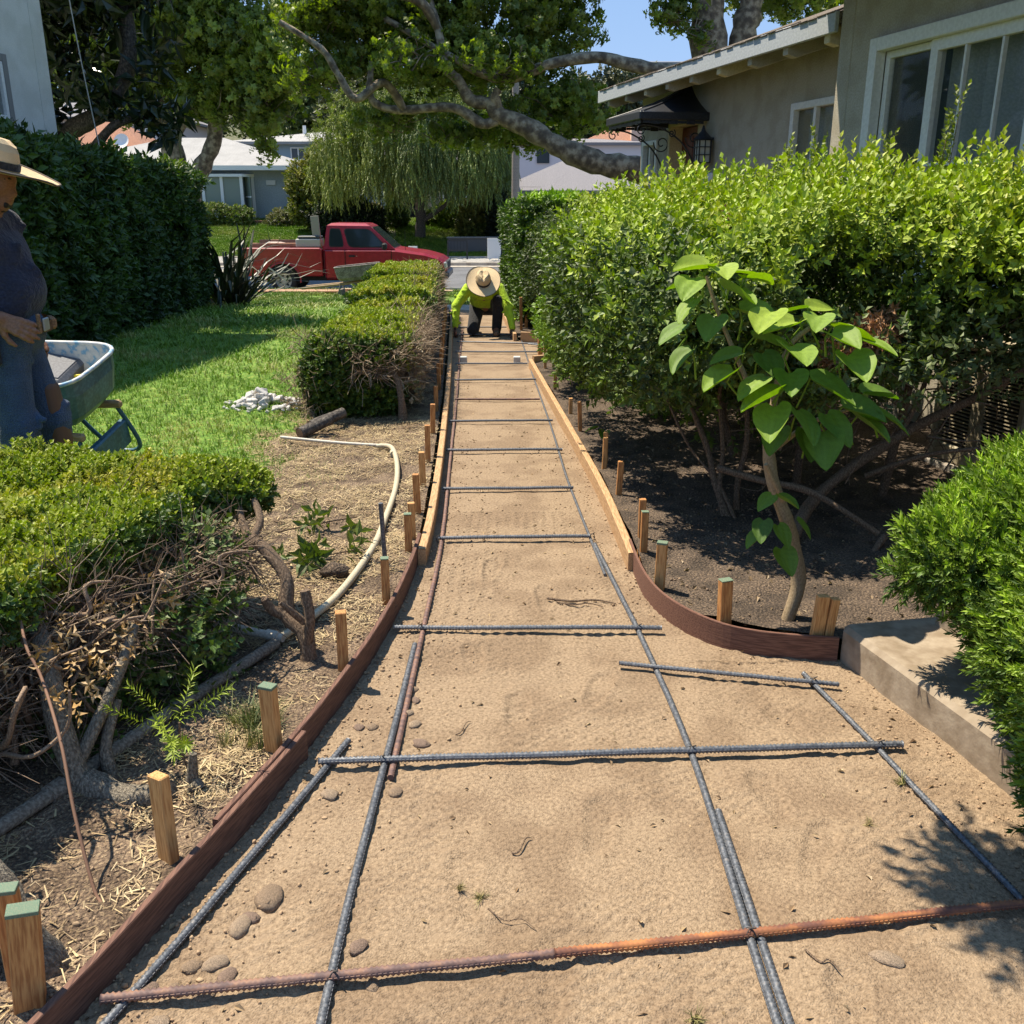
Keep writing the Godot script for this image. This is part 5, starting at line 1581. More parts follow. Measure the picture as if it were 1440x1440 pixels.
	for i in 5200:
		var a := 7.45 + pow(R(0, 1), 1.2) * 8.6
		var t := (a - 7.5) / 8.7
		var x := lerpf(-0.80, -1.26, t)
		var hh := 0.62 + 0.16 * smoothstep(10, 13, a)
		var y := R(0.16, 1.0) * hh
		var dep := -log(maxf(R(0, 1), 0.02)) * 0.12
		if a < 7.75:
			x -= R(0, 0.75)
			if y < 0.35 and x > -1.3: continue
		var p := V(x - dep - (0.12 if y < 0.3 else 0.0), gh(a) + y, a)
		xf.append(Transform3D(along((rdir() + Vector3(0.6, 0.25, 0.1)).normalized(), R(0, TAU)).scaled(Vector3.ONE * R(0.5, 1.15)), p))
		cols.append(mixc(Color(0.22, 0.155, 0.10), Color(0.52, 0.40, 0.27), R(-0.3, 1.0), 0.25))
	scatter(o, "twigs", tw, M.twig, xf, cols)
	xf = []; cols = []
	for i in 900:
		var a := 7.6 + R(0, 1) * 8.4
		var t := (a - 7.5) / 8.7
		var p := V(lerpf(-0.76, -1.22, t) - R(0, 0.1), gh(a) + R(0.1, 0.6), a)
		xf.append(Transform3D(along((rdir() + Vector3(0.6, 0.3, 0)).normalized(), R(0, TAU)).scaled(Vector3.ONE * R(0.7, 1.3)), p))
		cols.append(mixc(Color(0.5, 0.38, 0.24), Color(0.12, 0.15, 0.03), R(-0.5, 0.9), 0.25))
	scatter(o, "withered_leaves", big, M.leaf_dull, xf, cols)
	for q in [[-0.87, 7.42, 0.04], [-1.0, 7.8, 0.03], [-0.93, 8.3, 0.035], [-0.98, 9.2, 0.03], [-1.05, 10.3, 0.03], [-1.1, 11.6, 0.03], [-1.2, 13.2, 0.03]]:
		branch(o, "trunk", [V(q[0], gh(q[1]) - 0.03, q[1]), V(q[0] - 0.01, gh(q[1]) + 0.2, q[1] + 0.02), V(q[0] - 0.06, gh(q[1]) + 0.38, q[1] + 0.1), V(q[0] - 0.2, gh(q[1]) + 0.6, q[1] + 0.2)], q[2], q[2] * 0.5, M.bark)
	for i in 26:
		var b := V(-0.95 - R(0, 0.3), R(0.12, 0.35), 7.6 + R(0, 1.6))
		var e := b + Vector3(R(-0.35, 0.15), R(0.1, 0.3), R(-0.15, 0.3))
		branch(o, "branch", wander(b, e, 0.05, 3), R(0.007, 0.013), 0.004, M.dry_bark, 5, 4)
	# the tall dark hedge on the left
	o = thing("tall_hedge", "tall dense dark green hedge shading the left side of the lawn", "hedge")
	var laurel := sprig(7, 0.14, 0.095, 0.046, 0.95, 0.12, 0.12)
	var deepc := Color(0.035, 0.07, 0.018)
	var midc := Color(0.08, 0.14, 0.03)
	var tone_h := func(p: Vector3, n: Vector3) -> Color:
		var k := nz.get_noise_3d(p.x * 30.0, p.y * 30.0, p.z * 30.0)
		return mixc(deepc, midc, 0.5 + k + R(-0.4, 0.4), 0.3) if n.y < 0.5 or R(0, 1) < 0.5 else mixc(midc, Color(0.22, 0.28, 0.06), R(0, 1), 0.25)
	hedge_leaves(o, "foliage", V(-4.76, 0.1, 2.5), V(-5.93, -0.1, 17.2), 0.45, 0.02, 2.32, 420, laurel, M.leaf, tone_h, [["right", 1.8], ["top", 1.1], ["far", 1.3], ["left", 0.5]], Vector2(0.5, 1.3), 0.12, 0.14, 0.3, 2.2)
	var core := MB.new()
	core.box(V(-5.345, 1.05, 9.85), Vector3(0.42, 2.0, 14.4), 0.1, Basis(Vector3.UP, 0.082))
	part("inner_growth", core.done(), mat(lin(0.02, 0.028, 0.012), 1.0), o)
	for i in 7: branch(o, "trunk", [V(-5.0 - i * 0.1, 0.0, 8.2 + i * 1.3), V(-5.05 - i * 0.1, 0.5, 8.25 + i * 1.3), V(-5.15 - i * 0.1, 1.2, 8.3 + i * 1.3)], 0.04, 0.02, M.bark_dark)

func heart_leaf(length: float, width: float, cup: float, curl: float, folds := 1.0) -> ArrayMesh:
	# stalk end at the origin, blade along +z, face up
	var mb := MB.new()
	var rows := 15
	var cols_ := 13
	var pts := PackedVector3Array()
	var tint := PackedColorArray()
	for i in rows:
		var t := i / float(rows - 1)
		var half := width * 0.5 * pow(sin(PI * pow(minf(1.0, t * 0.94 + 0.03), 0.62)), 0.85)
		if i == rows - 1: half = 0.001
		for j in cols_:
			var s := j / float(cols_ - 1) * 2.0 - 1.0
			var z := t * length - (absf(s) * 0.11 * length * (1.0 - t) if t < 0.5 else 0.0)
			var y := cup * half * s * s * 1.6 - curl * length * t * t + sin(s * 9.0 + t * 6.0) * 0.03 * half * folds
			y += -0.012 * absf(sin(t * 15.0 - absf(s) * 4.0)) * folds * (1.0 - absf(s)) * length * 2.0 * 0.4
			pts.append(Vector3(s * half, y, z))
			var vein := exp(-pow(s * half / (0.022 * width), 2)) * 0.5 + exp(-pow((fposmod(t * 6.0 - absf(s) * half / width * 3.2, 1.0) - 0.5) * 7.0, 2)) * 0.28
			tint.append(Color(1, 1, 1) * (0.86 + vein + nz.get_noise_2d(s * 200.0, t * 200.0) * 0.25))
	mb.grid(rows, cols_, pts, tint)
	return mb.done()

func build_right_plants() -> void:
	# the tall bush between the walk and the stucco house
	var o := thing("tall_bush", "tall sprawling leafy bush between the walk and the stucco house, with bright shoots on top", "bush")
	var sp := sprig(8, 0.12, 0.054, 0.03, 0.95, 0.12, 0.15)
	var sp2 := sprig(9, 0.15, 0.04, 0.024, 0.75, 0.15, 0.1)
	var blobs := [[V(1.95, 1.27, 5.7), Vector3(0.72, 0.50, 0.85)], [V(2.5, 1.38, 5.2), Vector3(0.62, 0.33, 0.6)], [V(2.95, 1.38, 4.7), Vector3(0.5, 0.26, 0.5)], [V(1.28, 1.05, 6.7), Vector3(0.75, 0.68, 0.95)], [V(1.1, 0.95, 7.9), Vector3(0.70, 0.70, 0.95)], [V(1.0, 0.9, 9.1), Vector3(0.62, 0.68, 0.95)], [V(0.9, 0.8, 10.0), Vector3(0.55, 0.68, 0.6)], [V(1.3, 0.96, 5.8), Vector3(0.58, 0.52, 0.7)], [V(1.9, 1.05, 7.5), Vector3(0.8, 0.6, 1.2)], [V(1.7, 1.1, 5.1), Vector3(0.5, 0.36, 0.4)], [V(0.95, 1.12, 5.0), Vector3(0.42, 0.46, 0.42)], [V(0.78, 1.1, 5.7), Vector3(0.40, 0.5, 0.6)], [V(0.74, 1.03, 6.5), Vector3(0.40, 0.55, 0.7)], [V(1.35, 1.2, 4.95), Vector3(0.45, 0.42, 0.4)], [V(0.62, 0.75, 8.6), Vector3(0.3, 0.4, 0.6)], [V(0.62, 0.7, 9.8), Vector3(0.3, 0.45, 0.5)]]
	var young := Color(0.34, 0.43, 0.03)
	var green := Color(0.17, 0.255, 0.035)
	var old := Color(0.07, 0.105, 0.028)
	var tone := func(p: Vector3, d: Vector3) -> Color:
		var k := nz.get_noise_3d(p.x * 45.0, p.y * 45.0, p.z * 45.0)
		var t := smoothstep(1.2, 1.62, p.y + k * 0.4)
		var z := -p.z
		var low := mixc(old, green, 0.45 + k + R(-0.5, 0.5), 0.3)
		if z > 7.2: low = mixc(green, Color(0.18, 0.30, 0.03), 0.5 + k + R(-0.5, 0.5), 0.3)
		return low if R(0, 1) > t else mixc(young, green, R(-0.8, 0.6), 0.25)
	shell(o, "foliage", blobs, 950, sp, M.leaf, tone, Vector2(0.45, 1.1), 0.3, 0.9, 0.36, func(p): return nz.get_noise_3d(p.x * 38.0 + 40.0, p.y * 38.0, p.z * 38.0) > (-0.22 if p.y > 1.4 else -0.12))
	# upright shoots of the crown
	var xf := []; var cols := []
	for i in 3600:
		var b: Array = blobs[rng.randi() % 9]
		var an := R(0, TAU)
		var rr := sqrt(R(0, 1)) * 0.95
		var p: Vector3 = b[0] + Vector3(cos(an) * b[1].x * rr, b[1].y * sqrt(maxf(0.0, 1.0 - rr * rr)) * 0.98, sin(an) * b[1].z * rr)
		if p.y < 1.25: continue
		p.y += R(-0.05, 0.08) + maxf(0.0, nz.get_noise_2d(p.x * 90.0, p.z * 90.0)) * 0.25
		xf.append(Transform3D(along((Vector3.UP * 1.3 + rdir() * 0.6).normalized(), R(0, TAU)).scaled(Vector3.ONE * R(0.7, 1.35)), p))
		cols.append(mixc(Color(0.34, 0.45, 0.03), Color(0.46, 0.48, 0.06), R(-0.6, 1.0), 0.22))
	scatter(o, "new_shoots", sp2, M.leaf, xf, cols)
	# tall single shoots against the window
	for q in [[2.42, 1.8, 5.6, 0.42], [2.1, 1.74, 5.7, 0.28], [1.75, 1.82, 5.9, 0.2], [2.28, 1.8, 5.4, 0.22], [1.62, 1.83, 6.0, 0.16], [2.7, 1.72, 5.1, 0.14], [2.95, 1.62, 4.8, 0.16], [1.2, 1.78, 7.2, 0.16], [0.95, 1.68, 9.0, 0.14]]:
		var base := V(q[0], q[1] - 0.15, q[2])
		branch(o, "shoot", [base, base + Vector3(0.01, q[3] * 0.6, 0.01), base + Vector3(0.03, q[3] + 0.15, 0.0)], 0.004, 0.002, M.bark, 5)
		xf = []; cols = []
		for i in 16:
			var t := i / 15.0
			xf.append(Transform3D(along((Vector3.UP + rdir() * 0.5).normalized(), R(0, TAU)).scaled(Vector3.ONE * R(0.6, 0.95)), base + Vector3(0.02 * t, (q[3] + 0.13) * t, 0.005)))
			cols.append(mixc(Color(0.12, 0.19, 0.025), Color(0.24, 0.28, 0.04), t, 0.2))
		scatter(o, "shoot_leaves", sp2, M.leaf, xf, cols)
	# withered patches
	xf = []; cols = []
	var dl := sprig(7, 0.07, 0.045, 0.018, 1.1, 0.35, 0.35)
	for q in [[1.75, 1.05, 4.72, 0.10, 150], [1.62, 0.98, 4.75, 0.08, 80], [1.92, 1.1, 4.9, 0.09, 80], [2.15, 1.55, 5.05, 0.06, 40], [0.92, 1.18, 5.5, 0.05, 30], [1.3, 1.62, 5.9, 0.05, 20], [0.62, 1.25, 9.3, 0.08, 30]]:
		for i in q[4]:
			xf.append(Transform3D(along(rdir(), R(0, TAU)).scaled(Vector3.ONE * R(0.6, 1.2)), V(q[0], q[1], q[2]) + rdir() * q[3] * R(0.2, 1.2)))
			cols.append(mixc(Color(0.30, 0.13, 0.05), Color(0.42, 0.24, 0.12), R(0, 1), 0.3))
	scatter(o, "withered_leaves", dl, M.leaf_dull, xf, cols)
	# stems
	for q in [[1.24, 4.98, 1.02, 0.6, 5.35, 0.024], [1.2, 5.0, 1.15, 0.66, 5.2, 0.018], [1.28, 5.08, 1.3, 0.7, 5.2, 0.02], [1.27, 4.92, 0.9, 0.62, 5.45, 0.012], [1.75, 5.6, 1.7, 0.9, 5.6, 0.03], [1.55, 6.3, 1.3, 0.9, 6.5, 0.026], [1.3, 7.4, 1.2, 0.9, 7.6, 0.026], [1.15, 8.6, 1.0, 0.9, 8.8, 0.025], [1.0, 9.7, 0.9, 0.8, 9.8, 0.025], [2.2, 5.4, 2.3, 1.1, 5.4, 0.03]]:
		branch(o, "stem", wander(V(q[0], -0.05, q[1]), V(q[2], q[3], q[4]), 0.03, 3), q[5], q[5] * 0.6, M.bark, 7)
		branch(o, "stem", wander(V(q[2], q[3], q[4]), V(q[2] + R(-0.2, 0.3), q[3] + 0.55, q[4] + R(-0.2, 0.3)), 0.05, 3), q[5] * 0.6, q[5] * 0.25, M.bark, 6)
	# long boughs leaning across the gap in front of the air conditioner
	branch(o, "bough", [V(1.09, 0.36, 4.85), V(1.3, 0.32, 4.75), V(1.55, 0.28, 4.65), V(1.85, 0.11, 4.5)], 0.022, 0.016, M.bark, 7)
	branch(o, "bough", [V(1.4, 0.02, 4.5), V(1.62, 0.22, 4.8), V(2.1, 0.5, 5.0), V(2.55, 0.75, 5.0), V(2.9, 1.05, 4.9)], 0.035, 0.02, M.bark, 8)
	branch(o, "bough", [V(1.88, 0.1, 4.5), V(1.75, -0.0, 4.4), V(1.55, 0.0, 4.3)], 0.016, 0.012, M.bark, 7)
	branch(o, "bough", [V(1.9, 0.3, 4.9), V(2.2, 0.45, 4.8), V(2.6, 0.55, 4.6)], 0.016, 0.008, M.bark, 6)
	branch(o, "bough", [V(2.1, 0.5, 5.0), V(2.25, 0.8, 5.1), V(2.3, 1.2, 5.2)], 0.018, 0.012, M.bark, 6)
	branch(o, "bough", [V(2.6, 0.75, 5.0), V(2.75, 1.0, 4.95), V(2.85, 1.3, 4.9)], 0.016, 0.01, M.bark, 6)
	for i in 60:
		var b := V(R(1.35, 2.7), R(0.25, 0.9), R(4.6, 5.6))
		branch(o, "twig", wander(b, b + Vector3(R(-0.4, 0.4), R(-0.15, 0.45), R(-0.2, 0.2)), 0.05, 3), R(0.003, 0.007), 0.002, M.bark, 4, 4)
	xf = []; cols = []
	for i in 420:
		var p := V(R(1.3, 3.0), R(0.75, 1.15), R(4.45, 5.3))
		xf.append(Transform3D(along(rdir(), R(0, TAU)).scaled(Vector3.ONE * R(0.6, 1.1)), p))
		cols.append(mixc(Color(0.10, 0.14, 0.045), Color(0.16, 0.2, 0.07), R(-0.3, 1), 0.25))
	scatter(o, "loose_leaves", sp, M.leaf, xf, cols)
	# trimmed far hedge at the end of the bush
	o = thing("trimmed_hedge", "bright green trimmed hedge behind the tall bush, nearest the street", "hedge")
	var lau := sprig(7, 0.11, 0.075, 0.04, 0.95)
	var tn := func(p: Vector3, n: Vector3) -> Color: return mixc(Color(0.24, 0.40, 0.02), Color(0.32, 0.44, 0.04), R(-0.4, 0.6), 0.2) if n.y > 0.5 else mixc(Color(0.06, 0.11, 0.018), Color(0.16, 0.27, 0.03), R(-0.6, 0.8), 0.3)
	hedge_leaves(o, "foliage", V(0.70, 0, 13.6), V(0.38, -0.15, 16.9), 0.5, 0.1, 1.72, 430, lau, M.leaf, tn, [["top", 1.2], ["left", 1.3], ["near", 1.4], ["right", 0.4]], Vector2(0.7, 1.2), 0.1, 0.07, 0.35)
	for i in 5: branch(o, "trunk", wander(V(0.6 - i * 0.06, -0.1, 13.3 + i * 0.8), V(0.55 - i * 0.06, 0.8, 13.4 + i * 0.8), 0.04), 0.03, 0.02, M.bark)
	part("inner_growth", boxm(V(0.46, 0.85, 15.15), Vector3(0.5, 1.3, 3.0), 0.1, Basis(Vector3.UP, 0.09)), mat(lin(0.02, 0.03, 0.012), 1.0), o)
	# shrub at the street end, loose and paler
	o = thing("loose_shrub", "loose grey-green shrub between the tall bush and the trimmed hedge", "shrub")
	shell(o, "foliage", [[V(0.58, 0.8, 12.9), Vector3(0.36, 0.65, 0.5)], [V(0.75, 1.0, 12.3), Vector3(0.4, 0.6, 0.5)], [V(0.48, 0.4, 13.7), Vector3(0.26, 0.35, 0.4)]], 480, sp, M.leaf, func(p, d): return mixc(Color(0.045, 0.075, 0.022), Color(0.13, 0.18, 0.035), R(-0.4, 0.8) + (0.5 if p.y > 1.2 else 0.0), 0.3), Vector2(0.7, 1.2), 0.3, 0.6, 0.25)
	branch(o, "stem", [V(0.6, -0.05, 12.9), V(0.58, 0.4, 12.85), V(0.62, 0.9, 12.7)], 0.025, 0.012, M.bark)
	# the sapling with big leaves
	o = thing("big_leaf_sapling", "young sapling with bent pale trunk and large bright heart-shaped leaves", "sapling")
	branch(o, "trunk", [V(1.155, -0.06, 3.65), V(1.165, 0.04, 3.65), V(1.195, 0.2, 3.66), V(1.15, 0.4, 3.67), V(1.06, 0.62, 3.69), V(1.03, 0.78, 3.7)], 0.031, 0.024, M.sapling, 10, 6)
	branch(o, "branch", [V(1.03, 0.76, 3.7), V(1.05, 0.95, 3.74), V(1.1, 1.15, 3.78), V(1.2, 1.24, 3.8)], 0.018, 0.008, M.sapling)
	branch(o, "branch", [V(1.04, 0.78, 3.7), V(0.95, 1.0, 3.76), V(0.84, 1.25, 3.85), V(0.78, 1.42, 3.9)], 0.015, 0.006, M.sapling)
	branch(o, "branch", [V(1.04, 0.74, 3.7), V(1.2, 0.86, 3.72), V(1.35, 0.92, 3.7)], 0.012, 0.006, M.sapling)
	branch(o, "branch", [V(1.15, 0.36, 3.68), V(1.08, 0.5, 3.62), V(1.03, 0.6, 3.6)], 0.008, 0.004, M.sapling)
	branch(o, "cut_branch", [V(1.1, 0.55, 3.66), V(1.0, 0.72, 3.6)], 0.012, 0.008, M.sapling)
	# [x, h, a, heading, pitch down, length, tone, roll]
	var L := [
		[1.0, 0.96, 3.55, 200, 42, 0.26, 0.9, 5], [1.1, 0.94, 3.58, 165, 40, 0.27, 0.55, -10], [1.06, 1.08, 3.6, 190, 35, 0.22, 0.5, 0], [1.15, 1.06, 3.62, 120, 28, 0.29, 0.45, 10], [0.98, 1.06, 3.64, 235, 25, 0.24, 0.7, -8],
		[1.1, 1.26, 3.72, 240, 10, 0.25, 1.0, 0], [1.2, 1.28, 3.75, 200, 12, 0.22, 1.0, 8], [1.26, 1.24, 3.76, 100, 14, 0.29, 1.0, -6], [1.24, 1.22, 3.7, 150, 30, 0.22, 0.8, 0], [1.18, 1.3, 3.8, 60, 5, 0.2, 1.0, 10], [1.16, 1.31, 3.78, 300, 2, 0.16, 1.0, 0],
		[1.3, 0.94, 3.66, 110, 30, 0.26, 0.5, 12], [1.36, 0.9, 3.66, 140, 44, 0.25, 0.6, -14], [1.22, 0.92, 3.6, 150, 50, 0.24, 0.4, 0], [1.4, 0.98, 3.72, 85, 20, 0.22, 0.5, 0], [1.05, 0.86, 3.62, 215, 60, 0.2, 0.5, 0], [1.14, 0.86, 3.6, 170, 62, 0.2, 0.35, 0],
		[0.78, 1.46, 3.86, 250, 5, 0.24, 1.1, 0], [0.82, 1.46, 3.84, 180, 15, 0.22, 1.1, 0], [0.86, 1.44, 3.88, 90, 8, 0.25, 1.0, 6], [0.84, 1.38, 3.82, 140, 22, 0.24, 0.9, -8], [0.74, 1.4, 3.84, 290, 18, 0.2, 0.9, 0], [0.72, 1.34, 3.8, 225, 35, 0.2, 0.7, 0], [0.9, 1.3, 3.8, 120, 20, 0.24, 0.8, 10], [0.8, 1.27, 3.78, 205, 48, 0.22, 0.35, 0], [0.68, 1.24, 3.8, 240, 40, 0.2, 0.4, 0],
		[0.95, 1.2, 3.74, 100, 20, 0.25, 0.75, 0], [0.9, 1.14, 3.72, 260, 30, 0.2, 0.4, 0], [0.98, 1.14, 3.7, 160, 38, 0.22, 0.4, 0], [0.72, 1.14, 3.8, 235, 50, 0.2, 0.5, 0],
		[1.0, 1.3, 3.7, 210, 18, 0.26, 1.0, 0], [1.34, 1.2, 3.72, 130, 22, 0.26, 0.9, 8], [1.3, 1.14, 3.66, 170, 35, 0.25, 0.6, 0], [0.92, 1.42, 3.82, 60, 4, 0.22, 1.1, 0], [0.7, 1.42, 3.78, 200, 24, 0.24, 0.9, 0], [1.02, 1.02, 3.56, 255, 25, 0.26, 0.8, 0], [1.2, 0.86, 3.56, 190, 48, 0.27, 0.6, 0], [1.44, 0.92, 3.7, 110, 34, 0.25, 0.7, 0], [0.86, 1.08, 3.66, 240, 34, 0.24, 0.6, 0], [1.06, 1.18, 3.62, 175, 22, 0.28, 1.0, 0],
		[1.03, 0.6, 3.58, 230, 40, 0.14, 0.4, 0], [1.05, 0.6, 3.56, 130, 40, 0.14, 0.4, 0], [1.0, 0.5, 3.56, 200, 60, 0.15, 0.4, 0], [1.06, 0.48, 3.56, 150, 60, 0.15, 0.5, 0], [1.0, 0.44, 3.58, 250, 55, 0.13, 0.4, 0], [1.08, 0.38, 3.56, 160, 65, 0.18, 0.6, 0], [1.14, 0.5, 3.58, 130, 55, 0.14, 0.45, 0],
		[0.66, 0.16, 6.55, 200, 25, 0.14, 0.5, 0], [0.6, 0.2, 6.5, 260, 20, 0.14, 0.6, 0]]
	var shapes := [heart_leaf(1.0, 0.82, 0.22, 0.12), heart_leaf(1.0, 0.74, 0.12, 0.22, 1.4), heart_leaf(1.0, 0.9, 0.3, 0.06, 1.2)]
	var mats := []
	for t in [[0.10, 0.19, 0.025], [0.16, 0.28, 0.03], [0.24, 0.37, 0.035], [0.34, 0.46, 0.04]]:
		var m := mottled([[0.3, lin(t[0] * 0.82, t[1] * 0.85, t[2])], [0.7, lin(t[0] * 1.12, t[1] * 1.08, t[2] * 1.1)]], Vector3.ONE * 0.25, 0.62, 0.02, 3, 0.0, 0.05, false, 6)
		m.vertex_color_use_as_albedo = true
		m.backlight_enabled = true
		m.backlight = Color(0.75, 0.85, 0.1)
		mats.append(m)
	for i in L.size():
		var q: Array = L[i]
		# the last two belong to the drooping weed beside the right plank
		if i == L.size() - 2: o = thing("weed_sprout", "small weed with drooping broad leaves over the right plank", "weed")
		var bs := Basis(Vector3.UP, deg_to_rad(180.0 - q[3])) * Basis(Vector3.RIGHT, deg_to_rad(q[4] * 0.62 + R(-8, 8))) * Basis(Vector3.BACK, deg_to_rad(q[7] + R(-12, 12)))
		var lf := part("leaf", shapes[i % 3], mats[clampi(int(q[6] * 3.0 + R(-0.3, 0.4)), 0, 3)], o)
		lf.transform = Transform3D(bs.scaled_local(Vector3.ONE * q[5] * 0.68), V(q[0], q[1], q[2]))
		if q[5] > 0.13 and i < 40:
			var mb := MB.new()
			var tip := V(q[0], q[1], q[2])
			mb.tube([tip, tip + Vector3(R(-0.03, 0.03), -0.05, -0.03), tip + Vector3(R(-0.06, 0.06), -0.13, -0.06)], [0.0035, 0.004, 0.0045], 5, false)
			part("leaf_stalk", mb.done(), mats[2], o)
	branch(o, "stem", [V(0.66, 0.0, 6.6), V(0.65, 0.1, 6.58), V(0.63, 0.19, 6.52)], 0.005, 0.003, M.sapling)
	# clipped shrub at the right edge
	o = thing("clipped_shrub", "rounded small-leaved green shrub overhanging the concrete landing", "shrub")
	var myr := sprig(16, 0.07, 0.026, 0.0085, 0.75, 0.1, 0.05)
	var bl := [[V(2.12, 0.57, 2.78), Vector3(0.60, 0.42, 0.68)], [V(1.84, 0.40, 2.38), Vector3(0.38, 0.38, 0.48)], [V(1.68, 0.58, 2.98), Vector3(0.32, 0.17, 0.26)], [V(1.61, 0.28, 2.12), Vector3(0.19, 0.28, 0.3)], [V(2.0, 0.5, 2.0), Vector3(0.5, 0.42, 0.5)], [V(1.40, 0.5, 2.98), Vector3(0.1, 0.03, 0.045)]]
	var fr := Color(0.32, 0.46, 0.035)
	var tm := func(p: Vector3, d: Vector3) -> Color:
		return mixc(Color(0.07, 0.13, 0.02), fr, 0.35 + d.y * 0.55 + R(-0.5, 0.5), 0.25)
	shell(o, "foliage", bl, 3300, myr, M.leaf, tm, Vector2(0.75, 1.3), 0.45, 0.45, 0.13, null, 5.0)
	for q in [[1.95, 2.6], [2.1, 2.75], [1.8, 2.4]]: branch(o, "stem", [V(q[0], 0.0, q[1]), V(q[0] + 0.02, 0.2, q[1]), V(q[0] + 0.08, 0.5, q[1] + 0.06)], 0.02, 0.012, M.bark)
	branch(o, "shoot", [V(1.5, 0.46, 2.95), V(1.4, 0.5, 2.98), V(1.28, 0.53, 3.0)], 0.004, 0.002, M.bark, 5)

# ---------------------------------------------------------------- trees
func crown(o: Node3D, called: String, blobs: Array, per: float, mesh: Mesh, m: Material, ca: Color, cb: Color, scale: Vector2, gap := 0.0, inner := 0.5) -> void:
	var xf := []; var cols := []
	for b in blobs:
		var c: Vector3 = b[0]
		var r: Vector3 = b[1]
		var vol := 4.0 / 3.0 * PI * r.x * r.y * r.z
		for i in int(vol * per):
			var d := rdir() * pow(R(0, 1), inner)
			var p := c + d * r * (1.0 + nz.get_noise_3d(d.x * 70.0 + c.x * 9.0, d.y * 70.0, d.z * 70.0) * 0.55)
			var k := nz.get_noise_3d(p.x * 55.0, p.y * 55.0, p.z * 55.0)
			if k < gap - 0.25: continue
			xf.append(Transform3D(along((d + rdir() * 0.7 + Vector3(0, -0.2, 0)).normalized(), R(0, TAU)).scaled(Vector3.ONE * R(scale.x, scale.y)), p))
			cols.append(mixc(ca, cb, 0.4 + k * 1.3 + R(-0.35, 0.35), 0.25))
	scatter(o, called, mesh, m, xf, cols)

func twiglets(o: Node3D, blobs: Array, count: int, m: Material, r: float) -> void:
	var mb := MB.new()
	for i in count:
		var b: Array = blobs[rng.randi() % blobs.size()]
		var a: Vector3 = b[0] + Vector3(R(-0.3, 0.3), R(-0.6, 0.1), R(-0.3, 0.3)) * b[1]
		var e: Vector3 = b[0] + rdir() * b[1] * 0.95
		mb.tube(curve(wander(a, e, 0.12, 3), 3), taper(r, r * 0.3, 10), 4, false)
	var t := part("small_branches", mb.done(), m, o)
	t.set_meta("kind", "stuff")

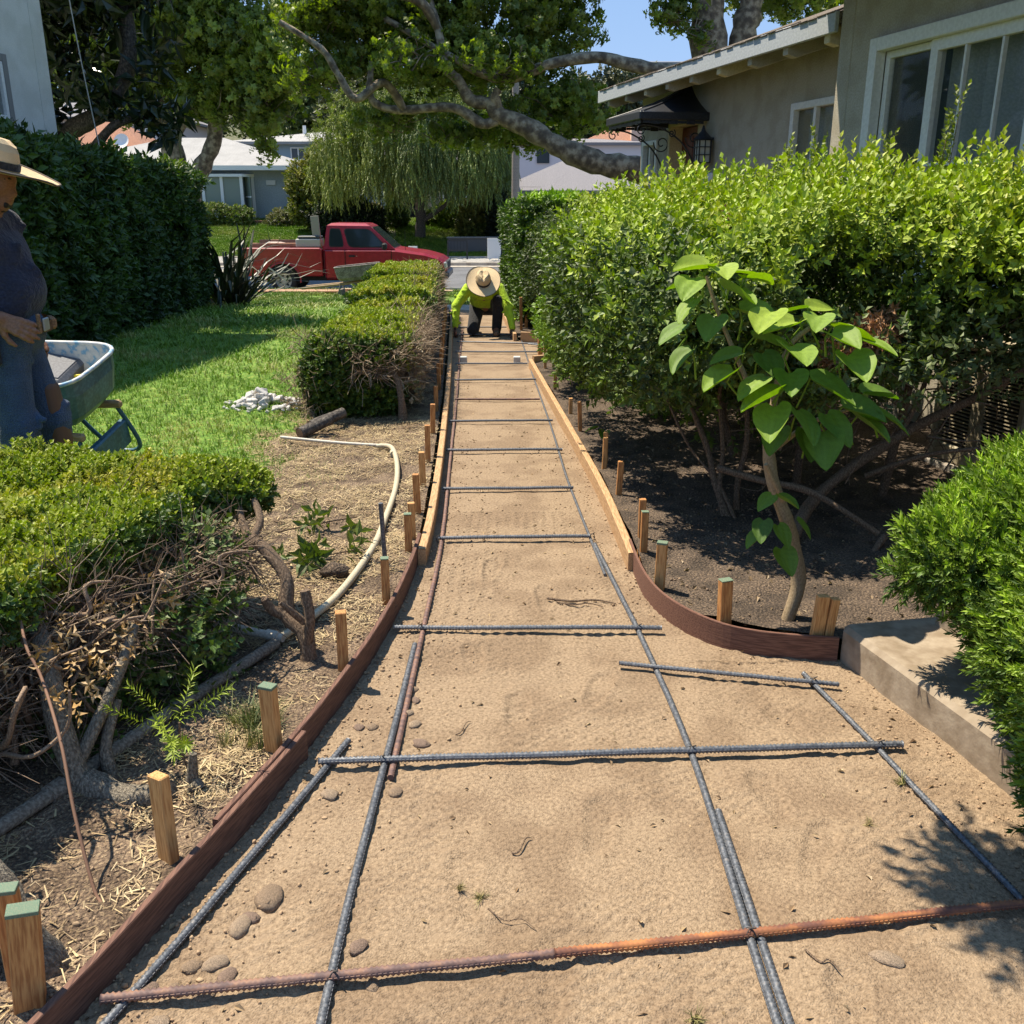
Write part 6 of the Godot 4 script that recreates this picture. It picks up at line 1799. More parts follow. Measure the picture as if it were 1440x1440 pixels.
func build_trees() -> void:
	var plane_leaf := lobed(6, 0.26, 0.155)
	var ca := Color(0.10, 0.145, 0.03)
	var cb := Color(0.40, 0.46, 0.08)
	var lf := leafy(0.5, Color(0.85, 0.95, 0.18))
	# big sycamore behind the stucco house
	var o := thing("sycamore_tree", "big mottled sycamore leaning over from behind the stucco house, limbs spread across the view", "tree")
	branch(o, "trunk", [V(4.6, -0.4, 20.2), V(4.4, 1.2, 20.0), V(4.1, 3.0, 20.0), V(3.75, 4.7, 20.0), V(3.72, 6.3, 20.0), V(3.9, 8.5, 20.3)], 0.5, 0.2, M.bark_plane, 12)
	branch(o, "trunk", [V(4.5, 1.0, 20.0), V(4.45, 3.0, 20.1), V(4.42, 4.7, 20.0), V(4.52, 5.2, 20.0), V(4.65, 6.3, 20.0), V(5.4, 8.5, 20.5)], 0.32, 0.16, M.bark_plane, 10)
	branch(o, "limb", [V(4.5, 0.7, 20.0), V(3.5, 1.75, 18.9), V(2.4, 2.25, 18.5), V(1.67, 2.37, 18.5), V(0.94, 2.63, 18.5), V(0.27, 3.0, 18.5), V(-0.27, 3.23, 18.5), V(-0.34, 3.47, 18.5)], 0.27, 0.13, M.bark_plane, 12)
	branch(o, "limb", [V(4.0, 3.2, 20.0), V(3.2, 3.9, 19.0), V(2.6, 3.95, 18.5), V(2.05, 4.05, 18.5), V(1.5, 4.16, 18.5), V(0.67, 4.05, 18.5), V(0.2, 3.86, 18.5), V(-0.33, 3.82, 18.5), V(-0.94, 4.09, 18.5), V(-1.47, 4.37, 18.5), V(-2.4, 4.9, 18.8)], 0.135, 0.05, M.bark_plane, 9)
	branch(o, "limb", [V(-0.2, 3.18, 18.5), V(-0.53, 3.06, 18.5), V(-1.07, 3.33, 18.5), V(-1.95, 3.29, 18.5), V(-2.38, 3.36, 18.5), V(-2.56, 3.57, 18.5), V(-2.5, 4.1, 18.6)], 0.10, 0.05, M.bark_plane, 8)
	branch(o, "limb", [V(-1.95, 3.3, 18.5), V(-2.25, 3.7, 18.1), V(-2.73, 3.43, 18.0), V(-3.03, 3.83, 18.0), V(-3.3, 4.23, 18.0), V(-3.98, 4.64, 18.0)], 0.08, 0.05, M.bark_plane, 8)
	branch(o, "limb", [V(-0.33, 3.4, 18.5), V(-0.74, 3.46, 18.5), V(-0.94, 3.76, 18.5), V(-1.18, 4.03, 18.5), V(-1.36, 4.8, 18.6), V(-1.8, 6.0, 19.0)], 0.12, 0.06, M.bark_plane, 9)
	branch(o, "limb", [V(-1.3, 4.6, 18.6), V(-1.6, 5.0, 18.2), V(-2.26, 5.07, 18.0), V(-2.96, 5.05, 18.0), V(-3.4, 5.4, 18.0), V(-4.2, 6.2, 18.4)], 0.09, 0.04, M.bark_plane, 8)
	branch(o, "limb", [V(3.75, 5.2, 20.0), V(2.8, 6.2, 20.0), V(1.2, 6.9, 20.0), V(-0.8, 7.0, 20.0)], 0.15, 0.06, M.bark_plane, 8)
	branch(o, "stub", [V(-0.25, 3.25, 18.5), V(-0.3, 3.5, 18.4), V(-0.24, 3.62, 18.4)], 0.12, 0.07, M.bark_plane, 8)
	var bl := [[V(-3.3, 5.1, 19.3), Vector3(1.1, 0.9, 1.1)], [V(-1.6, 5.0, 19.6), Vector3(1.3, 0.95, 1.2)], [V(0.55, 5.0, 19.4), Vector3(1.05, 0.75, 1.1)], [V(0.95, 3.4, 19.2), Vector3(1.15, 0.5, 0.8)], [V(-0.9, 3.0, 19.3), Vector3(0.9, 0.3, 0.6)], [V(-2.2, 3.2, 19.3), Vector3(0.9, 0.35, 0.6)], [V(-0.2, 4.1, 18.2), Vector3(0.8, 0.35, 0.3)], [V(-1.8, 4.1, 17.9), Vector3(0.8, 0.4, 0.3)], [V(-1.1, 4.15, 19.2), Vector3(1.3, 0.5, 0.8)], [V(-2.7, 4.25, 19.2), Vector3(0.8, 0.5, 0.7)], [V(-3.6, 4.0, 18.8), Vector3(0.55, 0.45, 0.5)], [V(0.1, 4.3, 19.3), Vector3(1.0, 0.4, 0.7)], [V(0.3, 2.9, 19.6), Vector3(0.6, 0.3, 0.5)], [V(-2.4, 6.5, 20.2), Vector3(2.3, 0.9, 1.8)], [V(0.6, 6.6, 20.2), Vector3(2.0, 0.9, 1.8)], [V(3.5, 6.9, 20.4), Vector3(1.8, 1.0, 1.6)], [V(3.0, 5.15, 19.6), Vector3(0.42, 0.5, 0.5)], [V(5.6, 5.6, 20.8), Vector3(1.4, 0.5, 1.0)], [V(3.5, 4.7, 19.3), Vector3(0.25, 0.25, 0.3)]]
	crown(o, "foliage", bl, 360, plane_leaf, lf, ca, cb, Vector2(0.4, 0.78), 0.08)
	twiglets(o, bl, 260, M.bark_plane, 0.016)
	# sycamore on the far pavement, forked trunk seen over the tall hedge
	o = thing("sycamore_tree", "fork-trunked sycamore by the street rising behind the tall dark hedge", "tree")
	branch(o, "trunk", [V(-10.1, -0.6, 30.0), V(-9.95, 1.2, 30.0), V(-9.95, 2.53, 30.0), V(-10.2, 3.67, 30.0), V(-10.5, 4.85, 30.0), V(-11.0, 6.8, 30.0)], 0.42, 0.16, M.bark_plane, 10)
	branch(o, "trunk", [V(-9.9, 1.2, 30.0), V(-9.47, 2.32, 30.0), V(-8.83, 3.39, 30.0), V(-8.72, 4.14, 30.0), V(-8.4, 6.0, 30.0)], 0.30, 0.14, M.bark_plane, 10)
	branch(o, "limb", [V(-10.1, 3.3, 30.0), V(-9.4, 4.4, 30.0), V(-9.0, 5.6, 30.0)], 0.14, 0.08, M.bark_plane, 8)
	branch(o, "limb", [V(-8.75, 4.0, 30.0), V(-7.8, 5.0, 29.6), V(-6.6, 5.6, 29.2)], 0.12, 0.06, M.bark_plane, 8)
	bl = [[V(-11.8, 6.4, 30.0), Vector3(1.9, 1.7, 1.9)], [V(-9.6, 6.6, 30.2), Vector3(1.9, 1.7, 1.9)], [V(-7.6, 6.0, 29.6), Vector3(1.6, 1.5, 1.6)], [V(-8.4, 4.5, 29.6), Vector3(1.4, 0.65, 1.2)], [V(-6.9, 4.3, 28.8), Vector3(0.9, 0.9, 0.9)], [V(-11.0, 4.6, 30.2), Vector3(1.3, 0.7, 1.2)], [V(-9.5, 8.6, 30.0), Vector3(3.2, 1.4, 2.6)], [V(-6.3, 5.6, 28.4), Vector3(0.8, 1.4, 1.0)], [V(-7.0, 3.3, 29.0), Vector3(0.4, 0.5, 0.5)]]
	crown(o, "foliage", bl, 125, plane_leaf, lf, ca, cb, Vector2(0.65, 1.15), 0.1)
	twiglets(o, bl, 140, M.bark_plane, 0.025)
	# rubber tree close behind the pale house
	o = thing("rubber_tree", "dark rubber tree with large drooping leaves beside the pale house corner", "tree")
	branch(o, "trunk", [V(-7.2, -0.2, 15.6), V(-7.1, 1.5, 15.5), V(-6.95, 2.6, 15.4), V(-7.1, 4.0, 15.2), V(-7.3, 6.5, 15.2)], 0.22, 0.13, M.bark_dark, 10)
	branch(o, "limb", [V(-7.0, 2.6, 15.3), V(-6.5, 2.75, 15.1), V(-6.0, 3.0, 15.0), V(-5.55, 3.6, 15.0), V(-5.55, 4.5, 15.0), V(-5.9, 5.6, 15.0)], 0.15, 0.09, M.bark_dark, 9)
	branch(o, "limb", [V(-7.0, 2.4, 15.4), V(-6.4, 2.3, 15.0), V(-5.8, 2.75, 14.8), V(-5.3, 2.9, 14.8)], 0.1, 0.04, M.bark_dark, 8)
	var rub := sprig(7, 0.22, 0.27, 0.12, 1.25, 0.08, 0.35)
	bl = [[V(-6.9, 4.0, 15.0), Vector3(0.7, 0.9, 0.7)], [V(-6.3, 4.5, 15.0), Vector3(0.8, 0.7, 0.8)], [V(-5.7, 4.7, 14.8), Vector3(0.9, 0.55, 0.7)], [V(-6.9, 3.0, 15.2), Vector3(0.5, 0.5, 0.5)], [V(-6.1, 3.3, 14.9), Vector3(0.5, 0.35, 0.4)], [V(-5.45, 3.1, 14.8), Vector3(0.5, 0.35, 0.4)], [V(-5.1, 2.75, 14.7), Vector3(0.35, 0.35, 0.3)], [V(-6.5, 6.0, 15.2), Vector3(1.4, 0.9, 1.2)], [V(-5.0, 3.6, 14.8), Vector3(0.3, 0.4, 0.3)]]
	crown(o, "foliage", bl, 60, rub, leafy(0.3, Color(0.2, 0.25, 0.05)), Color(0.014, 0.026, 0.010), Color(0.038, 0.062, 0.018), Vector2(0.75, 1.2), -0.1, 0.6)
	# a few single large leaves hanging against the light
	for q in [[-4.98, 2.72, 14.7], [-4.78, 2.7, 14.7], [-5.3, 3.9, 14.8], [-5.6, 4.1, 14.8], [-5.15, 4.25, 14.8]]:
		var lfm := part("leaf", heart_leaf(0.34, 0.16, 0.1, 0.1), M.rubber_leaf, o)
		lfm.transform = Transform3D(Basis(Vector3.UP, R(0, TAU)) * Basis(Vector3.RIGHT, 1.35), V(q[0], q[1] - 0.05, q[2]))
	# hanging wire by the house
	o = thing("service_wire", "thin pale service wire hanging down in front of the rubber tree", "wire")
	var mb := MB.new()
	mb.tube(curve([V(-5.75, 5.2, 13.6), V(-5.65, 3.6, 13.6), V(-5.52, 2.2, 13.6)], 6), [0.008], 5)
	part("strand", mb.done(), mat(lin(0.4, 0.38, 0.34), 0.7), o)
	# weeping tree across the street
	o = thing("weeping_tree", "broad weeping tree with hanging olive foliage on the far lawn", "tree")
	branch(o, "trunk", [V(-3.85, 0.1, 41.2), V(-3.82, 0.9, 41.2), V(-3.75, 1.6, 41.2), V(-3.8, 3.2, 41.2), V(-4.0, 4.8, 41.3)], 0.24, 0.1, M.bark_dark, 9)
	branch(o, "limb", [V(-3.8, 0.95, 41.2), V(-3.2, 1.3, 41.1), V(-2.5, 1.9, 41.0), V(-1.8, 3.4, 41.0)], 0.12, 0.05, M.bark_dark, 8)
	branch(o, "limb", [V(-3.8, 1.2, 41.2), V(-4.4, 1.7, 41.1), V(-5.2, 2.8, 41.0), V(-5.8, 4.2, 41.0)], 0.11, 0.05, M.bark_dark, 8)
	var st := strand(1.05, 34, 0.12, 0.03)
	var xf := []; var cols := []
	for i in 6200:
		var an := R(0, TAU)
		var rr := sqrt(R(0.02, 1))
		var lean := 0.72 + 0.28 * cos(an)
		var top := (6.5 + 0.7 * nz.get_noise_2d(an * 80.0, rr * 60.0)) * sqrt(maxf(0.05, 1.0 - rr * rr * 0.62))
		var low := lerpf(2.1, 1.75, rr) + 0.25 * nz.get_noise_2d(an * 60.0, rr * 30.0)
		var x := -4.0 + cos(an) * 4.15 * rr
		var z := 41.0 + sin(an) * 3.0 * rr
		var y := lerpf(low + 0.7, top, pow(R(0, 1), 0.8))
		var clump := nz.get_noise_3d(x * 26.0, y * 12.0, z * 26.0)
		if clump < -0.08: continue
		xf.append(Transform3D(Basis(Vector3.UP, R(0, TAU)).rotated(Vector3(R(-1, 1), 0, R(-1, 1)).normalized(), R(0, 0.36)).scaled(Vector3.ONE * R(0.8, 1.35)), V(x, y, z)))
		var warm := smoothstep(-3.0, -6.5, x)
		cols.append(mixc(Color(0.06, 0.095, 0.022).lerp(Color(0.15, 0.19, 0.035), warm), Color(0.19, 0.25, 0.05).lerp(Color(0.34, 0.38, 0.07), warm), 0.4 + clump * 1.4 + R(-0.3, 0.3), 0.2))
	scatter(o, "foliage", st, leafy(0.55, Color(0.4, 0.46, 0.1)), xf, cols)
	var pep := sprig(12, 0.3, 0.15, 0.045, 0.9, 0.1, 0.4)
	crown(o, "foliage", [[V(-6.6, 3.7, 40.6), Vector3(1.5, 1.7, 1.4)], [V(-5.4, 5.0, 40.8), Vector3(1.7, 1.3, 1.5)], [V(-3.4, 5.3, 40.8), Vector3(1.8, 1.2, 1.5)], [V(-1.6, 4.4, 40.8), Vector3(1.5, 1.2, 1.4)], [V(-4.6, 3.4, 39.6), Vector3(1.5, 1.1, 0.8)]], 55, pep, M.leaf, Color(0.09, 0.13, 0.028), Color(0.34, 0.38, 0.07), Vector2(0.6, 1.1), 0.12)
	# shrubs of the far gardens
	var sm := sprig(9, 0.16, 0.11, 0.06, 1.0)
	var data := [
		["shrub", "tall yellow-green shrub at the corner of the slate-blue bungalow", "shrub", [[V(-8.2, 2.2, 42.5), Vector3(1.1, 1.4, 1.0)], [V(-7.6, 1.4, 42.2), Vector3(1.0, 0.9, 0.9)], [V(-8.8, 1.7, 42.4), Vector3(0.7, 0.8, 0.7)]], Color(0.11, 0.14, 0.018), Color(0.27, 0.25, 0.03)],
		["shrub", "dark dense shrub between the yellow-green shrub and the weeping tree", "shrub", [[V(-7.0, 1.0, 41.6), Vector3(1.3, 0.85, 0.9)], [V(-6.1, 0.9, 41.8), Vector3(0.7, 0.7, 0.7)]], Color(0.014, 0.026, 0.01), Color(0.035, 0.06, 0.016)],
		["topiary_ball", "round clipped green topiary in front of the dark carport", "topiary", [[V(-5.05, 1.15, 43.4), Vector3(0.44, 0.52, 0.44)]], Color(0.07, 0.115, 0.02), Color(0.13, 0.19, 0.03)],
		["shrub", "bright lime shrub right of the weeping tree's trunk", "shrub", [[V(-2.85, 1.1, 43.6), Vector3(0.62, 0.5, 0.5)], [V(-2.4, 0.9, 43.4), Vector3(0.4, 0.35, 0.4)]], Color(0.12, 0.20, 0.02), Color(0.24, 0.30, 0.03)],
		["shrub", "olive shrub beside the lime one, near the brick pier", "shrub", [[V(-3.5, 1.0, 44.0), Vector3(0.4, 0.35, 0.4)]], Color(0.05, 0.08, 0.02), Color(0.09, 0.12, 0.03)],
		["shrub", "large yellowish shrub at the head of the far front walk", "shrub", [[V(-1.3, 1.0, 41.6), Vector3(0.8, 0.75, 0.8)], [V(-1.7, 0.7, 41.2), Vector3(0.5, 0.5, 0.5)], [V(-0.9, 1.7, 42.4), Vector3(0.7, 0.6, 0.7)]], Color(0.09, 0.115, 0.02), Color(0.22, 0.21, 0.035)],
		["shrub", "very dark upright shrub beside the utility pole", "shrub", [[V(-0.45, 0.9, 40.6), Vector3(0.5, 0.95, 0.5)], [V(0.3, 0.8, 40.8), Vector3(0.5, 0.8, 0.5)]], Color(0.012, 0.02, 0.009), Color(0.03, 0.045, 0.014)],
		["shrub", "pale bush under the white bay window", "shrub", [[V(-13.6, 1.15, 44.0), Vector3(0.9, 0.45, 0.5)], [V(-12.3, 1.05, 44.0), Vector3(0.8, 0.4, 0.4)]], Color(0.09, 0.14, 0.025), Color(0.2, 0.23, 0.05)],
		["shrub", "wispy low plant on the brick planter wall", "shrub", [[V(-10.2, 0.9, 43.9), Vector3(0.7, 0.35, 0.4)]], Color(0.12, 0.13, 0.05), Color(0.24, 0.22, 0.1)],
		["shrub", "small pink-flecked shrub by the white railing", "shrub", [[V(-6.3, 1.1, 44.6), Vector3(0.4, 0.6, 0.4)]], Color(0.13, 0.15, 0.06), Color(0.34, 0.24, 0.18)]]
	for q in data:
		o = thing(q[0], q[1], q[2], Vector3.ZERO, 0.0, "garden shrubs across the street")
		shell(o, "foliage", q[3], 170, sm, M.leaf, func(p, d): return mixc(q[4], q[5], 0.35 + d.y * 0.4 + R(-0.5, 0.5), 0.25), Vector2(0.7, 1.25), 0.3, 0.5, 0.1 if q[0] == "topiary_ball" else 0.3)
		var c: Vector3 = q[3][0][0]
		branch(o, "stem", [Vector3(c.x, gh(-c.z) - 0.05, c.z), Vector3(c.x + 0.05, lerpf(gh(-c.z), c.y, 0.6), c.z), c], 0.06, 0.03, M.bark_dark)
	# sword-leaved clump at the end of the tall hedge
	o = thing("flax_clump", "clump of long dark sword-shaped leaves at the end of the tall hedge", "flax")
	for i in 96:
		var an := R(-0.6, TAU - 0.6)
		var lean := R(0.08, 1.1)
		var ln := R(1.1, 2.15)
		var base := V(-5.15 + R(-0.2, 0.2), -0.2, 17.6 + R(-0.2, 0.2))
		var out := Vector3(cos(an), 0, sin(an))
		mb = MB.new()
		var prev := []
		for k in 8:
			var t := k / 7.0
			var bend := lean + t * t * R(0.1, 0.5)
			var p := base + (Vector3.UP * cos(bend) + out * sin(bend)) * ln * t
			var w := 0.034 * sin(PI * (0.15 + 0.85 * t)) + 0.002
			var sd := out.cross(Vector3.UP).normalized() * w
			var nn := out * cos(bend) - Vector3.UP * sin(bend)
			var row := [p - sd, p - nn * w * 0.35, p + sd]
			if prev.size():
				for j in 2: mb.quad(prev[j], prev[j + 1], row[j + 1], row[j])
			prev = row
		part("leaf", mb.done(), M.flax[i % 3], o)
	# trees on the slopes behind the houses
	var tl := sprig(8, 0.5, 0.42, 0.26, 1.1)
	var spots := [[-34, 88, 6.5, 0], [-27, 84, 7.5, 1], [-21, 92, 8.0, 2], [-16, 80, 7.0, 1], [-11, 78, 8.5, 2], [-7, 90, 9.0, 0], [-3, 82, 8.0, 1], [1.5, 86, 7.5, 0], [6, 92, 7.0, 2], [9.5, 98, 7.5, 2], [12.5, 104, 7.0, 0], [16, 112, 7.0, 2], [20, 120, 6.0, 2], [24, 116, 6.5, 0], [30, 110, 7.0, 1], [-40, 96, 8, 2], [14, 90, 5.0, 2]]
	var says := ["dark green", "mid green", "dusty olive"]
	var wheres := ["beyond the orange roof, farthest left but one", "behind the mauve house", "behind the forked sycamore's crown", "behind the slate-blue bungalow's ridge", "right of the blue two-storey house", "behind the weeping tree's left half", "behind the weeping tree's top", "behind the utility pole", "left of the red tiles, low on the slope", "above the ridge of the red tiles", "between the red tiles and the hilltop house", "just below the hilltop house", "right below the hilltop house's roof", "behind the near stucco house's eave", "behind the stucco house, farthest right", "farthest left on the slope", "low in front of the hilltop slope"]
	for i in spots.size():
		var q: Array = spots[i]
		var g: float = gh(q[1]) - 0.5
		o = thing("slope_tree", "%s tree on the slope %s" % [says[q[3]], wheres[i]], "tree", Vector3.ZERO, 0.0, "trees on the slope")
		branch(o, "trunk", [V(q[0], g - 0.5, q[1]), V(q[0] + 0.2, g + q[2] * 0.4, q[1]), V(q[0], g + q[2] * 0.8, q[1])], 0.3, 0.1, M.bark_dark, 6)
		var h: float = q[2]
		var bb := [[V(q[0], g + h * 0.62, q[1]), Vector3(h * 0.33, h * 0.34, h * 0.33)], [V(q[0] + h * 0.2, g + h * 0.5, q[1] - 1), Vector3(h * 0.25, h * 0.25, h * 0.25)], [V(q[0] - h * 0.22, g + h * 0.45, q[1] - 0.6), Vector3(h * 0.25, h * 0.24, h * 0.25)], [V(q[0] + R(-1, 1), g + h * 0.85, q[1]), Vector3(h * 0.2, h * 0.2, h * 0.2)]]
		var pal := [[Color(0.02, 0.035, 0.012), Color(0.06, 0.09, 0.022)], [Color(0.04, 0.065, 0.014), Color(0.12, 0.16, 0.03)], [Color(0.06, 0.072, 0.028), Color(0.15, 0.155, 0.06)]]
		crown(o, "crown", bb, 9.0, tl, M.leaf_dull, pal[q[3]][0], pal[q[3]][1], Vector2(0.8, 1.3), 0.0, 0.45)

# the tree beside the landing whose bough shades the near corner of the walk
func build_overhang() -> void:
	var o := thing("overhanging_tree", "small tree near the landing with a leafy bough over the walk's near corner", "tree")
	branch(o, "trunk", [V(2.7, -0.05, 0.4), V(2.65, 0.9, 0.45), V(2.5, 1.8, 0.6), V(2.4, 2.5, 0.7), V(2.5, 3.6, 0.6)], 0.09, 0.04, M.bark, 9)
	branch(o, "bough", [V(2.45, 2.1, 0.65), V(1.8, 2.5, 1.3), V(1.1, 2.62, 2.0), V(0.45, 2.58, 2.6)], 0.035, 0.012, M.bark, 7)
	var sp := sprig(9, 0.16, 0.07, 0.036, 1.0)
	crown(o, "foliage", [[V(0.2, 2.58, 2.66), Vector3(0.15, 0.12, 0.22)], [V(0.42, 2.56, 2.58), Vector3(0.2, 0.15, 0.3)], [V(0.6, 2.56, 2.4), Vector3(0.22, 0.16, 0.26)], [V(0.8, 2.62, 2.3), Vector3(0.28, 0.2, 0.3)], [V(1.5, 2.75, 1.6), Vector3(0.5, 0.3, 0.5)], [V(2.4, 3.4, 0.7), Vector3(0.9, 0.7, 0.9)]], 5200, sp, M.leaf, Color(0.07, 0.11, 0.03), Color(0.2, 0.27, 0.05), Vector2(0.7, 1.2), -0.5, 0.6)

# ---------------------------------------------------------------- things lying about
func pipe(called: String, label: String, cat: String, pts: Array, r: float, m: Material, rings := []) -> Node3D:
	var o := thing(called, label, cat)
	var mb := MB.new()
	var path := curve(pts, 6) if pts.size() > 2 else pts
	mb.tube(path, [r], 10)
	part("tube", mb.done(), m, o)
	for q in rings:
		mb = MB.new()
		var d: Vector3 = (q[1] - q[0]).normalized()
		mb.tube([q[0], q[0] + d * 0.055], [r * 1.3], 10)
		part("coupling", mb.done(), m, o)
	return o

func build_yard_things() -> void:
	var pvc := mottled([[0.3, lin(0.40, 0.345, 0.235)], [0.7, lin(0.54, 0.475, 0.345)]], Vector3(0.3, 0.3, 0.3), 0.6, 0.04, 4)
	var white_pvc := mottled([[0.3, lin(0.46, 0.42, 0.35)], [0.7, lin(0.62, 0.58, 0.50)]], Vector3(0.3, 0.3, 0.3), 0.6, 0.04, 4, 0.0, 0.05, true, 2)
	var grey_pipe := mottled([[0.3, lin(0.13, 0.105, 0.08)], [0.55, lin(0.23, 0.19, 0.145)], [0.8, lin(0.32, 0.275, 0.215)]], Vector3(0.3, 0.3, 0.3), 0.85, 0.04, 4)
	var y := 0.07
	pipe("plastic_pipe", "long cream plastic pipe curving round the bare bed toward the hedge stump", "pipe", [V(-0.95, y, 6.48), V(-0.84, y + 0.01, 6.4), V(-0.755, y, 6.0), V(-0.70, y, 5.45), V(-0.69, y - 0.005, 4.85), V(-0.695, y, 4.37), V(-0.77, y, 3.78), V(-0.92, y - 0.01, 3.4)], 0.017, pvc, [[V(-0.82, y, 6.3), V(-0.80, y, 6.2)]])
	pipe("plastic_pipe", "thin pale pipe lying straight in the grass end beyond the curved pipe", "pipe", [V(-1.66, 0.1, 6.62), V(-1.25, 0.08, 6.54), V(-0.95, y, 6.5)], 0.011, white_pvc)
	pipe("old_pipe", "old grey-brown pipe running along the near bed under the hedge", "pipe", [V(-1.75, 0.055, 1.55), V(-1.41, 0.06, 2.22), V(-1.14, 0.06, 2.88), V(-0.925, 0.06, 3.36)], 0.023, grey_pipe, [[V(-1.35, 0.06, 2.36), V(-1.32, 0.06, 2.44)]])
	pipe("white_pipe_tee", "short white pipe with a fitting joining the old grey pipe", "pipe", [V(-1.2, 0.08, 3.5), V(-1.0, 0.075, 3.42), V(-0.9, 0.07, 3.385)], 0.017, white_pvc, [[V(-0.97, 0.075, 3.41), V(-0.92, 0.073, 3.39)]])
	var o := thing("iron_rod", "dark grey iron rod standing upright in the left bed", "rod", V(-0.6, 0.0, 4.2))
	var mb := MB.new()
	mb.tube([Vector3(0, -0.05, 0), Vector3(-0.012, 0.37, 0)], [0.0115], 9)
	part("shaft", mb.done(), M.steel, o)
	# broken concrete
	o = thing("rubble_heap", "small heap of pale broken concrete on the lawn", "rubble", V(-2.05, lawn_h(-2.05, 7.72), 7.72))
	var chalk := mottled([[0.3, lin(0.46, 0.44, 0.41)], [0.7, lin(0.66, 0.635, 0.60)]], Vector3.ONE * 0.2, 0.95, 0.04, 4, 0.4, 0.06)
	for i in 70:
		var an := R(0, TAU)
		var rr := sqrt(R(0, 1))
		var s := lerpf(0.11, 0.03, rr) * R(0.6, 1.15)
		mb = MB.new()
		var at := Vector3(cos(an) * rr * 0.34, s * 0.35 + maxf(0.0, (0.75 - rr) * 0.12 * R(0, 1)), sin(an) * rr * 0.30)
		var b := Basis(rdir(), R(0, 1.2))
		mb.box(at, Vector3(s, s * R(0.45, 0.8), s * R(0.6, 1.0)), s * 0.12, b)
		for k in mb.v.size(): mb.v[k] += Vector3(nz.get_noise_3d(mb.v[k].x * 900.0, mb.v[k].y * 900.0, i), nz.get_noise_3d(i, mb.v[k].y * 900.0, mb.v[k].z * 900.0), nz.get_noise_3d(mb.v[k].x * 900.0, i, mb.v[k].z * 900.0)) * s * 0.25
		part("chunk", mb.done(), chalk, o)
	# two short logs at the hedge end
	for q in [[-1.55, 6.74, -1.37, 6.98, 0.042, "short earthy log nearest the pale pipe, at the long hedge's end"], [-1.52, 6.98, -1.31, 7.22, 0.042, "second short log, behind the first at the long hedge's end"]]:
		o = thing("log", q[5], "log", Vector3.ZERO, 0.0, "logs at the hedge end")
		mb = MB.new()
		var p0 := V(q[0], 0.1, q[1]); var p1 := V(q[2], 0.15, q[3])
		mb.tube([p0, p0.lerp(p1, 0.3), p0.lerp(p1, 0.7), p1], [q[4], q[4] * 1.05, q[4] * 0.97, q[4]], 11)
		part("bark", mb.done(), M.bark_dark, o)
		mb = MB.new()
		mb.tube([p0 + (p0 - p1).normalized() * 0.002, p0 - (p0 - p1).normalized() * 0.004], [q[4] * 0.85], 11)
		part("cut_end", mb.done(), M.dry_bark, o)
	# pebbles
	var peb := []
	for t in [[0.25, 0.175, 0.115], [0.32, 0.235, 0.16], [0.22, 0.15, 0.11]]: peb.append(mottled([[0.3, lin(t[0] * 0.75, t[1] * 0.75, t[2] * 0.75)], [0.7, lin(t[0] * 1.2, t[1] * 1.2, t[2] * 1.2)]], Vector3.ONE * 0.08, 0.9, 0.03, 4, 0.25, 0.06, false))
	var PL := [
		[-0.748, 1.772, 0.022, "round pale pebble left of the oval one"], [-0.70, 1.785, 0.024, "oval pebble right of the round pale one"], [-0.66, 1.742, 0.023, "flat oval pebble nearer the brown bar"], [-0.765, 1.70, 0.021, "small round pebble just behind the brown bar"], [-0.77, 1.62, 0.024, "pebble in front of the brown bar"],
		[-0.83, 1.70, 0.026, "half-buried pebble under the lengthwise bar"], [-0.70, 1.70, 0.027, "broad half-buried pebble behind the brown bar"], [-0.675, 1.905, 0.030, "large egg-shaped pebble beside the lengthwise bar"], [-0.655, 1.935, 0.024, "pebble behind the egg-shaped one"], [-0.625, 2.0, 0.034, "broad flat stone sunk in the dirt beside the lengthwise bar"],
		[-0.475, 2.62, 0.021, "rounded pebble by the grey cross bar's left end"], [-0.52, 2.83, 0.018, "small pebble between two lengthwise bars"], [-0.475, 2.83, 0.022, "pale pebble between two lengthwise bars, the larger"], [-0.365, 2.92, 0.022, "pebble right of the left bars, behind the cross bar"], [-0.345, 3.02, 0.020, "pinkish pebble right of the left bars, farther back"], [-0.36, 3.10, 0.018, "pebble right of the left bars, farthest of the cluster"], [-0.335, 2.85, 0.024, "upright pebble right of the left bars"], [-0.30, 2.73, 0.026, "flat sharp stone just behind the grey cross bar"], [-0.355, 2.46, 0.022, "flat reddish stone in front of the grey cross bar"], [-0.55, 2.45, 0.026, "oval pebble left of the two left bars"],
		[-0.37, 1.83, 0.022, "long flat stone right of the left lengthwise bar near the brown bar"], [-0.32, 1.72, 0.016, "small yellowish stone on the brown bar's near side"], [0.885, 1.795, 0.030, "round sunken stone in the dirt near the shrub's shadow"], [-0.72, 1.55, 0.02, "small pebble nearest the camera at the left bar"]]
	for i in PL.size():
		var q: Array = PL[i]
		mb = MB.new()
		var s: float = q[2]
		mb.blob(Vector3.ZERO, Vector3(s * R(0.9, 1.35), s * R(0.4, 0.6), s * R(0.75, 1.0)), nz, 0.5, 14, 10)
		var pb := part("pebble", mb.done(), peb[i % 3], self)
		pb.transform = Transform3D(Basis(Vector3.UP, R(0, TAU)), V(q[0], bumps(q[0], q[1]) + s * 0.02, q[1]))
		tag(pb, q[3], "pebble", "pebbles in the dirt by the left bars")
	# spacer blocks under the bars
	var grey := mottled([[0.3, lin(0.40, 0.40, 0.39)], [0.7, lin(0.56, 0.56, 0.54)]], Vector3.ONE * 0.2, 0.9, 0.04, 4)
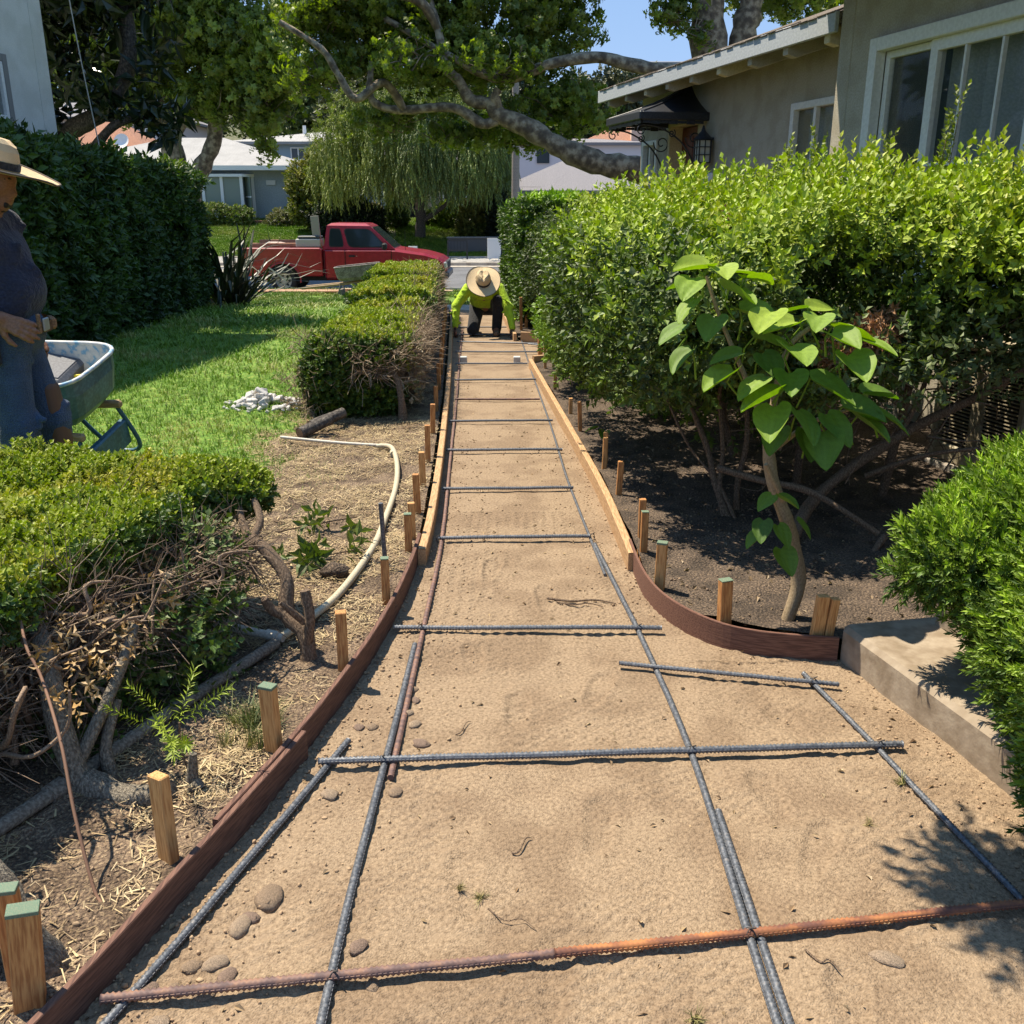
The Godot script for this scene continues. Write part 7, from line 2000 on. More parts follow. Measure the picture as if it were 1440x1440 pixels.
	for q in [[-0.54, 10.55, "left one of the two small concrete spacer blocks on the walk"], [0.055, 10.55, "right one of the two small concrete spacer blocks on the walk"]]:
		var b := part("spacer_block", boxm(V(q[0], 0.035, q[1]), Vector3(0.078, 0.075, 0.075), 0.006), grey, self)
		tag(b, q[2], "spacer block", "concrete spacer blocks")
	for q in [[0.62, 11.25, 0.13, "pale paver lying front left in the branch walk"], [0.72, 11.4, 0.12, "pale paver lying behind in the branch walk"], [0.78, 11.2, 0.1, "pale paver lying right in the branch walk"]]:
		var b := part("paver", boxm(V(q[0], 0.05, q[1]), Vector3(q[2] * 1.3, 0.07, q[2]), 0.008, Basis(Vector3.UP, R(-0.6, 0.6))), grey, self)
		tag(b, q[3], "paver", "loose pavers in the branch walk")
	# sticks and straws on the dirt
	for q in [[0.16, 3.92, 0.46, 3.86, 0.006, "crooked dry stick on the dirt behind the third cross bar"], [0.2, 3.88, 0.40, 3.82, 0.004, "thinner stick lying against the crooked one"], [0.0, 2.18, 0.055, 2.24, 0.003, "tiny bent twig in the middle of the near dirt"], [-0.19, 2.78, -0.14, 2.86, 0.0025, "curled twig behind the grey cross bar"], [-0.06, 1.96, 0.06, 1.88, 0.0018, "straw lying near the middle of the walk"], [0.7, 1.82, 0.76, 1.75, 0.003, "dark leaf stalk near the orange bar"]]:
		mb = MB.new()
		var a := V(q[0], bumps(q[0], q[1]) + q[4] + 0.002, q[1]); var b := V(q[2], bumps(q[2], q[3]) + q[4] + 0.003, q[3])
		mb.tube(curve([a, a.lerp(b, 0.35) + Vector3(0, 0.004, 0.02), a.lerp(b, 0.7) + Vector3(0, 0.006, -0.01), b], 4), taper(q[4], q[4] * 0.5, 13), 6)
		var s := part("stick", mb.done(), M.bark, self)
		tag(s, q[5], "stick", "sticks on the walk")
	# dry tufts
	var gt := grass_tuft(26, 0.05, 0.0022, 0.012)
	for q in [[0.40, 1.62, 1.0, "dry grass tuft on the dirt near the camera"], [-0.08, 2.0, 0.7, "flattened straw wisp in the middle of the near dirt"], [-0.14, 2.03, 0.6, "brown root wisp beside the straw wisp"], [1.2, 2.5, 0.9, "dry grass wisp beside the landing"], [1.02, 2.3, 0.7, "straw wisp against the bar at the landing"]]:
		var xf := []; var cols := []
		for i in 3:
			xf.append(Transform3D(along((Vector3.UP * 0.6 + rdir()).normalized(), R(0, TAU)).scaled(Vector3.ONE * q[2]), V(q[0], bumps(q[0], q[1]), q[1])))
			cols.append(mixc(Color(0.36, 0.28, 0.13), Color(0.22, 0.22, 0.06), R(0, 1), 0.2))
		var t := scatter(self, "dry_tuft", gt, M.leaf_dull, xf, cols)
		tag(t, q[3], "grass tuft")
	# dead leaves and chips on the dirt
	mb = MB.new()
	leaf_into(mb, Vector3(-0.014, 0.002, 0), Vector3.RIGHT, Vector3.UP, 0.03, 0.014, 0.35, 0.3)
	var xf := []; var cols := []
	for i in 420:
		var a := 1.4 + pow(R(0, 1), 1.3) * 8.0
		var x := lerpf(left_x(a), right_x(a) if a > 3.7 else 1.35, R(0, 1))
		xf.append(Transform3D(along((Vector3.UP + rdir() * 0.5).normalized(), R(0, TAU)).scaled(Vector3.ONE * R(0.3, 1.0)), V(x, bumps(x, a) + gh(a) + 0.003, a)))
		cols.append(mixc(Color(0.45, 0.33, 0.19), Color(0.16, 0.09, 0.045), R(0, 1), 0.3))
	for i in 500:
		var a := 3.6 + R(0, 1) * 4.0
		var x := maxf(right_x(a), 0.6) + 0.05 + R(0, 1.6)
		xf.append(Transform3D(along((Vector3.UP + rdir() * 0.6).normalized(), R(0, TAU)).scaled(Vector3.ONE * R(0.6, 1.5)), V(x, soil(x, a) + 0.004, a)))
		cols.append(mixc(Color(0.30, 0.22, 0.13), Color(0.12, 0.08, 0.045), R(0, 1), 0.3))
	var dl := scatter(self, "fallen_leaves", mb.done(), M.leaf_dull, xf, cols)
	tag(dl, "small dry leaves and chips scattered on the walk and under the bush", "leaf litter")
	# cut green stems wilting in the bed
	var wilt := sprig(9, 0.13, 0.075, 0.034, 1.1, 0.15, 0.25)
	for q in [[-0.93, 4.25, 9, "cut leafy green stems wilting on the bare bed inside the curved pipe"], [-1.02, 4.75, 4, "smaller cut green shoots on the bed behind the wilting stems"]]:
		o = thing("cut_stems", q[3], "plant cuttings", V(q[0], 0.06, q[1]))
		xf = []; cols = []
		for i in q[2]:
			xf.append(Transform3D(along(Vector3(R(-1, 1), R(0.1, 0.35), R(-1, 1)), R(0, TAU)).scaled(Vector3.ONE * R(0.8, 1.3)), Vector3(R(-0.16, 0.16), 0.03, R(-0.13, 0.13))))
			cols.append(mixc(Color(0.07, 0.11, 0.025), Color(0.16, 0.21, 0.05), R(0, 1), 0.2))
		scatter(o, "foliage", wilt, M.leaf, xf, cols)
		mb = MB.new()
		mb.tube(curve([Vector3(-0.2, 0.01, 0.1), Vector3(0, 0.03, 0.02), Vector3(0.18, 0.02, -0.12)], 4), [0.006, 0.005, 0.004], 5)
		part("stem", mb.done(), M.bark, o)
	mb = MB.new()
	mb.blob(Vector3.ZERO, Vector3(0.07, 0.035, 0.045), nz, 0.5, 12, 8)
	var clod := part("earth_clod", mb.done(), M.dark_soil, self)
	clod.position = V(-0.82, 0.08, 4.08)
	tag(clod, "dark lump of earth beside the cut green stems", "clod")
	# fern sprig, thorny runner, small grass
	o = thing("fern_sprig", "bright yellow-green feathery fern sprig above the old grey pipe", "fern", V(-1.0, 0.03, 2.5))
	var fs := sprig(46, 0.17, 0.032, 0.0055, 1.2, 0.0, 0.15)
	for q in [[-0.12, 0.17, 0.02], [0.02, 0.2, 0.02], [0.08, 0.21, 0.0], [0.0, 0.15, 0.06], [0.06, 0.16, 0.06], [-0.06, 0.18, -0.02], [0.02, 0.12, 0.08]]:
		var fr := part("frond", fs, M.fern, o)
		fr.transform = Transform3D(along(Vector3(q[0] * 4.0, 0.25, q[2] * 5.0 + R(-0.2, 0.2)), R(0, TAU)), Vector3(q[0] * 0.4, q[1], q[2]))
	mb = MB.new()
	mb.tube(curve([Vector3(0.02, 0, 0), Vector3(0.0, 0.1, 0.01), Vector3(0.01, 0.2, 0.02)], 4), [0.004], 5)
	part("stem", mb.done(), M.bark, o)
	o = thing("thorny_runner", "long thin reddish runner hanging from the near hedge to the soil", "runner", Vector3.ZERO)
	mb = MB.new()
	var rp := curve([V(-1.42, 0.55, 2.5), V(-1.37, 0.5, 2.42), V(-1.31, 0.44, 2.36), V(-1.2, 0.34, 2.2), V(-1.13, 0.2, 2.08), V(-1.06, 0.06, 1.98), V(-1.03, 0.03, 1.95)], 8)
	mb.tube(rp, [0.0045], 6)
	part("stem", mb.done(), M.runner, o)
	mb = MB.new()
	for i in range(6, rp.size() - 2, 3): mb.tube([rp[i], rp[i] + rdir() * 0.012], [0.002, 0.0004], 4, false)
	var th := part("thorns", mb.done(), M.runner, o)
	th.set_meta("kind", "stuff")
	var t2 := grass_tuft(40, 0.13, 0.004, 0.05)
	xf = []; cols = []
	for i in 14:
		xf.append(Transform3D(along((Vector3.UP + rdir() * 0.3).normalized(), R(0, TAU)).scaled(Vector3.ONE * R(0.5, 0.9)), V(-0.86 + R(-0.08, 0.08), soil(-0.86, 2.7), 2.72 + R(-0.1, 0.1))))
		cols.append(mixc(Color(0.09, 0.12, 0.03), Color(0.3, 0.26, 0.1), R(-0.2, 1), 0.2))
	var wt := scatter(self, "weed_tuft", t2, M.grass, xf, cols)
	tag(wt, "thin weedy grass tuft behind the green-topped stake", "grass tuft")
	# timber along the parkway
	var names := ["long reddish plank on the parkway, nearest the lawn", "second plank on the parkway, laid behind the first", "third plank on the parkway, closest to the red truck", "short plank end lying across the stacked parkway planks"]
	var pq := [[-5.0, 22.6, 4.6, 0.02], [-4.2, 22.9, 5.6, -0.015], [-5.3, 23.2, 4.0, 0.01], [-3.2, 22.75, 1.6, 0.06]]
	for i in 4:
		var q: Array = pq[i]
		var pl := part("plank", boxm(Vector3.ZERO, Vector3(q[2], 0.045, 0.14), 0.006), M.plank_red if i % 2 == 0 else M.plank_pale, self)
		pl.position = V(q[0], gh(q[1]) + 0.05 + (0.05 if i == 3 else 0.0), q[1])
		pl.rotation.y = q[3]
		tag(pl, names[i], "plank", "planks stacked on the parkway")
	# white panels, barrier, hand truck, fuel can
	for q in [[-3.68, 36.4, 0.34, 0.42, "small white board standing on the far verge above the truck's hood"], [-0.66, 36.2, 0.5, 0.72, "left one of two white panels standing by the utility pole"], [-0.22, 36.3, 0.34, 0.68, "right one of two white panels standing by the utility pole"]]:
		o = thing("white_board", q[4], "board", V(q[0], gh(q[1]), q[1]), R(-0.2, 0.2))
		part("panel", boxm(Vector3(0, q[3] / 2 + 0.12, 0), Vector3(q[2], q[3], 0.03), 0.004), M.white_paint, o)
		for s in [-1, 1]: part("leg", boxm(Vector3(s * q[2] * 0.35, 0.06, 0), Vector3(0.03, 0.14, 0.03)), M.white_paint, o)
	o = thing("metal_barrier", "black metal barrier frame standing on the far gravel strip", "barrier", V(-2.05, gh(36.9), 36.9))
	for s in [-1, 1]: part("leg", boxm(Vector3(s * 0.36, 0.36, 0), Vector3(0.05, 0.72, 0.05)), M.black_metal, o)
	for yy in [0.7, 0.35]: part("rail", boxm(Vector3(0, yy, 0), Vector3(0.72, 0.045, 0.045)), M.black_metal, o)
	for k in 5: part("bar", boxm(Vector3(-0.24 + k * 0.12, 0.52, 0), Vector3(0.02, 0.32, 0.02)), M.black_metal, o)
	o = thing("hand_truck", "black hand truck standing on end beside the trimmed hedge", "hand truck", V(0.0, gh(19.3), 19.3), 0.15)
	mb = MB.new()
	for s in [-1, 1]: mb.tube(curve([Vector3(s * 0.2, 0.08, 0), Vector3(s * 0.2, 0.9, -0.02), Vector3(s * 0.17, 1.12, -0.1), Vector3(s * 0.1, 1.16, -0.16)], 5), [0.022], 8)
	part("frame", mb.done(), M.black_metal, o)
	for yy in [0.25, 0.5, 0.75, 0.98]: part("crossbar", boxm(Vector3(0, yy, 0), Vector3(0.4, 0.04, 0.025), 0.004), M.black_metal, o)
	part("toe_plate", boxm(Vector3(0, 0.03, 0.14), Vector3(0.42, 0.015, 0.26)), M.black_metal, o)
	for s in [-1, 1]:
		mb = MB.new()
		mb.lathe([Vector2(0.0, -0.04), Vector2(0.12, -0.04), Vector2(0.14, -0.02), Vector2(0.14, 0.02), Vector2(0.12, 0.04), Vector2(0.0, 0.04)], 16, Vector3(s * 0.25, 0.14, -0.08), Basis(Vector3.BACK, PI / 2))
		part("wheel", mb.done(), M.black_rubber, o)
	mb = MB.new()
	mb.tube(curve([Vector3(0.08, 1.1, 0.06), Vector3(0.2, 0.95, 0.12), Vector3(0.22, 0.6, 0.1), Vector3(0.14, 0.3, 0.08)], 6), [0.03], 8)
	part("grey_hose", mb.done(), mat(lin(0.25, 0.26, 0.28), 0.5), o)
	o = thing("fuel_can", "red plastic fuel can on the ground beside the kneeling worker's hat", "fuel can", V(0.06, gh(17.6) + 0.02, 17.6))
	part("tank", boxm(Vector3(0, 0.16, 0), Vector3(0.2, 0.32, 0.28), 0.04), M.red_plastic, o)
	mb = MB.new()
	mb.tube(curve([Vector3(0, 0.3, 0.1), Vector3(0, 0.4, 0.06), Vector3(0, 0.4, -0.06), Vector3(0, 0.3, -0.1)], 5), [0.018], 7)
	part("handle", mb.done(), M.red_plastic, o)
	mb = MB.new()
	mb.tube([Vector3(0.05, 0.31, 0.08), Vector3(0.05, 0.36, 0.08)], [0.03], 9)
	part("cap", mb.done(), M.black_rubber, o)

# ---------------------------------------------------------------- wheelbarrows
func barrow(label: String, at: Vector3, turn: float, tray_mat: Material, inner_mat: Material, tilt := Vector3.ZERO, grip := -1.29) -> Node3D:
	# the wheel end towards +x
	var o := thing("wheelbarrow", label, "wheelbarrow", at, turn)
	o.rotation += tilt
	var mb := MB.new()
	var top := []; var bot := []; var nn := 28
	var ring := func(hx0: float, hx1: float, hz: float, y: float, ex: float) -> Array:
		var out := []
		for k in nn:
			var a := TAU * k / nn
			var cx := cos(a); var sz := sin(a)
			var px := signf(cx) * pow(absf(cx), ex); var pz := signf(sz) * pow(absf(sz), ex)
			out.append(Vector3((px * hx1 if px > 0 else px * hx0), y, pz * hz))
		return out
	var rs := [ring.call(0.52, 0.46, 0.345, 0.70, 0.42), ring.call(0.51, 0.45, 0.338, 0.60, 0.42), ring.call(0.48, 0.41, 0.315, 0.46, 0.42), ring.call(0.42, 0.34, 0.27, 0.395, 0.45), ring.call(0.1, 0.1, 0.08, 0.375, 0.7)]
	for pass_ in 2:
		mb = MB.new()
		for i in rs.size() - 1:
			for k in nn:
				var q := [rs[i][k], rs[i][(k + 1) % nn], rs[i + 1][(k + 1) % nn], rs[i + 1][k]]
				if pass_ == 1:
					for j in 4: q[j] = q[j] * Vector3(0.985, 1, 0.985) + Vector3(0, 0.006, 0)
				mb.face(q, Vector3(0, 0.6, 0) if pass_ == 0 else Vector3(q[0].x * 3.0, 0.2, q[0].z * 3.0))
		part("tray" if pass_ == 0 else "tray_inside", mb.done(), tray_mat if pass_ == 0 else inner_mat, o)
	var line: Array = rs[0].duplicate()
	line.append(line[0])
	mb = MB.new()
	mb.tube(line, [0.013], 7, false)
	part("rim", mb.done(), inner_mat, o)
	for s in [-1, 1]:
		mb = MB.new()
		mb.box(Vector3((grip + 0.46) / 2, 0.335, s * 0.2), Vector3(0.46 - grip, 0.05, 0.042), 0.012, Basis(Vector3.UP, s * 0.08))
		part("handle", mb.done(), M.handle_wood, o)
		mb = MB.new()
		mb.tube(curve([Vector3(-0.42, 0.33, s * 0.24), Vector3(-0.5, 0.02, s * 0.27), Vector3(-0.3, 0.01, s * 0.27), Vector3(-0.1, 0.33, s * 0.22)], 5), [0.015], 7)
		part("leg", mb.done(), tray_mat, o)
		part("bracket", boxm(Vector3(0.28, 0.31, s * 0.17), Vector3(0.1, 0.1, 0.035), 0.006), M.zinc, o)
		mb = MB.new()
		mb.tube([Vector3(0.4, 0.34, s * 0.1), Vector3(0.44, 0.2, s * 0.09)], [0.014], 6)
		part("brace", mb.done(), tray_mat, o)
	part("foot_brace", boxm(Vector3(-0.44, 0.14, 0), Vector3(0.05, 0.17, 0.5), 0.01), tray_mat, o)
	mb = MB.new()
	mb.lathe([Vector2(0.05, -0.03), Vector2(0.11, -0.035), Vector2(0.165, -0.045), Vector2(0.19, -0.03), Vector2(0.196, 0.0), Vector2(0.19, 0.03), Vector2(0.165, 0.045), Vector2(0.11, 0.035), Vector2(0.05, 0.03)], 22, Vector3(0.44, 0.196, 0), Basis(Vector3.RIGHT, PI / 2))
	var w := part("wheel", mb.done(), M.black_rubber, o)
	mb = MB.new()
	mb.lathe([Vector2(0.0, -0.036), Vector2(0.11, -0.036), Vector2(0.11, 0.036), Vector2(0.0, 0.036)], 18, Vector3(0.44, 0.196, 0), Basis(Vector3.RIGHT, PI / 2))
	part("rim", mb.done(), tray_mat, w)
	return o

func build_barrows() -> void:
	var blue := patches(mottled([[0.3, lin(0.03, 0.10, 0.14)], [0.6, lin(0.045, 0.135, 0.185)], [0.8, lin(0.08, 0.18, 0.22)]], Vector3.ONE * 0.5, 0.4, 0.03, 4, 0.0, 0.05, false), lin(0.7, 0.7, 0.7), 0.7, 17)
	var worn := mottled([[0.3, lin(0.16, 0.34, 0.50)], [0.4, lin(0.30, 0.43, 0.53)], [0.46, lin(0.50, 0.51, 0.50)], [0.8, lin(0.62, 0.61, 0.58)]], Vector3.ONE * 0.75, 0.55, 0.02, 5, 0.0, 0.05, false, 4)
	var at := V(-2.97, 0.1, 5.85)
	var o := barrow("blue wheelbarrow with cement-stained tray beside the standing worker", at, PI - 0.12, blue, worn, Vector3(-0.24, 0, 0), -0.47)
	var cr := part("crest", emblem(), mat(lin(0.35, 0.55, 0.55), 0.6), o)
	cr.rotation.y = PI
	var grey := patches(mottled([[0.3, lin(0.19, 0.17, 0.155)], [0.6, lin(0.29, 0.265, 0.245)], [0.8, lin(0.36, 0.335, 0.31)]], Vector3.ONE * 0.5, 0.7, 0.03, 4, 0.0, 0.05, false), lin(0.6, 0.58, 0.56), 0.6, 18)
	barrow("grey cement-crusted wheelbarrow standing on the parkway before the red truck", V(-3.35, gh(22.0), 21.7), 0.0, grey, grey, Vector3(0.0, 0.0, 0.1))
	# what lies in the blue one
	o = thing("tool_case", "dark grey plastic tool case lying in the blue wheelbarrow", "tool case", V(-2.99, 0.66, 5.9), -0.1)
	o.rotation.z = -0.2
	o.rotation.x = 0.3
	part("shell", boxm(Vector3(0, 0.05, 0), Vector3(0.5, 0.11, 0.34), 0.025), M.case_grey, o)
	part("lid_panel", boxm(Vector3(-0.05, 0.108, 0.02), Vector3(0.24, 0.008, 0.14), 0.003), M.case_grey, o)
	part("lid_panel", boxm(Vector3(0.17, 0.108, 0.0), Vector3(0.1, 0.008, 0.26), 0.003), M.case_grey, o)
	part("latch", boxm(Vector3(-0.1, 0.06, 0.175), Vector3(0.06, 0.05, 0.015), 0.004), M.black_rubber, o)
	part("latch", boxm(Vector3(0.12, 0.06, 0.175), Vector3(0.06, 0.05, 0.015), 0.004), M.black_rubber, o)
	o = thing("yellow_cord", "coiled bright yellow cord beside the tool case in the blue wheelbarrow", "cord", V(-2.75, 0.60, 5.95))
	for i in 5:
		var line := []
		for k in 17:
			var a := TAU * k / 16.0
			line.append(Vector3(cos(a) * (0.075 + i * 0.005), i * 0.018, sin(a) * (0.07 + (i % 2) * 0.01)))
		var mb := MB.new()
		mb.tube(line, [0.009], 6, false)
		part("loop", mb.done(), M.yellow, o)

func emblem() -> ArrayMesh:
	# thin outline of a many-sided badge with two lines in it
	var mb := MB.new()
	var pts := [Vector3(-0.22, 0.62, 0), Vector3(0.02, 0.635, 0), Vector3(0.08, 0.6, 0), Vector3(0.085, 0.55, 0), Vector3(-0.02, 0.5, 0), Vector3(-0.2, 0.5, 0)]
	var z := 0.335
	for i in pts.size():
		var a: Vector3 = pts[i]; var b: Vector3 = pts[(i + 1) % pts.size()]
		var za := z - (0.6 - a.y) * 0.3 if a.y < 0.6 else z
		var zb := z - (0.6 - b.y) * 0.3 if b.y < 0.6 else z
		mb.tube([a + Vector3(0, 0, za), b + Vector3(0, 0, zb)], [0.0035], 5)
	for yy in [0.58, 0.55]: mb.tube([Vector3(-0.18, yy, z - 0.004), Vector3(0.0, yy + 0.005, z - 0.004)], [0.004], 5)
	return mb.done()

# ---------------------------------------------------------------- the red pickup
func arch_side(x0: float, x1: float, y0: float, y1: Array, wc: float, wr: float, wy: float) -> PackedVector2Array:
	var p := PackedVector2Array()
	p.append(Vector2(x0, y0 + 0.1))
	p.append(Vector2(x0 + 0.05, y0))
	var a0 := asin(clampf((y0 - wy) / wr, -1, 1))
	for k in 13:
		var a := lerpf(PI - a0, a0, k / 12.0)
		p.append(Vector2(wc + cos(a) * wr, wy + sin(a) * wr))
	p.append(Vector2(x1, y0))
	for q in y1: p.append(q)
	return p

func quad_panel(c: Array, u0: float, u1: float, v0: float, v1: float, off: float, thick: float, corner := 0.08) -> ArrayMesh:
	# c: four corners a b c d of a face; a panel between fractions, rounded, standing off the face
	var mb := MB.new()
	var n: Vector3 = (c[1] - c[0]).cross(c[2] - c[0]).normalized()
	var at := func(u: float, v: float) -> Vector3: return c[0].lerp(c[1], u).lerp(c[3].lerp(c[2], u), v)
	var ring := []
	for q in [[u0, v0, 1, 1], [u1, v0, -1, 1], [u1, v1, -1, -1], [u0, v1, 1, -1]]:
		for k in 4:
			var t := k / 3.0
			var cu := corner * (u1 - u0); var cv := corner * 1.6 * (v1 - v0)
			var w := [t, 1.0 - t] if q[2] * q[3] > 0 else [1.0 - t, t]
			ring.append(at.call(q[0] + q[2] * cu * (1.0 - sin(w[1] * PI / 2)) , q[1] + q[3] * cv * (1.0 - sin(w[0] * PI / 2))))
	var mid: Vector3 = at.call((u0 + u1) / 2, (v0 + v1) / 2)
	for s in [1.0, -1.0]:
		for sd in 2:
			pass
	var front := []; var back := []
	for p in ring:
		front.append(p + n * (off + thick)); back.append(p + n * (off - thick))
	for k in ring.size():
		mb.face([mid + n * (off + thick), front[k], front[(k + 1) % ring.size()]], mid - n)
		mb.face([front[k], front[(k + 1) % ring.size()], back[(k + 1) % ring.size()], back[k]], mid)
	return mb.done()

func build_truck() -> void:
	var red := mottled([[0.3, lin(0.30, 0.006, 0.018)], [0.7, lin(0.36, 0.009, 0.024)]], Vector3.ONE * 1.5, 0.32, 0.02, 3, 0.0, 0.05, false)
	red.clearcoat_enabled = true
	red.clearcoat = 0.6
	red.clearcoat_roughness = 0.12
	var o := thing("pickup_truck", "red extended-cab pickup truck parked at the kerb across the lawn", "pickup truck", V(-6.78, -0.5, 24.45))
	var W := -1.72
	var mb := MB.new()
	# bed
	for z in [[-0.07, 0.0], [W, W + 0.07]]:
		mb = MB.new()
		mb.prism(arch_side(0.06, 2.03, 0.44, [Vector2(2.03, 1.09), Vector2(1.98, 1.13), Vector2(0.08, 1.13), Vector2(0.03, 1.08)], 1.03, 0.43, 0.33), z[0], z[1], Transform3D(), 0.022)
		part("bed_side", mb.done(), red, o)
	part("tailgate", boxm(Vector3(0.06, 0.78, W / 2), Vector3(0.07, 0.68, 1.56), 0.02), red, o)
	part("bed_front", boxm(Vector3(1.99, 0.78, W / 2), Vector3(0.06, 0.66, 1.56), 0.01), red, o)
	part("bed_floor", boxm(Vector3(1.02, 0.56, W / 2), Vector3(1.86, 0.05, 1.56)), M.dark, o)
	mb = MB.new()
	for s in [0.0, W]:
		var line := []
		for k in 15:
			var a := PI * (k / 14.0) * 1.06 - 0.1
			line.append(Vector3(1.03 + cos(a) * 0.44, 0.33 + sin(a) * 0.44, s + (0.004 if s == 0.0 else -0.004)))
		mb.tube(line, [0.022], 6)
	part("arch_lip", mb.done(), red, o)
	part("rail_line", boxm(Vector3(1.0, 0.78, 0.002), Vector3(1.7, 0.02, 0.006), 0.002), red, o)
	# cab and nose
	mb = MB.new()
	mb.prism(arch_side(2.06, 5.0, 0.36, [Vector2(5.1, 0.42), Vector2(5.15, 0.62), Vector2(5.1, 0.8), Vector2(4.96, 0.9), Vector2(4.6, 1.0), Vector2(3.86, 1.10), Vector2(2.08, 1.10), Vector2(2.06, 1.06)], 4.22, 0.43, 0.33), W + 0.0, 0.0, Transform3D(), 0.06)
	part("body", mb.done(), red, o)
	var lo := [Vector3(2.07, 1.09, -0.03), Vector3(3.86, 1.09, -0.03), Vector3(3.86, 1.09, W + 0.03), Vector3(2.07, 1.09, W + 0.03)]
	var hi := [Vector3(2.16, 1.66, -0.19), Vector3(3.24, 1.645, -0.19), Vector3(3.24, 1.645, W + 0.19), Vector3(2.16, 1.66, W + 0.19)]
	var rf := [Vector3(2.26, 1.715, -0.29), Vector3(3.12, 1.705, -0.29), Vector3(3.12, 1.705, W + 0.29), Vector3(2.26, 1.715, W + 0.29)]
	mb = MB.new()
	var mid := Vector3(2.8, 1.3, W / 2)
	for k in 4:
		mb.face([lo[k], lo[(k + 1) % 4], hi[(k + 1) % 4], hi[k]], mid)
		mb.face([hi[k], hi[(k + 1) % 4], rf[(k + 1) % 4], rf[k]], mid)
	mb.face(rf, mid)
	part("cab", mb.done(), red, o)
	var near := [lo[0], lo[1], hi[1], hi[0]]
	var farf := [lo[2], lo[3], hi[3], hi[2]]
	var gl: Material = M.car_glass
	for fc in [near, farf]:
		var w1 := part("window", quad_panel(fc, 0.07 if fc == near else 0.68, 0.30 if fc == near else 0.93, 0.10, 0.88, 0.0, 0.006, 0.14), M.black_rubber, o)
		part("pane", quad_panel(fc, 0.085 if fc == near else 0.695, 0.285 if fc == near else 0.915, 0.14, 0.84, 0.004, 0.006, 0.14), gl, w1)
		var w2 := part("window", quad_panel(fc, 0.36 if fc == near else 0.08, 0.92 if fc == near else 0.64, 0.08, 0.88, 0.0, 0.006, 0.12), M.black_rubber, o)
		part("pane", quad_panel(fc, 0.375 if fc == near else 0.095, 0.90 if fc == near else 0.625, 0.12, 0.84, 0.004, 0.006, 0.12), gl, w2)
	var ws := [lo[1], lo[2], hi[2], hi[1]]
	part("windscreen", quad_panel(ws, 0.05, 0.95, 0.07, 0.95, 0.004, 0.006, 0.05), gl, o)
	var rw := [lo[3], lo[0], hi[0], hi[3]]
	part("rear_window", quad_panel(rw, 0.15, 0.85, 0.15, 0.85, 0.004, 0.006, 0.05), gl, o)
	for q in [[2.12, 2.60, "door"], [2.625, 3.76, "door"]]:
		var d := part("door", boxm(Vector3((q[0] + q[1]) / 2, 0.73, 0.0), Vector3(q[1] - q[0], 0.66, 0.022), 0.009), red, o)
		if q[0] > 2.5:
			part("handle", boxm(Vector3(2.78, 0.93, 0.016), Vector3(0.16, 0.045, 0.025), 0.008), M.black_rubber, d)
			part("moulding", boxm(Vector3(3.19, 0.62, 0.014), Vector3(1.08, 0.04, 0.012), 0.005), red, d)
			part("keyhole", boxm(Vector3(2.9, 0.93, 0.014), Vector3(0.02, 0.02, 0.012)), M.zinc, d)
	mb = MB.new()
	for x in [2.09, 2.612, 3.77]: mb.box(Vector3(x, 0.73, 0.003), Vector3(0.013, 0.66, 0.012))
	mb.box(Vector3(2.93, 0.395, 0.003), Vector3(1.68, 0.013, 0.012))
	part("door_seam", mb.done(), M.dark, o)
	mb = MB.new()
	mb.box(Vector3(3.62, 1.17, 0.13), Vector3(0.12, 0.16, 0.2), 0.035)
	part("mirror", mb.done(), M.black_rubber, o)
	for z in [0.0, W]:
		for x in [1.03, 4.22]:
			var sg := 1.0 if z == 0.0 else -1.0
			var at := Vector3(x, 0.33, z - sg * 0.12)
			mb = MB.new()
			mb.lathe([Vector2(0.2, -0.1), Vector2(0.29, -0.11), Vector2(0.325, -0.085), Vector2(0.33, 0.0), Vector2(0.325, 0.085), Vector2(0.29, 0.11), Vector2(0.2, 0.1)], 28, at, Basis(Vector3.RIGHT, PI / 2))
			var w := part("wheel", mb.done(), M.black_rubber, o)
			mb = MB.new()
			mb.lathe([Vector2(0.0, 0.05), Vector2(0.07, 0.055), Vector2(0.08, 0.03), Vector2(0.175, 0.03), Vector2(0.19, 0.075), Vector2(0.21, 0.09), Vector2(0.215, 0.05), Vector2(0.215, -0.05)], 26, at, Basis(Vector3.RIGHT, PI / 2 * sg))
			part("rim", mb.done(), M.alloy, w)
			for k in 7:
				var a := TAU * k / 7.0
				part("rim_hole", boxm(at + Vector3(cos(a) * 0.128, sin(a) * 0.128, sg * 0.031), Vector3(0.062, 0.05, 0.006), 0.0, Basis(Vector3.BACK, a)), M.dark, w)
	part("wheel_well", boxm(Vector3(1.03, 0.5, W / 2), Vector3(0.78, 0.5, 1.5)), M.dark, o)
	part("wheel_well", boxm(Vector3(4.22, 0.5, W / 2), Vector3(0.78, 0.5, 1.5)), M.dark, o)
	part("underbody", boxm(Vector3(2.6, 0.42, W / 2), Vector3(4.6, 0.2, 1.3)), M.dark, o)
	part("front_bumper", boxm(Vector3(5.12, 0.47, W / 2), Vector3(0.16, 0.18, 1.76), 0.04), mat(lin(0.08, 0.07, 0.08), 0.4), o)
	part("rear_bumper", boxm(Vector3(-0.02, 0.47, W / 2), Vector3(0.14, 0.16, 1.7), 0.03), M.zinc, o)
	for z in [-0.13, W + 0.13]:
		part("headlight", boxm(Vector3(5.1, 0.71, z), Vector3(0.1, 0.16, 0.26), 0.03), M.lamp_glass, o)
		part("tail_light", boxm(Vector3(0.035, 0.85, z + (0.07 if z > -1 else -0.07)), Vector3(0.07, 0.34, 0.12), 0.015), M.red_plastic, o)
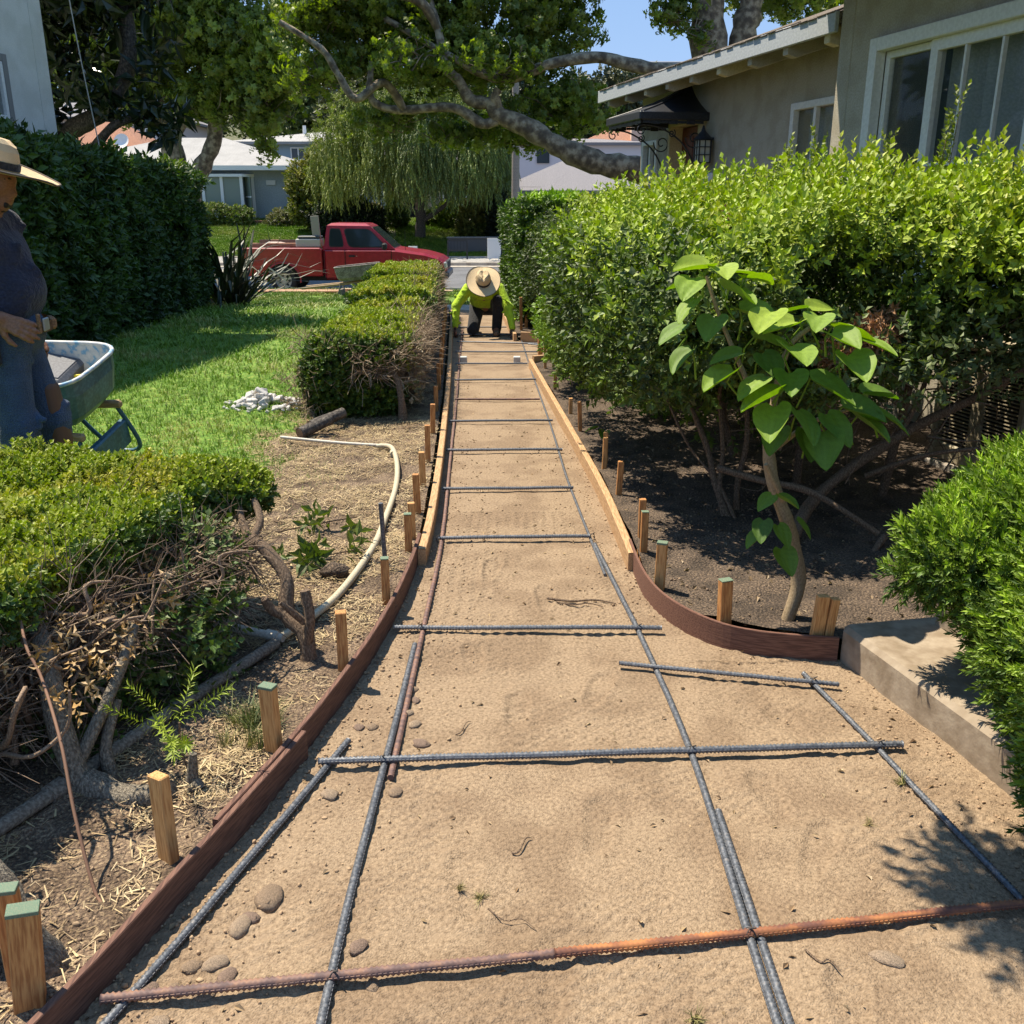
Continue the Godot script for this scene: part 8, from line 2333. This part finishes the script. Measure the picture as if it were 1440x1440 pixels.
	part("grille", boxm(Vector3(5.13, 0.70, W / 2), Vector3(0.06, 0.18, 1.1), 0.01), M.black_rubber, o)
	part("antenna", boxm(Vector3(4.1, 1.3, -0.2), Vector3(0.01, 0.5, 0.01)), M.black_rubber, o)
	# things carried in the bed
	var bed := V(-6.78, -0.5, 24.45)
	var t := thing("truck_tool_box", "pale grey tool box with dark lid on the pickup's bed behind the cab", "tool box", bed + Vector3(1.68, 1.14, -0.35))
	part("box", boxm(Vector3(0, 0.1, 0), Vector3(0.62, 0.2, 0.5), 0.02), mat(lin(0.42, 0.42, 0.40), 0.6), t)
	part("lid", boxm(Vector3(0.02, 0.235, 0), Vector3(0.56, 0.07, 0.46), 0.02), mat(lin(0.05, 0.055, 0.06), 0.5), t)
	t = thing("upright_board", "weathered grey board standing upright behind the pickup's cab", "board", bed + Vector3(1.92, 0.9, -0.2))
	t.rotation.z = 0.06
	part("panel", boxm(Vector3(0, 0.5, 0), Vector3(0.2, 0.98, 0.04), 0.006), mat(lin(0.30, 0.29, 0.26), 0.9), t)
	part("cleat", boxm(Vector3(0.06, 0.26, 0.03), Vector3(0.1, 0.16, 0.04), 0.006), M.handle_wood, t)
	var nm := ["dark red timber along the near rail of the pickup's bed", "dark red timber across the far side of the pickup's bed", "pale sack-like bundle lying in the pickup's bed"]
	for i in 2:
		var b := part("timber", boxm(bed + Vector3(0.95, 1.19 + i * 0.05, -0.3 - i * 0.9), Vector3(1.5, 0.09, 0.1), 0.01), M.plank_red, self)
		tag(b, nm[i], "timber", "timbers on the pickup's bed")
	mb = MB.new()
	mb.blob(bed + Vector3(0.75, 1.12, -0.6), Vector3(0.36, 0.13, 0.3), nz, 0.3, 14, 9)
	var sk := part("sack", mb.done(), mat(lin(0.45, 0.34, 0.29), 0.95), self)
	tag(sk, nm[2], "sack")

# ---------------------------------------------------------------- people
func hat(o: Node3D, at: Vector3, bs: Basis, brim: float, straw: Material, band: Material) -> void:
	var mb := MB.new()
	var rows := 7
	var sides := 40
	var pts := []
	for i in rows:
		var t := i / float(rows - 1)
		var r := lerpf(0.094, brim, t)
		for k in sides:
			var a := TAU * k / sides
			var y := 0.025 * pow(t, 2.0) * absf(sin(a)) * 1.4 - 0.018 * t + 0.01 * sin(a * 3.0 + 1.0) * t
			pts.append(at + bs * Vector3(cos(a) * r * 1.08, y, sin(a) * r * 0.96))
	for i in rows - 1:
		for k in sides:
			var q := [pts[i * sides + k], pts[i * sides + (k + 1) % sides], pts[(i + 1) * sides + (k + 1) % sides], pts[(i + 1) * sides + k]]
			mb.face(q, at - bs.y)
			var dn := -bs.y * 0.004
			mb.face([q[0] + dn, q[1] + dn, q[2] + dn, q[3] + dn], at + bs.y)
	var h := part("hat", mb.done(), straw, o, "wide straw hat")
	mb = MB.new()
	var line := []
	for k in sides + 1: line.append(pts[(rows - 1) * sides + k % sides])
	mb.tube(line, [0.0045], 6, false)
	part("brim_edge", mb.done(), M.hat_edge, h)
	mb = MB.new()
	var prof := [[0.104, 0.0], [0.102, 0.04], [0.097, 0.08], [0.088, 0.11], [0.066, 0.128], [0.035, 0.122], [0.0, 0.112]]
	var cr := []
	for p in prof:
		for k in sides:
			var a := TAU * k / sides
			var pinch := 1.0 - 0.22 * maxf(0.0, cos(a)) * smoothstep(0.05, 0.12, p[1]) * absf(sin(a * 1.0)) * 1.6
			var crease := -0.022 * smoothstep(0.07, 0.0, absf(sin(a)) * p[0] * 2.0) * smoothstep(0.1, 0.125, p[1])
			cr.append(at + bs * Vector3(cos(a) * p[0] * 1.12 * pinch, p[1] + crease, sin(a) * p[0] * 0.94 * pinch))
	for i in prof.size() - 1:
		for k in sides: mb.face([cr[i * sides + k], cr[i * sides + (k + 1) % sides], cr[(i + 1) * sides + (k + 1) % sides], cr[(i + 1) * sides + k]], at + bs.y * 0.05)
	part("hat_crown", mb.done(), straw, h)
	mb = MB.new()
	for i in 1:
		for k in sides:
			var a := TAU * k / sides; var b := TAU * (k + 1) / sides
			var q := []
			for e in [[a, 0.004], [b, 0.004], [b, 0.036], [a, 0.036]]: q.append(at + bs * Vector3(cos(e[0]) * 0.1065 * 1.12, e[1], sin(e[0]) * 0.1065 * 0.95))
			mb.face(q, at)
	part("hat_band", mb.done(), band, h)

# a hand: wrist, direction of the fingers, back of the hand, which side the thumb is on
func hand_bones(w: Vector3, dir: Vector3, back: Vector3, thumb: float, curl: float, s := 1.0) -> Array:
	dir = dir.normalized()
	var side := dir.cross(back).normalized() * thumb
	var up := side.cross(dir).normalized() * thumb
	if up.dot(back) < 0.0: up = -up
	var b := []
	var palm := w + dir * 0.045 * s
	b.append([w - dir * 0.03 * s, w + dir * 0.01 * s, 0.026 * s, 0.025 * s])
	for k in 4:
		var off := (1.5 - k) * 0.0195 * s
		var kn := w + dir * (0.09 - absf(k - 1.2) * 0.005) * s + side * off
		b.append([w + side * off * 0.6 + dir * 0.01 * s, kn, 0.014 * s, 0.0105 * s])
		var ln: float = [0.072, 0.082, 0.076, 0.06][k] * s
		var d0 := (dir + side * off * 3.0 - up * curl * 0.35).normalized()
		var d1 := (d0 - up * curl * 0.7).normalized()
		var d2 := (d1 - up * curl * 0.8).normalized()
		var p1 := kn + d0 * ln * 0.45
		var p2 := p1 + d1 * ln * 0.32
		var p3 := p2 + d2 * ln * 0.23
		b.append([kn, p1, 0.0098 * s, 0.009 * s])
		b.append([p1, p2, 0.009 * s, 0.0082 * s])
		b.append([p2, p3, 0.0082 * s, 0.0068 * s])
	var t0 := w + dir * 0.02 * s + side * 0.024 * s
	var td := (dir * 0.75 + side * 0.8 - up * 0.2).normalized()
	var t1 := t0 + td * 0.042 * s
	var t2 := t1 + (td + dir * 0.5 - up * curl * 0.3).normalized() * 0.033 * s
	var t3 := t2 + (td * 0.4 + dir * 0.9 - up * curl * 0.5).normalized() * 0.024 * s
	b.append([t0, t1, 0.0145 * s, 0.011 * s])
	b.append([t1, t2, 0.0105 * s, 0.0095 * s])
	b.append([t2, t3, 0.0095 * s, 0.0075 * s])
	return b

func head_bones(c: Vector3, f: Vector3, up: Vector3) -> Array:
	# c: middle of the skull, f: where the face looks
	var r := f.cross(up).normalized()
	var P := func(x: float, y: float, z: float) -> Vector3: return c + f * x + up * y + r * z
	var b := [
		[P.call(-0.025, 0.03, 0), P.call(0.02, 0.035, 0), 0.078, 0.074], [P.call(0.03, -0.02, 0), P.call(0.045, -0.075, 0), 0.062, 0.044],
		[P.call(0.055, -0.09, -0.014), P.call(0.055, -0.09, 0.014), 0.026, 0.026],
		[P.call(-0.01, -0.05, 0.05), P.call(0.045, -0.09, 0.028), 0.022, 0.02], [P.call(-0.01, -0.05, -0.05), P.call(0.045, -0.09, -0.028), 0.022, 0.02],
		[P.call(0.085, 0.012, 0), P.call(0.104, -0.03, 0), 0.009, 0.013], [P.call(0.094, -0.034, -0.011), P.call(0.094, -0.034, 0.011), 0.009, 0.009],
		[P.call(0.078, 0.022, -0.038), P.call(0.078, 0.022, 0.038), 0.014, 0.014],
		[P.call(0.07, -0.014, 0.038), P.call(0.055, -0.022, 0.052), 0.018, 0.016], [P.call(0.07, -0.014, -0.038), P.call(0.055, -0.022, -0.052), 0.018, 0.016],
		[P.call(0.086, -0.06, -0.014), P.call(0.086, -0.06, 0.014), 0.0075, 0.0075], [P.call(0.084, -0.071, -0.012), P.call(0.084, -0.071, 0.012), 0.008, 0.008]]
	for s in [-1.0, 1.0]:
		b.append([P.call(-0.012, 0.015, s * 0.078), P.call(-0.006, -0.03, s * 0.076), 0.011, 0.008])
		b.append([P.call(-0.022, 0.012, s * 0.083), P.call(-0.014, -0.022, s * 0.08), 0.006, 0.005])
	return b

func moved(bones: Array, t: Transform3D) -> Array:
	return bones.map(func(b): return [t * b[0], t * b[1], b[2], b[3]])

func cloth(a: Color, b: Color, tile := 0.25, sd := 1) -> StandardMaterial3D:
	var m := patches(mottled([[0.3, a], [0.7, b]], Vector3.ONE * tile, 0.95, 0.03, 4, 0.8, 0.015), lin(0.75, 0.75, 0.75), 0.5, 20 + sd)
	m.rim_enabled = true
	m.rim = 0.25
	return m

func build_people() -> void:
	M.skin = mottled([[0.3, lin(0.20, 0.085, 0.045)], [0.7, lin(0.27, 0.125, 0.07)]], Vector3.ONE * 0.2, 0.55, 0.03, 4, 0.0)
	M.skin.subsurf_scatter_enabled = true
	M.skin.subsurf_scatter_strength = 0.08
	M.hair = mat(lin(0.012, 0.010, 0.009), 0.7)
	M.straw = mottled([[0.3, lin(0.46, 0.32, 0.16)], [0.5, lin(0.62, 0.46, 0.26)], [0.7, lin(0.72, 0.56, 0.34)]], Vector3(0.05, 0.02, 0.05), 0.8, 0.04, 3, 0.15, 0.05)
	M.hat_edge = mat(lin(0.10, 0.07, 0.05), 0.8)
	M.navy = cloth(lin(0.018, 0.02, 0.042), lin(0.032, 0.035, 0.062), 0.25, 1)
	M.denim = cloth(lin(0.028, 0.052, 0.105), lin(0.075, 0.125, 0.21), 0.10, 2)
	M.leather = mottled([[0.3, lin(0.17, 0.085, 0.04)], [0.7, lin(0.34, 0.19, 0.09)]], Vector3.ONE * 0.2, 0.7, 0.03, 4, 0.2)
	M.dark_leather = mat(lin(0.13, 0.065, 0.035), 0.7)
	M.lime = cloth(lin(0.44, 0.66, 0.02), lin(0.52, 0.76, 0.035), 0.3, 3)
	M.black_cloth = cloth(lin(0.012, 0.012, 0.014), lin(0.03, 0.03, 0.034), 0.3, 4)
	M.boot = mat(lin(0.16, 0.10, 0.06), 0.8)
	# ---- the man standing by the wheelbarrow, facing right; local x forward, z towards the walk's near end
	var o := thing("person", "man in straw hat, navy t-shirt and jeans standing hand on hip by the wheelbarrow", "person", V(-2.46, 0.1, 4.7), 0.10)
	o.scale = Vector3.ONE * 1.045
	var hips := [Vector3(-0.01, 0.93, 0.095), Vector3(-0.03, 0.93, -0.095)]
	var knees := [Vector3(0.0, 0.5, 0.115), Vector3(0.07, 0.5, -0.12)]
	var ank := [Vector3(-0.05, 0.09, 0.12), Vector3(0.04, 0.09, -0.13)]
	var sh := [Vector3(-0.05, 1.43, 0.185), Vector3(-0.03, 1.43, -0.185)]
	var el := [Vector3(-0.24, 1.19, 0.33), Vector3(-0.1, 1.16, -0.26)]
	var wr := [Vector3(0.045, 1.045, 0.245), Vector3(-0.05, 0.93, -0.30)]
	var hc := Vector3(0.015, 1.625, 0.0)
	var fdir := Vector3(0.96, -0.26, 0.05).normalized()
	var fup := Vector3(0.26, 0.96, 0.0).normalized()
	var body := [[Vector3(-0.02, 0.95, -0.06), Vector3(-0.02, 0.95, 0.06), 0.125, 0.125], [Vector3(0, 1.0, 0), Vector3(-0.02, 1.3, 0), 0.11, 0.11], [Vector3(-0.03, 1.3, -0.08), Vector3(-0.03, 1.3, 0.08), 0.095, 0.095], [Vector3(-0.04, 1.42, -0.13), Vector3(-0.04, 1.42, 0.13), 0.06, 0.06], [Vector3(-0.045, 1.42, 0), Vector3(-0.005, 1.58, 0), 0.068, 0.058]]
	for i in 2:
		body += [[hips[i], knees[i], 0.085, 0.058], [knees[i], ank[i], 0.056, 0.042], [ank[i], ank[i] + Vector3(0.15, -0.05, 0), 0.045, 0.034], [sh[i], el[i], 0.052, 0.042], [el[i], wr[i], 0.043, 0.027]]
	body += head_bones(hc, fdir, fup)
	part("body", body_mesh(body, 0.012, 0.008), M.skin, o)
	# fine head and hand over the coarse ones
	part("head", body_mesh(head_bones(hc, fdir, fup) + [[Vector3(-0.045, 1.44, 0), Vector3(-0.005, 1.58, 0), 0.07, 0.06]], 0.0045, 0.0055), M.skin, o)
	var mb := MB.new()
	var rr := fdir.cross(fup).normalized()
	for s in [-1.0, 1.0]:
		mb.blob(hc + fdir * 0.082 + fup * 0.002 + rr * s * 0.032, Vector3.ONE * 0.011, nz, 0.0, 10, 8)
	part("eye", mb.done(), mat(lin(0.05, 0.035, 0.03), 0.3), o)
	mb = MB.new()
	for s in [-1.0, 1.0]: mb.tube([hc + fdir * 0.093 + fup * 0.03 + rr * s * 0.018, hc + fdir * 0.09 + fup * 0.033 + rr * s * 0.036, hc + fdir * 0.078 + fup * 0.026 + rr * s * 0.054], [0.004, 0.0055, 0.003], 6)
	part("eyebrow", mb.done(), M.hair, o)
	part("beard", body_mesh([[hc + fdir * 0.078 - fup * 0.083 - rr * 0.02, hc + fdir * 0.078 - fup * 0.083 + rr * 0.02, 0.017, 0.017], [hc + fdir * 0.06 - fup * 0.108 - rr * 0.012, hc + fdir * 0.06 - fup * 0.108 + rr * 0.012, 0.017, 0.017], [hc + fdir * 0.035 - fup * 0.093 - rr * 0.035, hc + fdir * 0.035 - fup * 0.093 + rr * 0.035, 0.018, 0.018], [hc + fdir * 0.096 - fup * 0.05 - rr * 0.016, hc + fdir * 0.096 - fup * 0.05 + rr * 0.016, 0.0055, 0.0055]], 0.004, 0.005), M.hair, o)
	part("hair", body_mesh([[hc - fdir * 0.035 + fup * 0.03, hc - fdir * 0.03 - fup * 0.03, 0.08, 0.068], [hc - fdir * 0.01 + fup * 0.03 - rr * 0.055, hc - fdir * 0.01 + fup * 0.03 + rr * 0.055, 0.035, 0.035]], 0.006, 0.006), M.hair, o)
	var hd := hand_bones(wr[0], Vector3(0.8, -0.42, -0.1), Vector3(0.1, 0.25, 1.0), 1.0, 0.35, 1.08)
	part("hand", body_mesh(hd + [[el[0].lerp(wr[0], 0.55), wr[0], 0.034, 0.027]], 0.0038, 0.004), M.skin, o)
	part("hand", body_mesh(hand_bones(wr[1], Vector3(0.5, -0.8, 0.1), Vector3(0.2, 0.2, -1.0), -1.0, 0.4, 1.08), 0.005, 0.004), M.skin, o)
	var shirt := [[Vector3(0.045, 1.145, -0.06), Vector3(0.045, 1.145, 0.06), 0.112, 0.112], [Vector3(0.06, 1.16, 0), Vector3(0.02, 1.27, 0), 0.112, 0.108], [Vector3(-0.015, 1.12, -0.08), Vector3(-0.015, 1.12, 0.08), 0.105, 0.105], [Vector3(-0.01, 1.2, -0.08), Vector3(-0.01, 1.2, 0.08), 0.108, 0.108], [Vector3(-0.03, 1.33, -0.095), Vector3(-0.03, 1.33, 0.095), 0.108, 0.108], [Vector3(-0.04, 1.43, -0.13), Vector3(-0.04, 1.43, 0.13), 0.075, 0.075], [Vector3(-0.045, 1.435, -0.05), Vector3(-0.045, 1.435, 0.05), 0.07, 0.07], [Vector3(0.01, 1.085, -0.08), Vector3(0.01, 1.085, 0.08), 0.112, 0.112], [Vector3(0.015, 1.3, -0.05), Vector3(0.015, 1.3, 0.05), 0.095, 0.095]]
	for i in 2: shirt += [[sh[i], sh[i].lerp(el[i], 0.72), 0.078, 0.07]]
	part("shirt", body_mesh(creased(shirt, 1.15), 0.01, 0.009), M.navy, o)
	var jeans := [[Vector3(0.0, 0.96, -0.075), Vector3(0.0, 0.96, 0.075), 0.125, 0.125], [Vector3(-0.05, 0.9, -0.07), Vector3(-0.05, 0.9, 0.07), 0.11, 0.11]]
	for i in 2:
		jeans += [[hips[i] + Vector3(0.0, -0.02, 0), knees[i], 0.108, 0.08], [knees[i], ank[i] + Vector3(0, -0.02, 0), 0.08, 0.074]]
		for k in 9:
			var t := k / 8.0
			var q: Vector3 = knees[i].lerp(ank[i], t * 0.9) + Vector3(0.02, 0.06, 0)
			jeans.append([q + Vector3(0.045, 0.012, -0.04), q + Vector3(0.03, -0.02, 0.055), 0.022, 0.014])
	part("jeans", body_mesh(creased(jeans.slice(0, 6), 1.1) + jeans.slice(6), 0.01, 0.009), M.denim, o)
	var lp := []
	for k in 33:
		var a := TAU * k / 32.0
		lp.append(Vector3(0.015 + cos(a) * 0.158, 1.0 - cos(a) * 0.02, sin(a) * 0.212))
	mb = MB.new()
	for k in 32:
		var a: Vector3 = lp[k]; var b: Vector3 = lp[k + 1]
		for e in [[0.0, 1.0], [0.006, -1.0]]:
			var q := [a + Vector3(0, -0.024, 0), b + Vector3(0, -0.024, 0), b + Vector3(0, 0.024, 0), a + Vector3(0, 0.024, 0)]
			mb.face(q, Vector3(0, 1.0, 0) if e[1] > 0 else a * 3.0)
	var belt := part("belt", mb.done(), M.leather, o, "tan tool belt")
	part("buckle", boxm(Vector3(0.168, 0.99, 0.03), Vector3(0.012, 0.06, 0.07), 0.005), M.zinc, belt)
	part("pouch", boxm(Vector3(0.15, 0.985, -0.09), Vector3(0.04, 0.06, 0.08), 0.012, Basis(Vector3.UP, 0.5)), M.leather, belt)
	part("strap", boxm(Vector3(0.16, 1.0, 0.09), Vector3(0.014, 0.09, 0.02), 0.004, Basis(Vector3.UP, -0.5)), M.leather, belt)
	part("phone_pouch", boxm(Vector3(-0.02, 0.9, 0.215), Vector3(0.08, 0.15, 0.03), 0.01), M.black_cloth, belt)
	part("knee_pad", body_mesh([[Vector3(0.085, 0.66, -0.13), Vector3(0.105, 0.40, -0.13), 0.042, 0.05], [Vector3(0.085, 0.66, -0.08), Vector3(0.105, 0.40, -0.09), 0.04, 0.046]], 0.01, 0.012), M.dark_leather, o, "brown leather knee pad")
	for i in 2:
		part("boot", body_mesh([[ank[i] + Vector3(0, 0.05, 0), ank[i] + Vector3(0, -0.04, 0), 0.055, 0.055], [ank[i] + Vector3(-0.02, -0.04, 0), ank[i] + Vector3(0.16, -0.045, 0), 0.05, 0.045]], 0.01, 0.008), M.boot, o)
	hat(o, hc + fup * 0.062 - fdir * 0.005, Basis(fdir, fup, rr), 0.265, M.straw, M.black_cloth)
	# ---- the man kneeling on the walk, bent over, facing the camera; local z towards the camera
	o = thing("person", "man in lime shirt, dark trousers and straw hat kneeling over the bars", "person", V(-0.38, -0.02, 13.05))
	var P := func(x: float, y: float, z: float) -> Vector3: return Vector3(x, y, z)
	var khip := [Vector3(-0.1, 0.36, -0.26), Vector3(0.1, 0.38, -0.26)]
	var kknee := [Vector3(-0.15, 0.075, 0.08), Vector3(0.20, 0.47, 0.1)]
	var kank := [Vector3(-0.13, 0.08, -0.32), Vector3(0.17, 0.09, 0.02)]
	var ksh := [Vector3(-0.21, 0.62, 0.02), Vector3(0.21, 0.62, 0.03)]
	var kel := [Vector3(-0.37, 0.40, 0.12), Vector3(0.33, 0.38, 0.16)]
	var kwr := [Vector3(-0.38, 0.155, 0.22), Vector3(0.385, 0.135, 0.30)]
	var kc := Vector3(0.0, 0.70, 0.21)
	var kf := Vector3(0.04, -0.72, 0.69).normalized()
	var ku := Vector3(0.03, 0.69, 0.72).normalized()
	var kb := [[Vector3(-0.07, 0.38, -0.27), Vector3(0.07, 0.38, -0.27), 0.12, 0.12], [Vector3(0, 0.42, -0.22), Vector3(0, 0.6, -0.02), 0.13, 0.14], [Vector3(-0.13, 0.63, 0.03), Vector3(0.13, 0.63, 0.03), 0.07, 0.07], [Vector3(0, 0.64, 0.05), kc, 0.06, 0.056]]
	for i in 2:
		kb += [[khip[i], kknee[i], 0.085, 0.06], [kknee[i], kank[i], 0.056, 0.042], [ksh[i], kel[i], 0.05, 0.042], [kel[i], kwr[i], 0.042, 0.027]]
		kb += hand_bones(kwr[i], Vector3(0.05 * (i * 2 - 1), -0.95, 0.3), Vector3((i * 2 - 1), 0.2, 0.2), 1.0 if i == 0 else -1.0, 0.6, 1.1)
	kb += [[kank[0], kank[0] + Vector3(0, -0.03, -0.14), 0.04, 0.03], [kank[1], kank[1] + Vector3(0, -0.05, 0.15), 0.044, 0.034]]
	kb += head_bones(kc, kf, ku)
	part("body", body_mesh(kb, 0.011, 0.006), M.skin, o)
	for i in 2: part("hand", body_mesh(hand_bones(kwr[i], Vector3(0.05 * (i * 2 - 1), -0.95, 0.3), Vector3((i * 2 - 1), 0.2, 0.2), 1.0 if i == 0 else -1.0, 0.6, 1.1), 0.005, 0.004), M.black_cloth, o, "dark work glove")
	part("hair", body_mesh([[kc - kf * 0.035 + ku * 0.03, kc - kf * 0.03 - ku * 0.04, 0.082, 0.07]], 0.008, 0.006), M.hair, o)
	var ks := [[Vector3(-0.07, 0.42, -0.24), Vector3(0.07, 0.42, -0.24), 0.13, 0.13], [Vector3(-0.06, 0.5, -0.12), Vector3(0.06, 0.5, -0.12), 0.15, 0.15], [Vector3(-0.08, 0.6, 0.0), Vector3(0.08, 0.6, 0.0), 0.135, 0.135], [Vector3(-0.15, 0.63, 0.03), Vector3(0.15, 0.63, 0.03), 0.08, 0.08]]
	for i in 2: ks += [[ksh[i], kel[i], 0.075, 0.06], [kel[i], kwr[i], 0.06, 0.044]]
	part("shirt", body_mesh(creased(ks, 1.3), 0.011, 0.008), M.lime, o)
	var kt := [[Vector3(-0.08, 0.36, -0.28), Vector3(0.08, 0.36, -0.28), 0.125, 0.125]]
	for i in 2: kt += [[khip[i], kknee[i], 0.105, 0.078], [kknee[i], kank[i], 0.076, 0.066]]
	part("trousers", body_mesh(kt, 0.012, 0.010), M.black_cloth, o)
	part("boot", body_mesh([[kank[1] + Vector3(0, 0.03, 0), kank[1] + Vector3(0, -0.04, 0), 0.052, 0.052], [kank[1] + Vector3(0, -0.045, -0.03), kank[1] + Vector3(0, -0.05, 0.18), 0.046, 0.042]], 0.01, 0.008), M.boot, o)
	part("boot", body_mesh([[kank[0] + Vector3(0, 0.0, 0.05), kank[0] + Vector3(0, -0.02, -0.18), 0.05, 0.042]], 0.01, 0.008), M.boot, o)
	hat(o, kc + ku * 0.06, Basis(kf, ku, kf.cross(ku).normalized()), 0.235, M.straw, M.black_cloth)

# folds: small ridges round the bones of a garment
func creased(bones: Array, amount: float) -> Array:
	var out := bones.duplicate()
	for b in bones:
		var ax: Vector3 = b[1] - b[0]
		for k in 3:
			var p: Vector3 = b[0] + ax * R(0.1, 0.9)
			var d := rdir()
			var q: Vector3 = p + d * b[2] * 0.93
			var t := d.cross(rdir()).normalized() * R(0.04, 0.08)
			out.append([q - t, q + t, 0.012 * amount, 0.008 * amount])
	return out
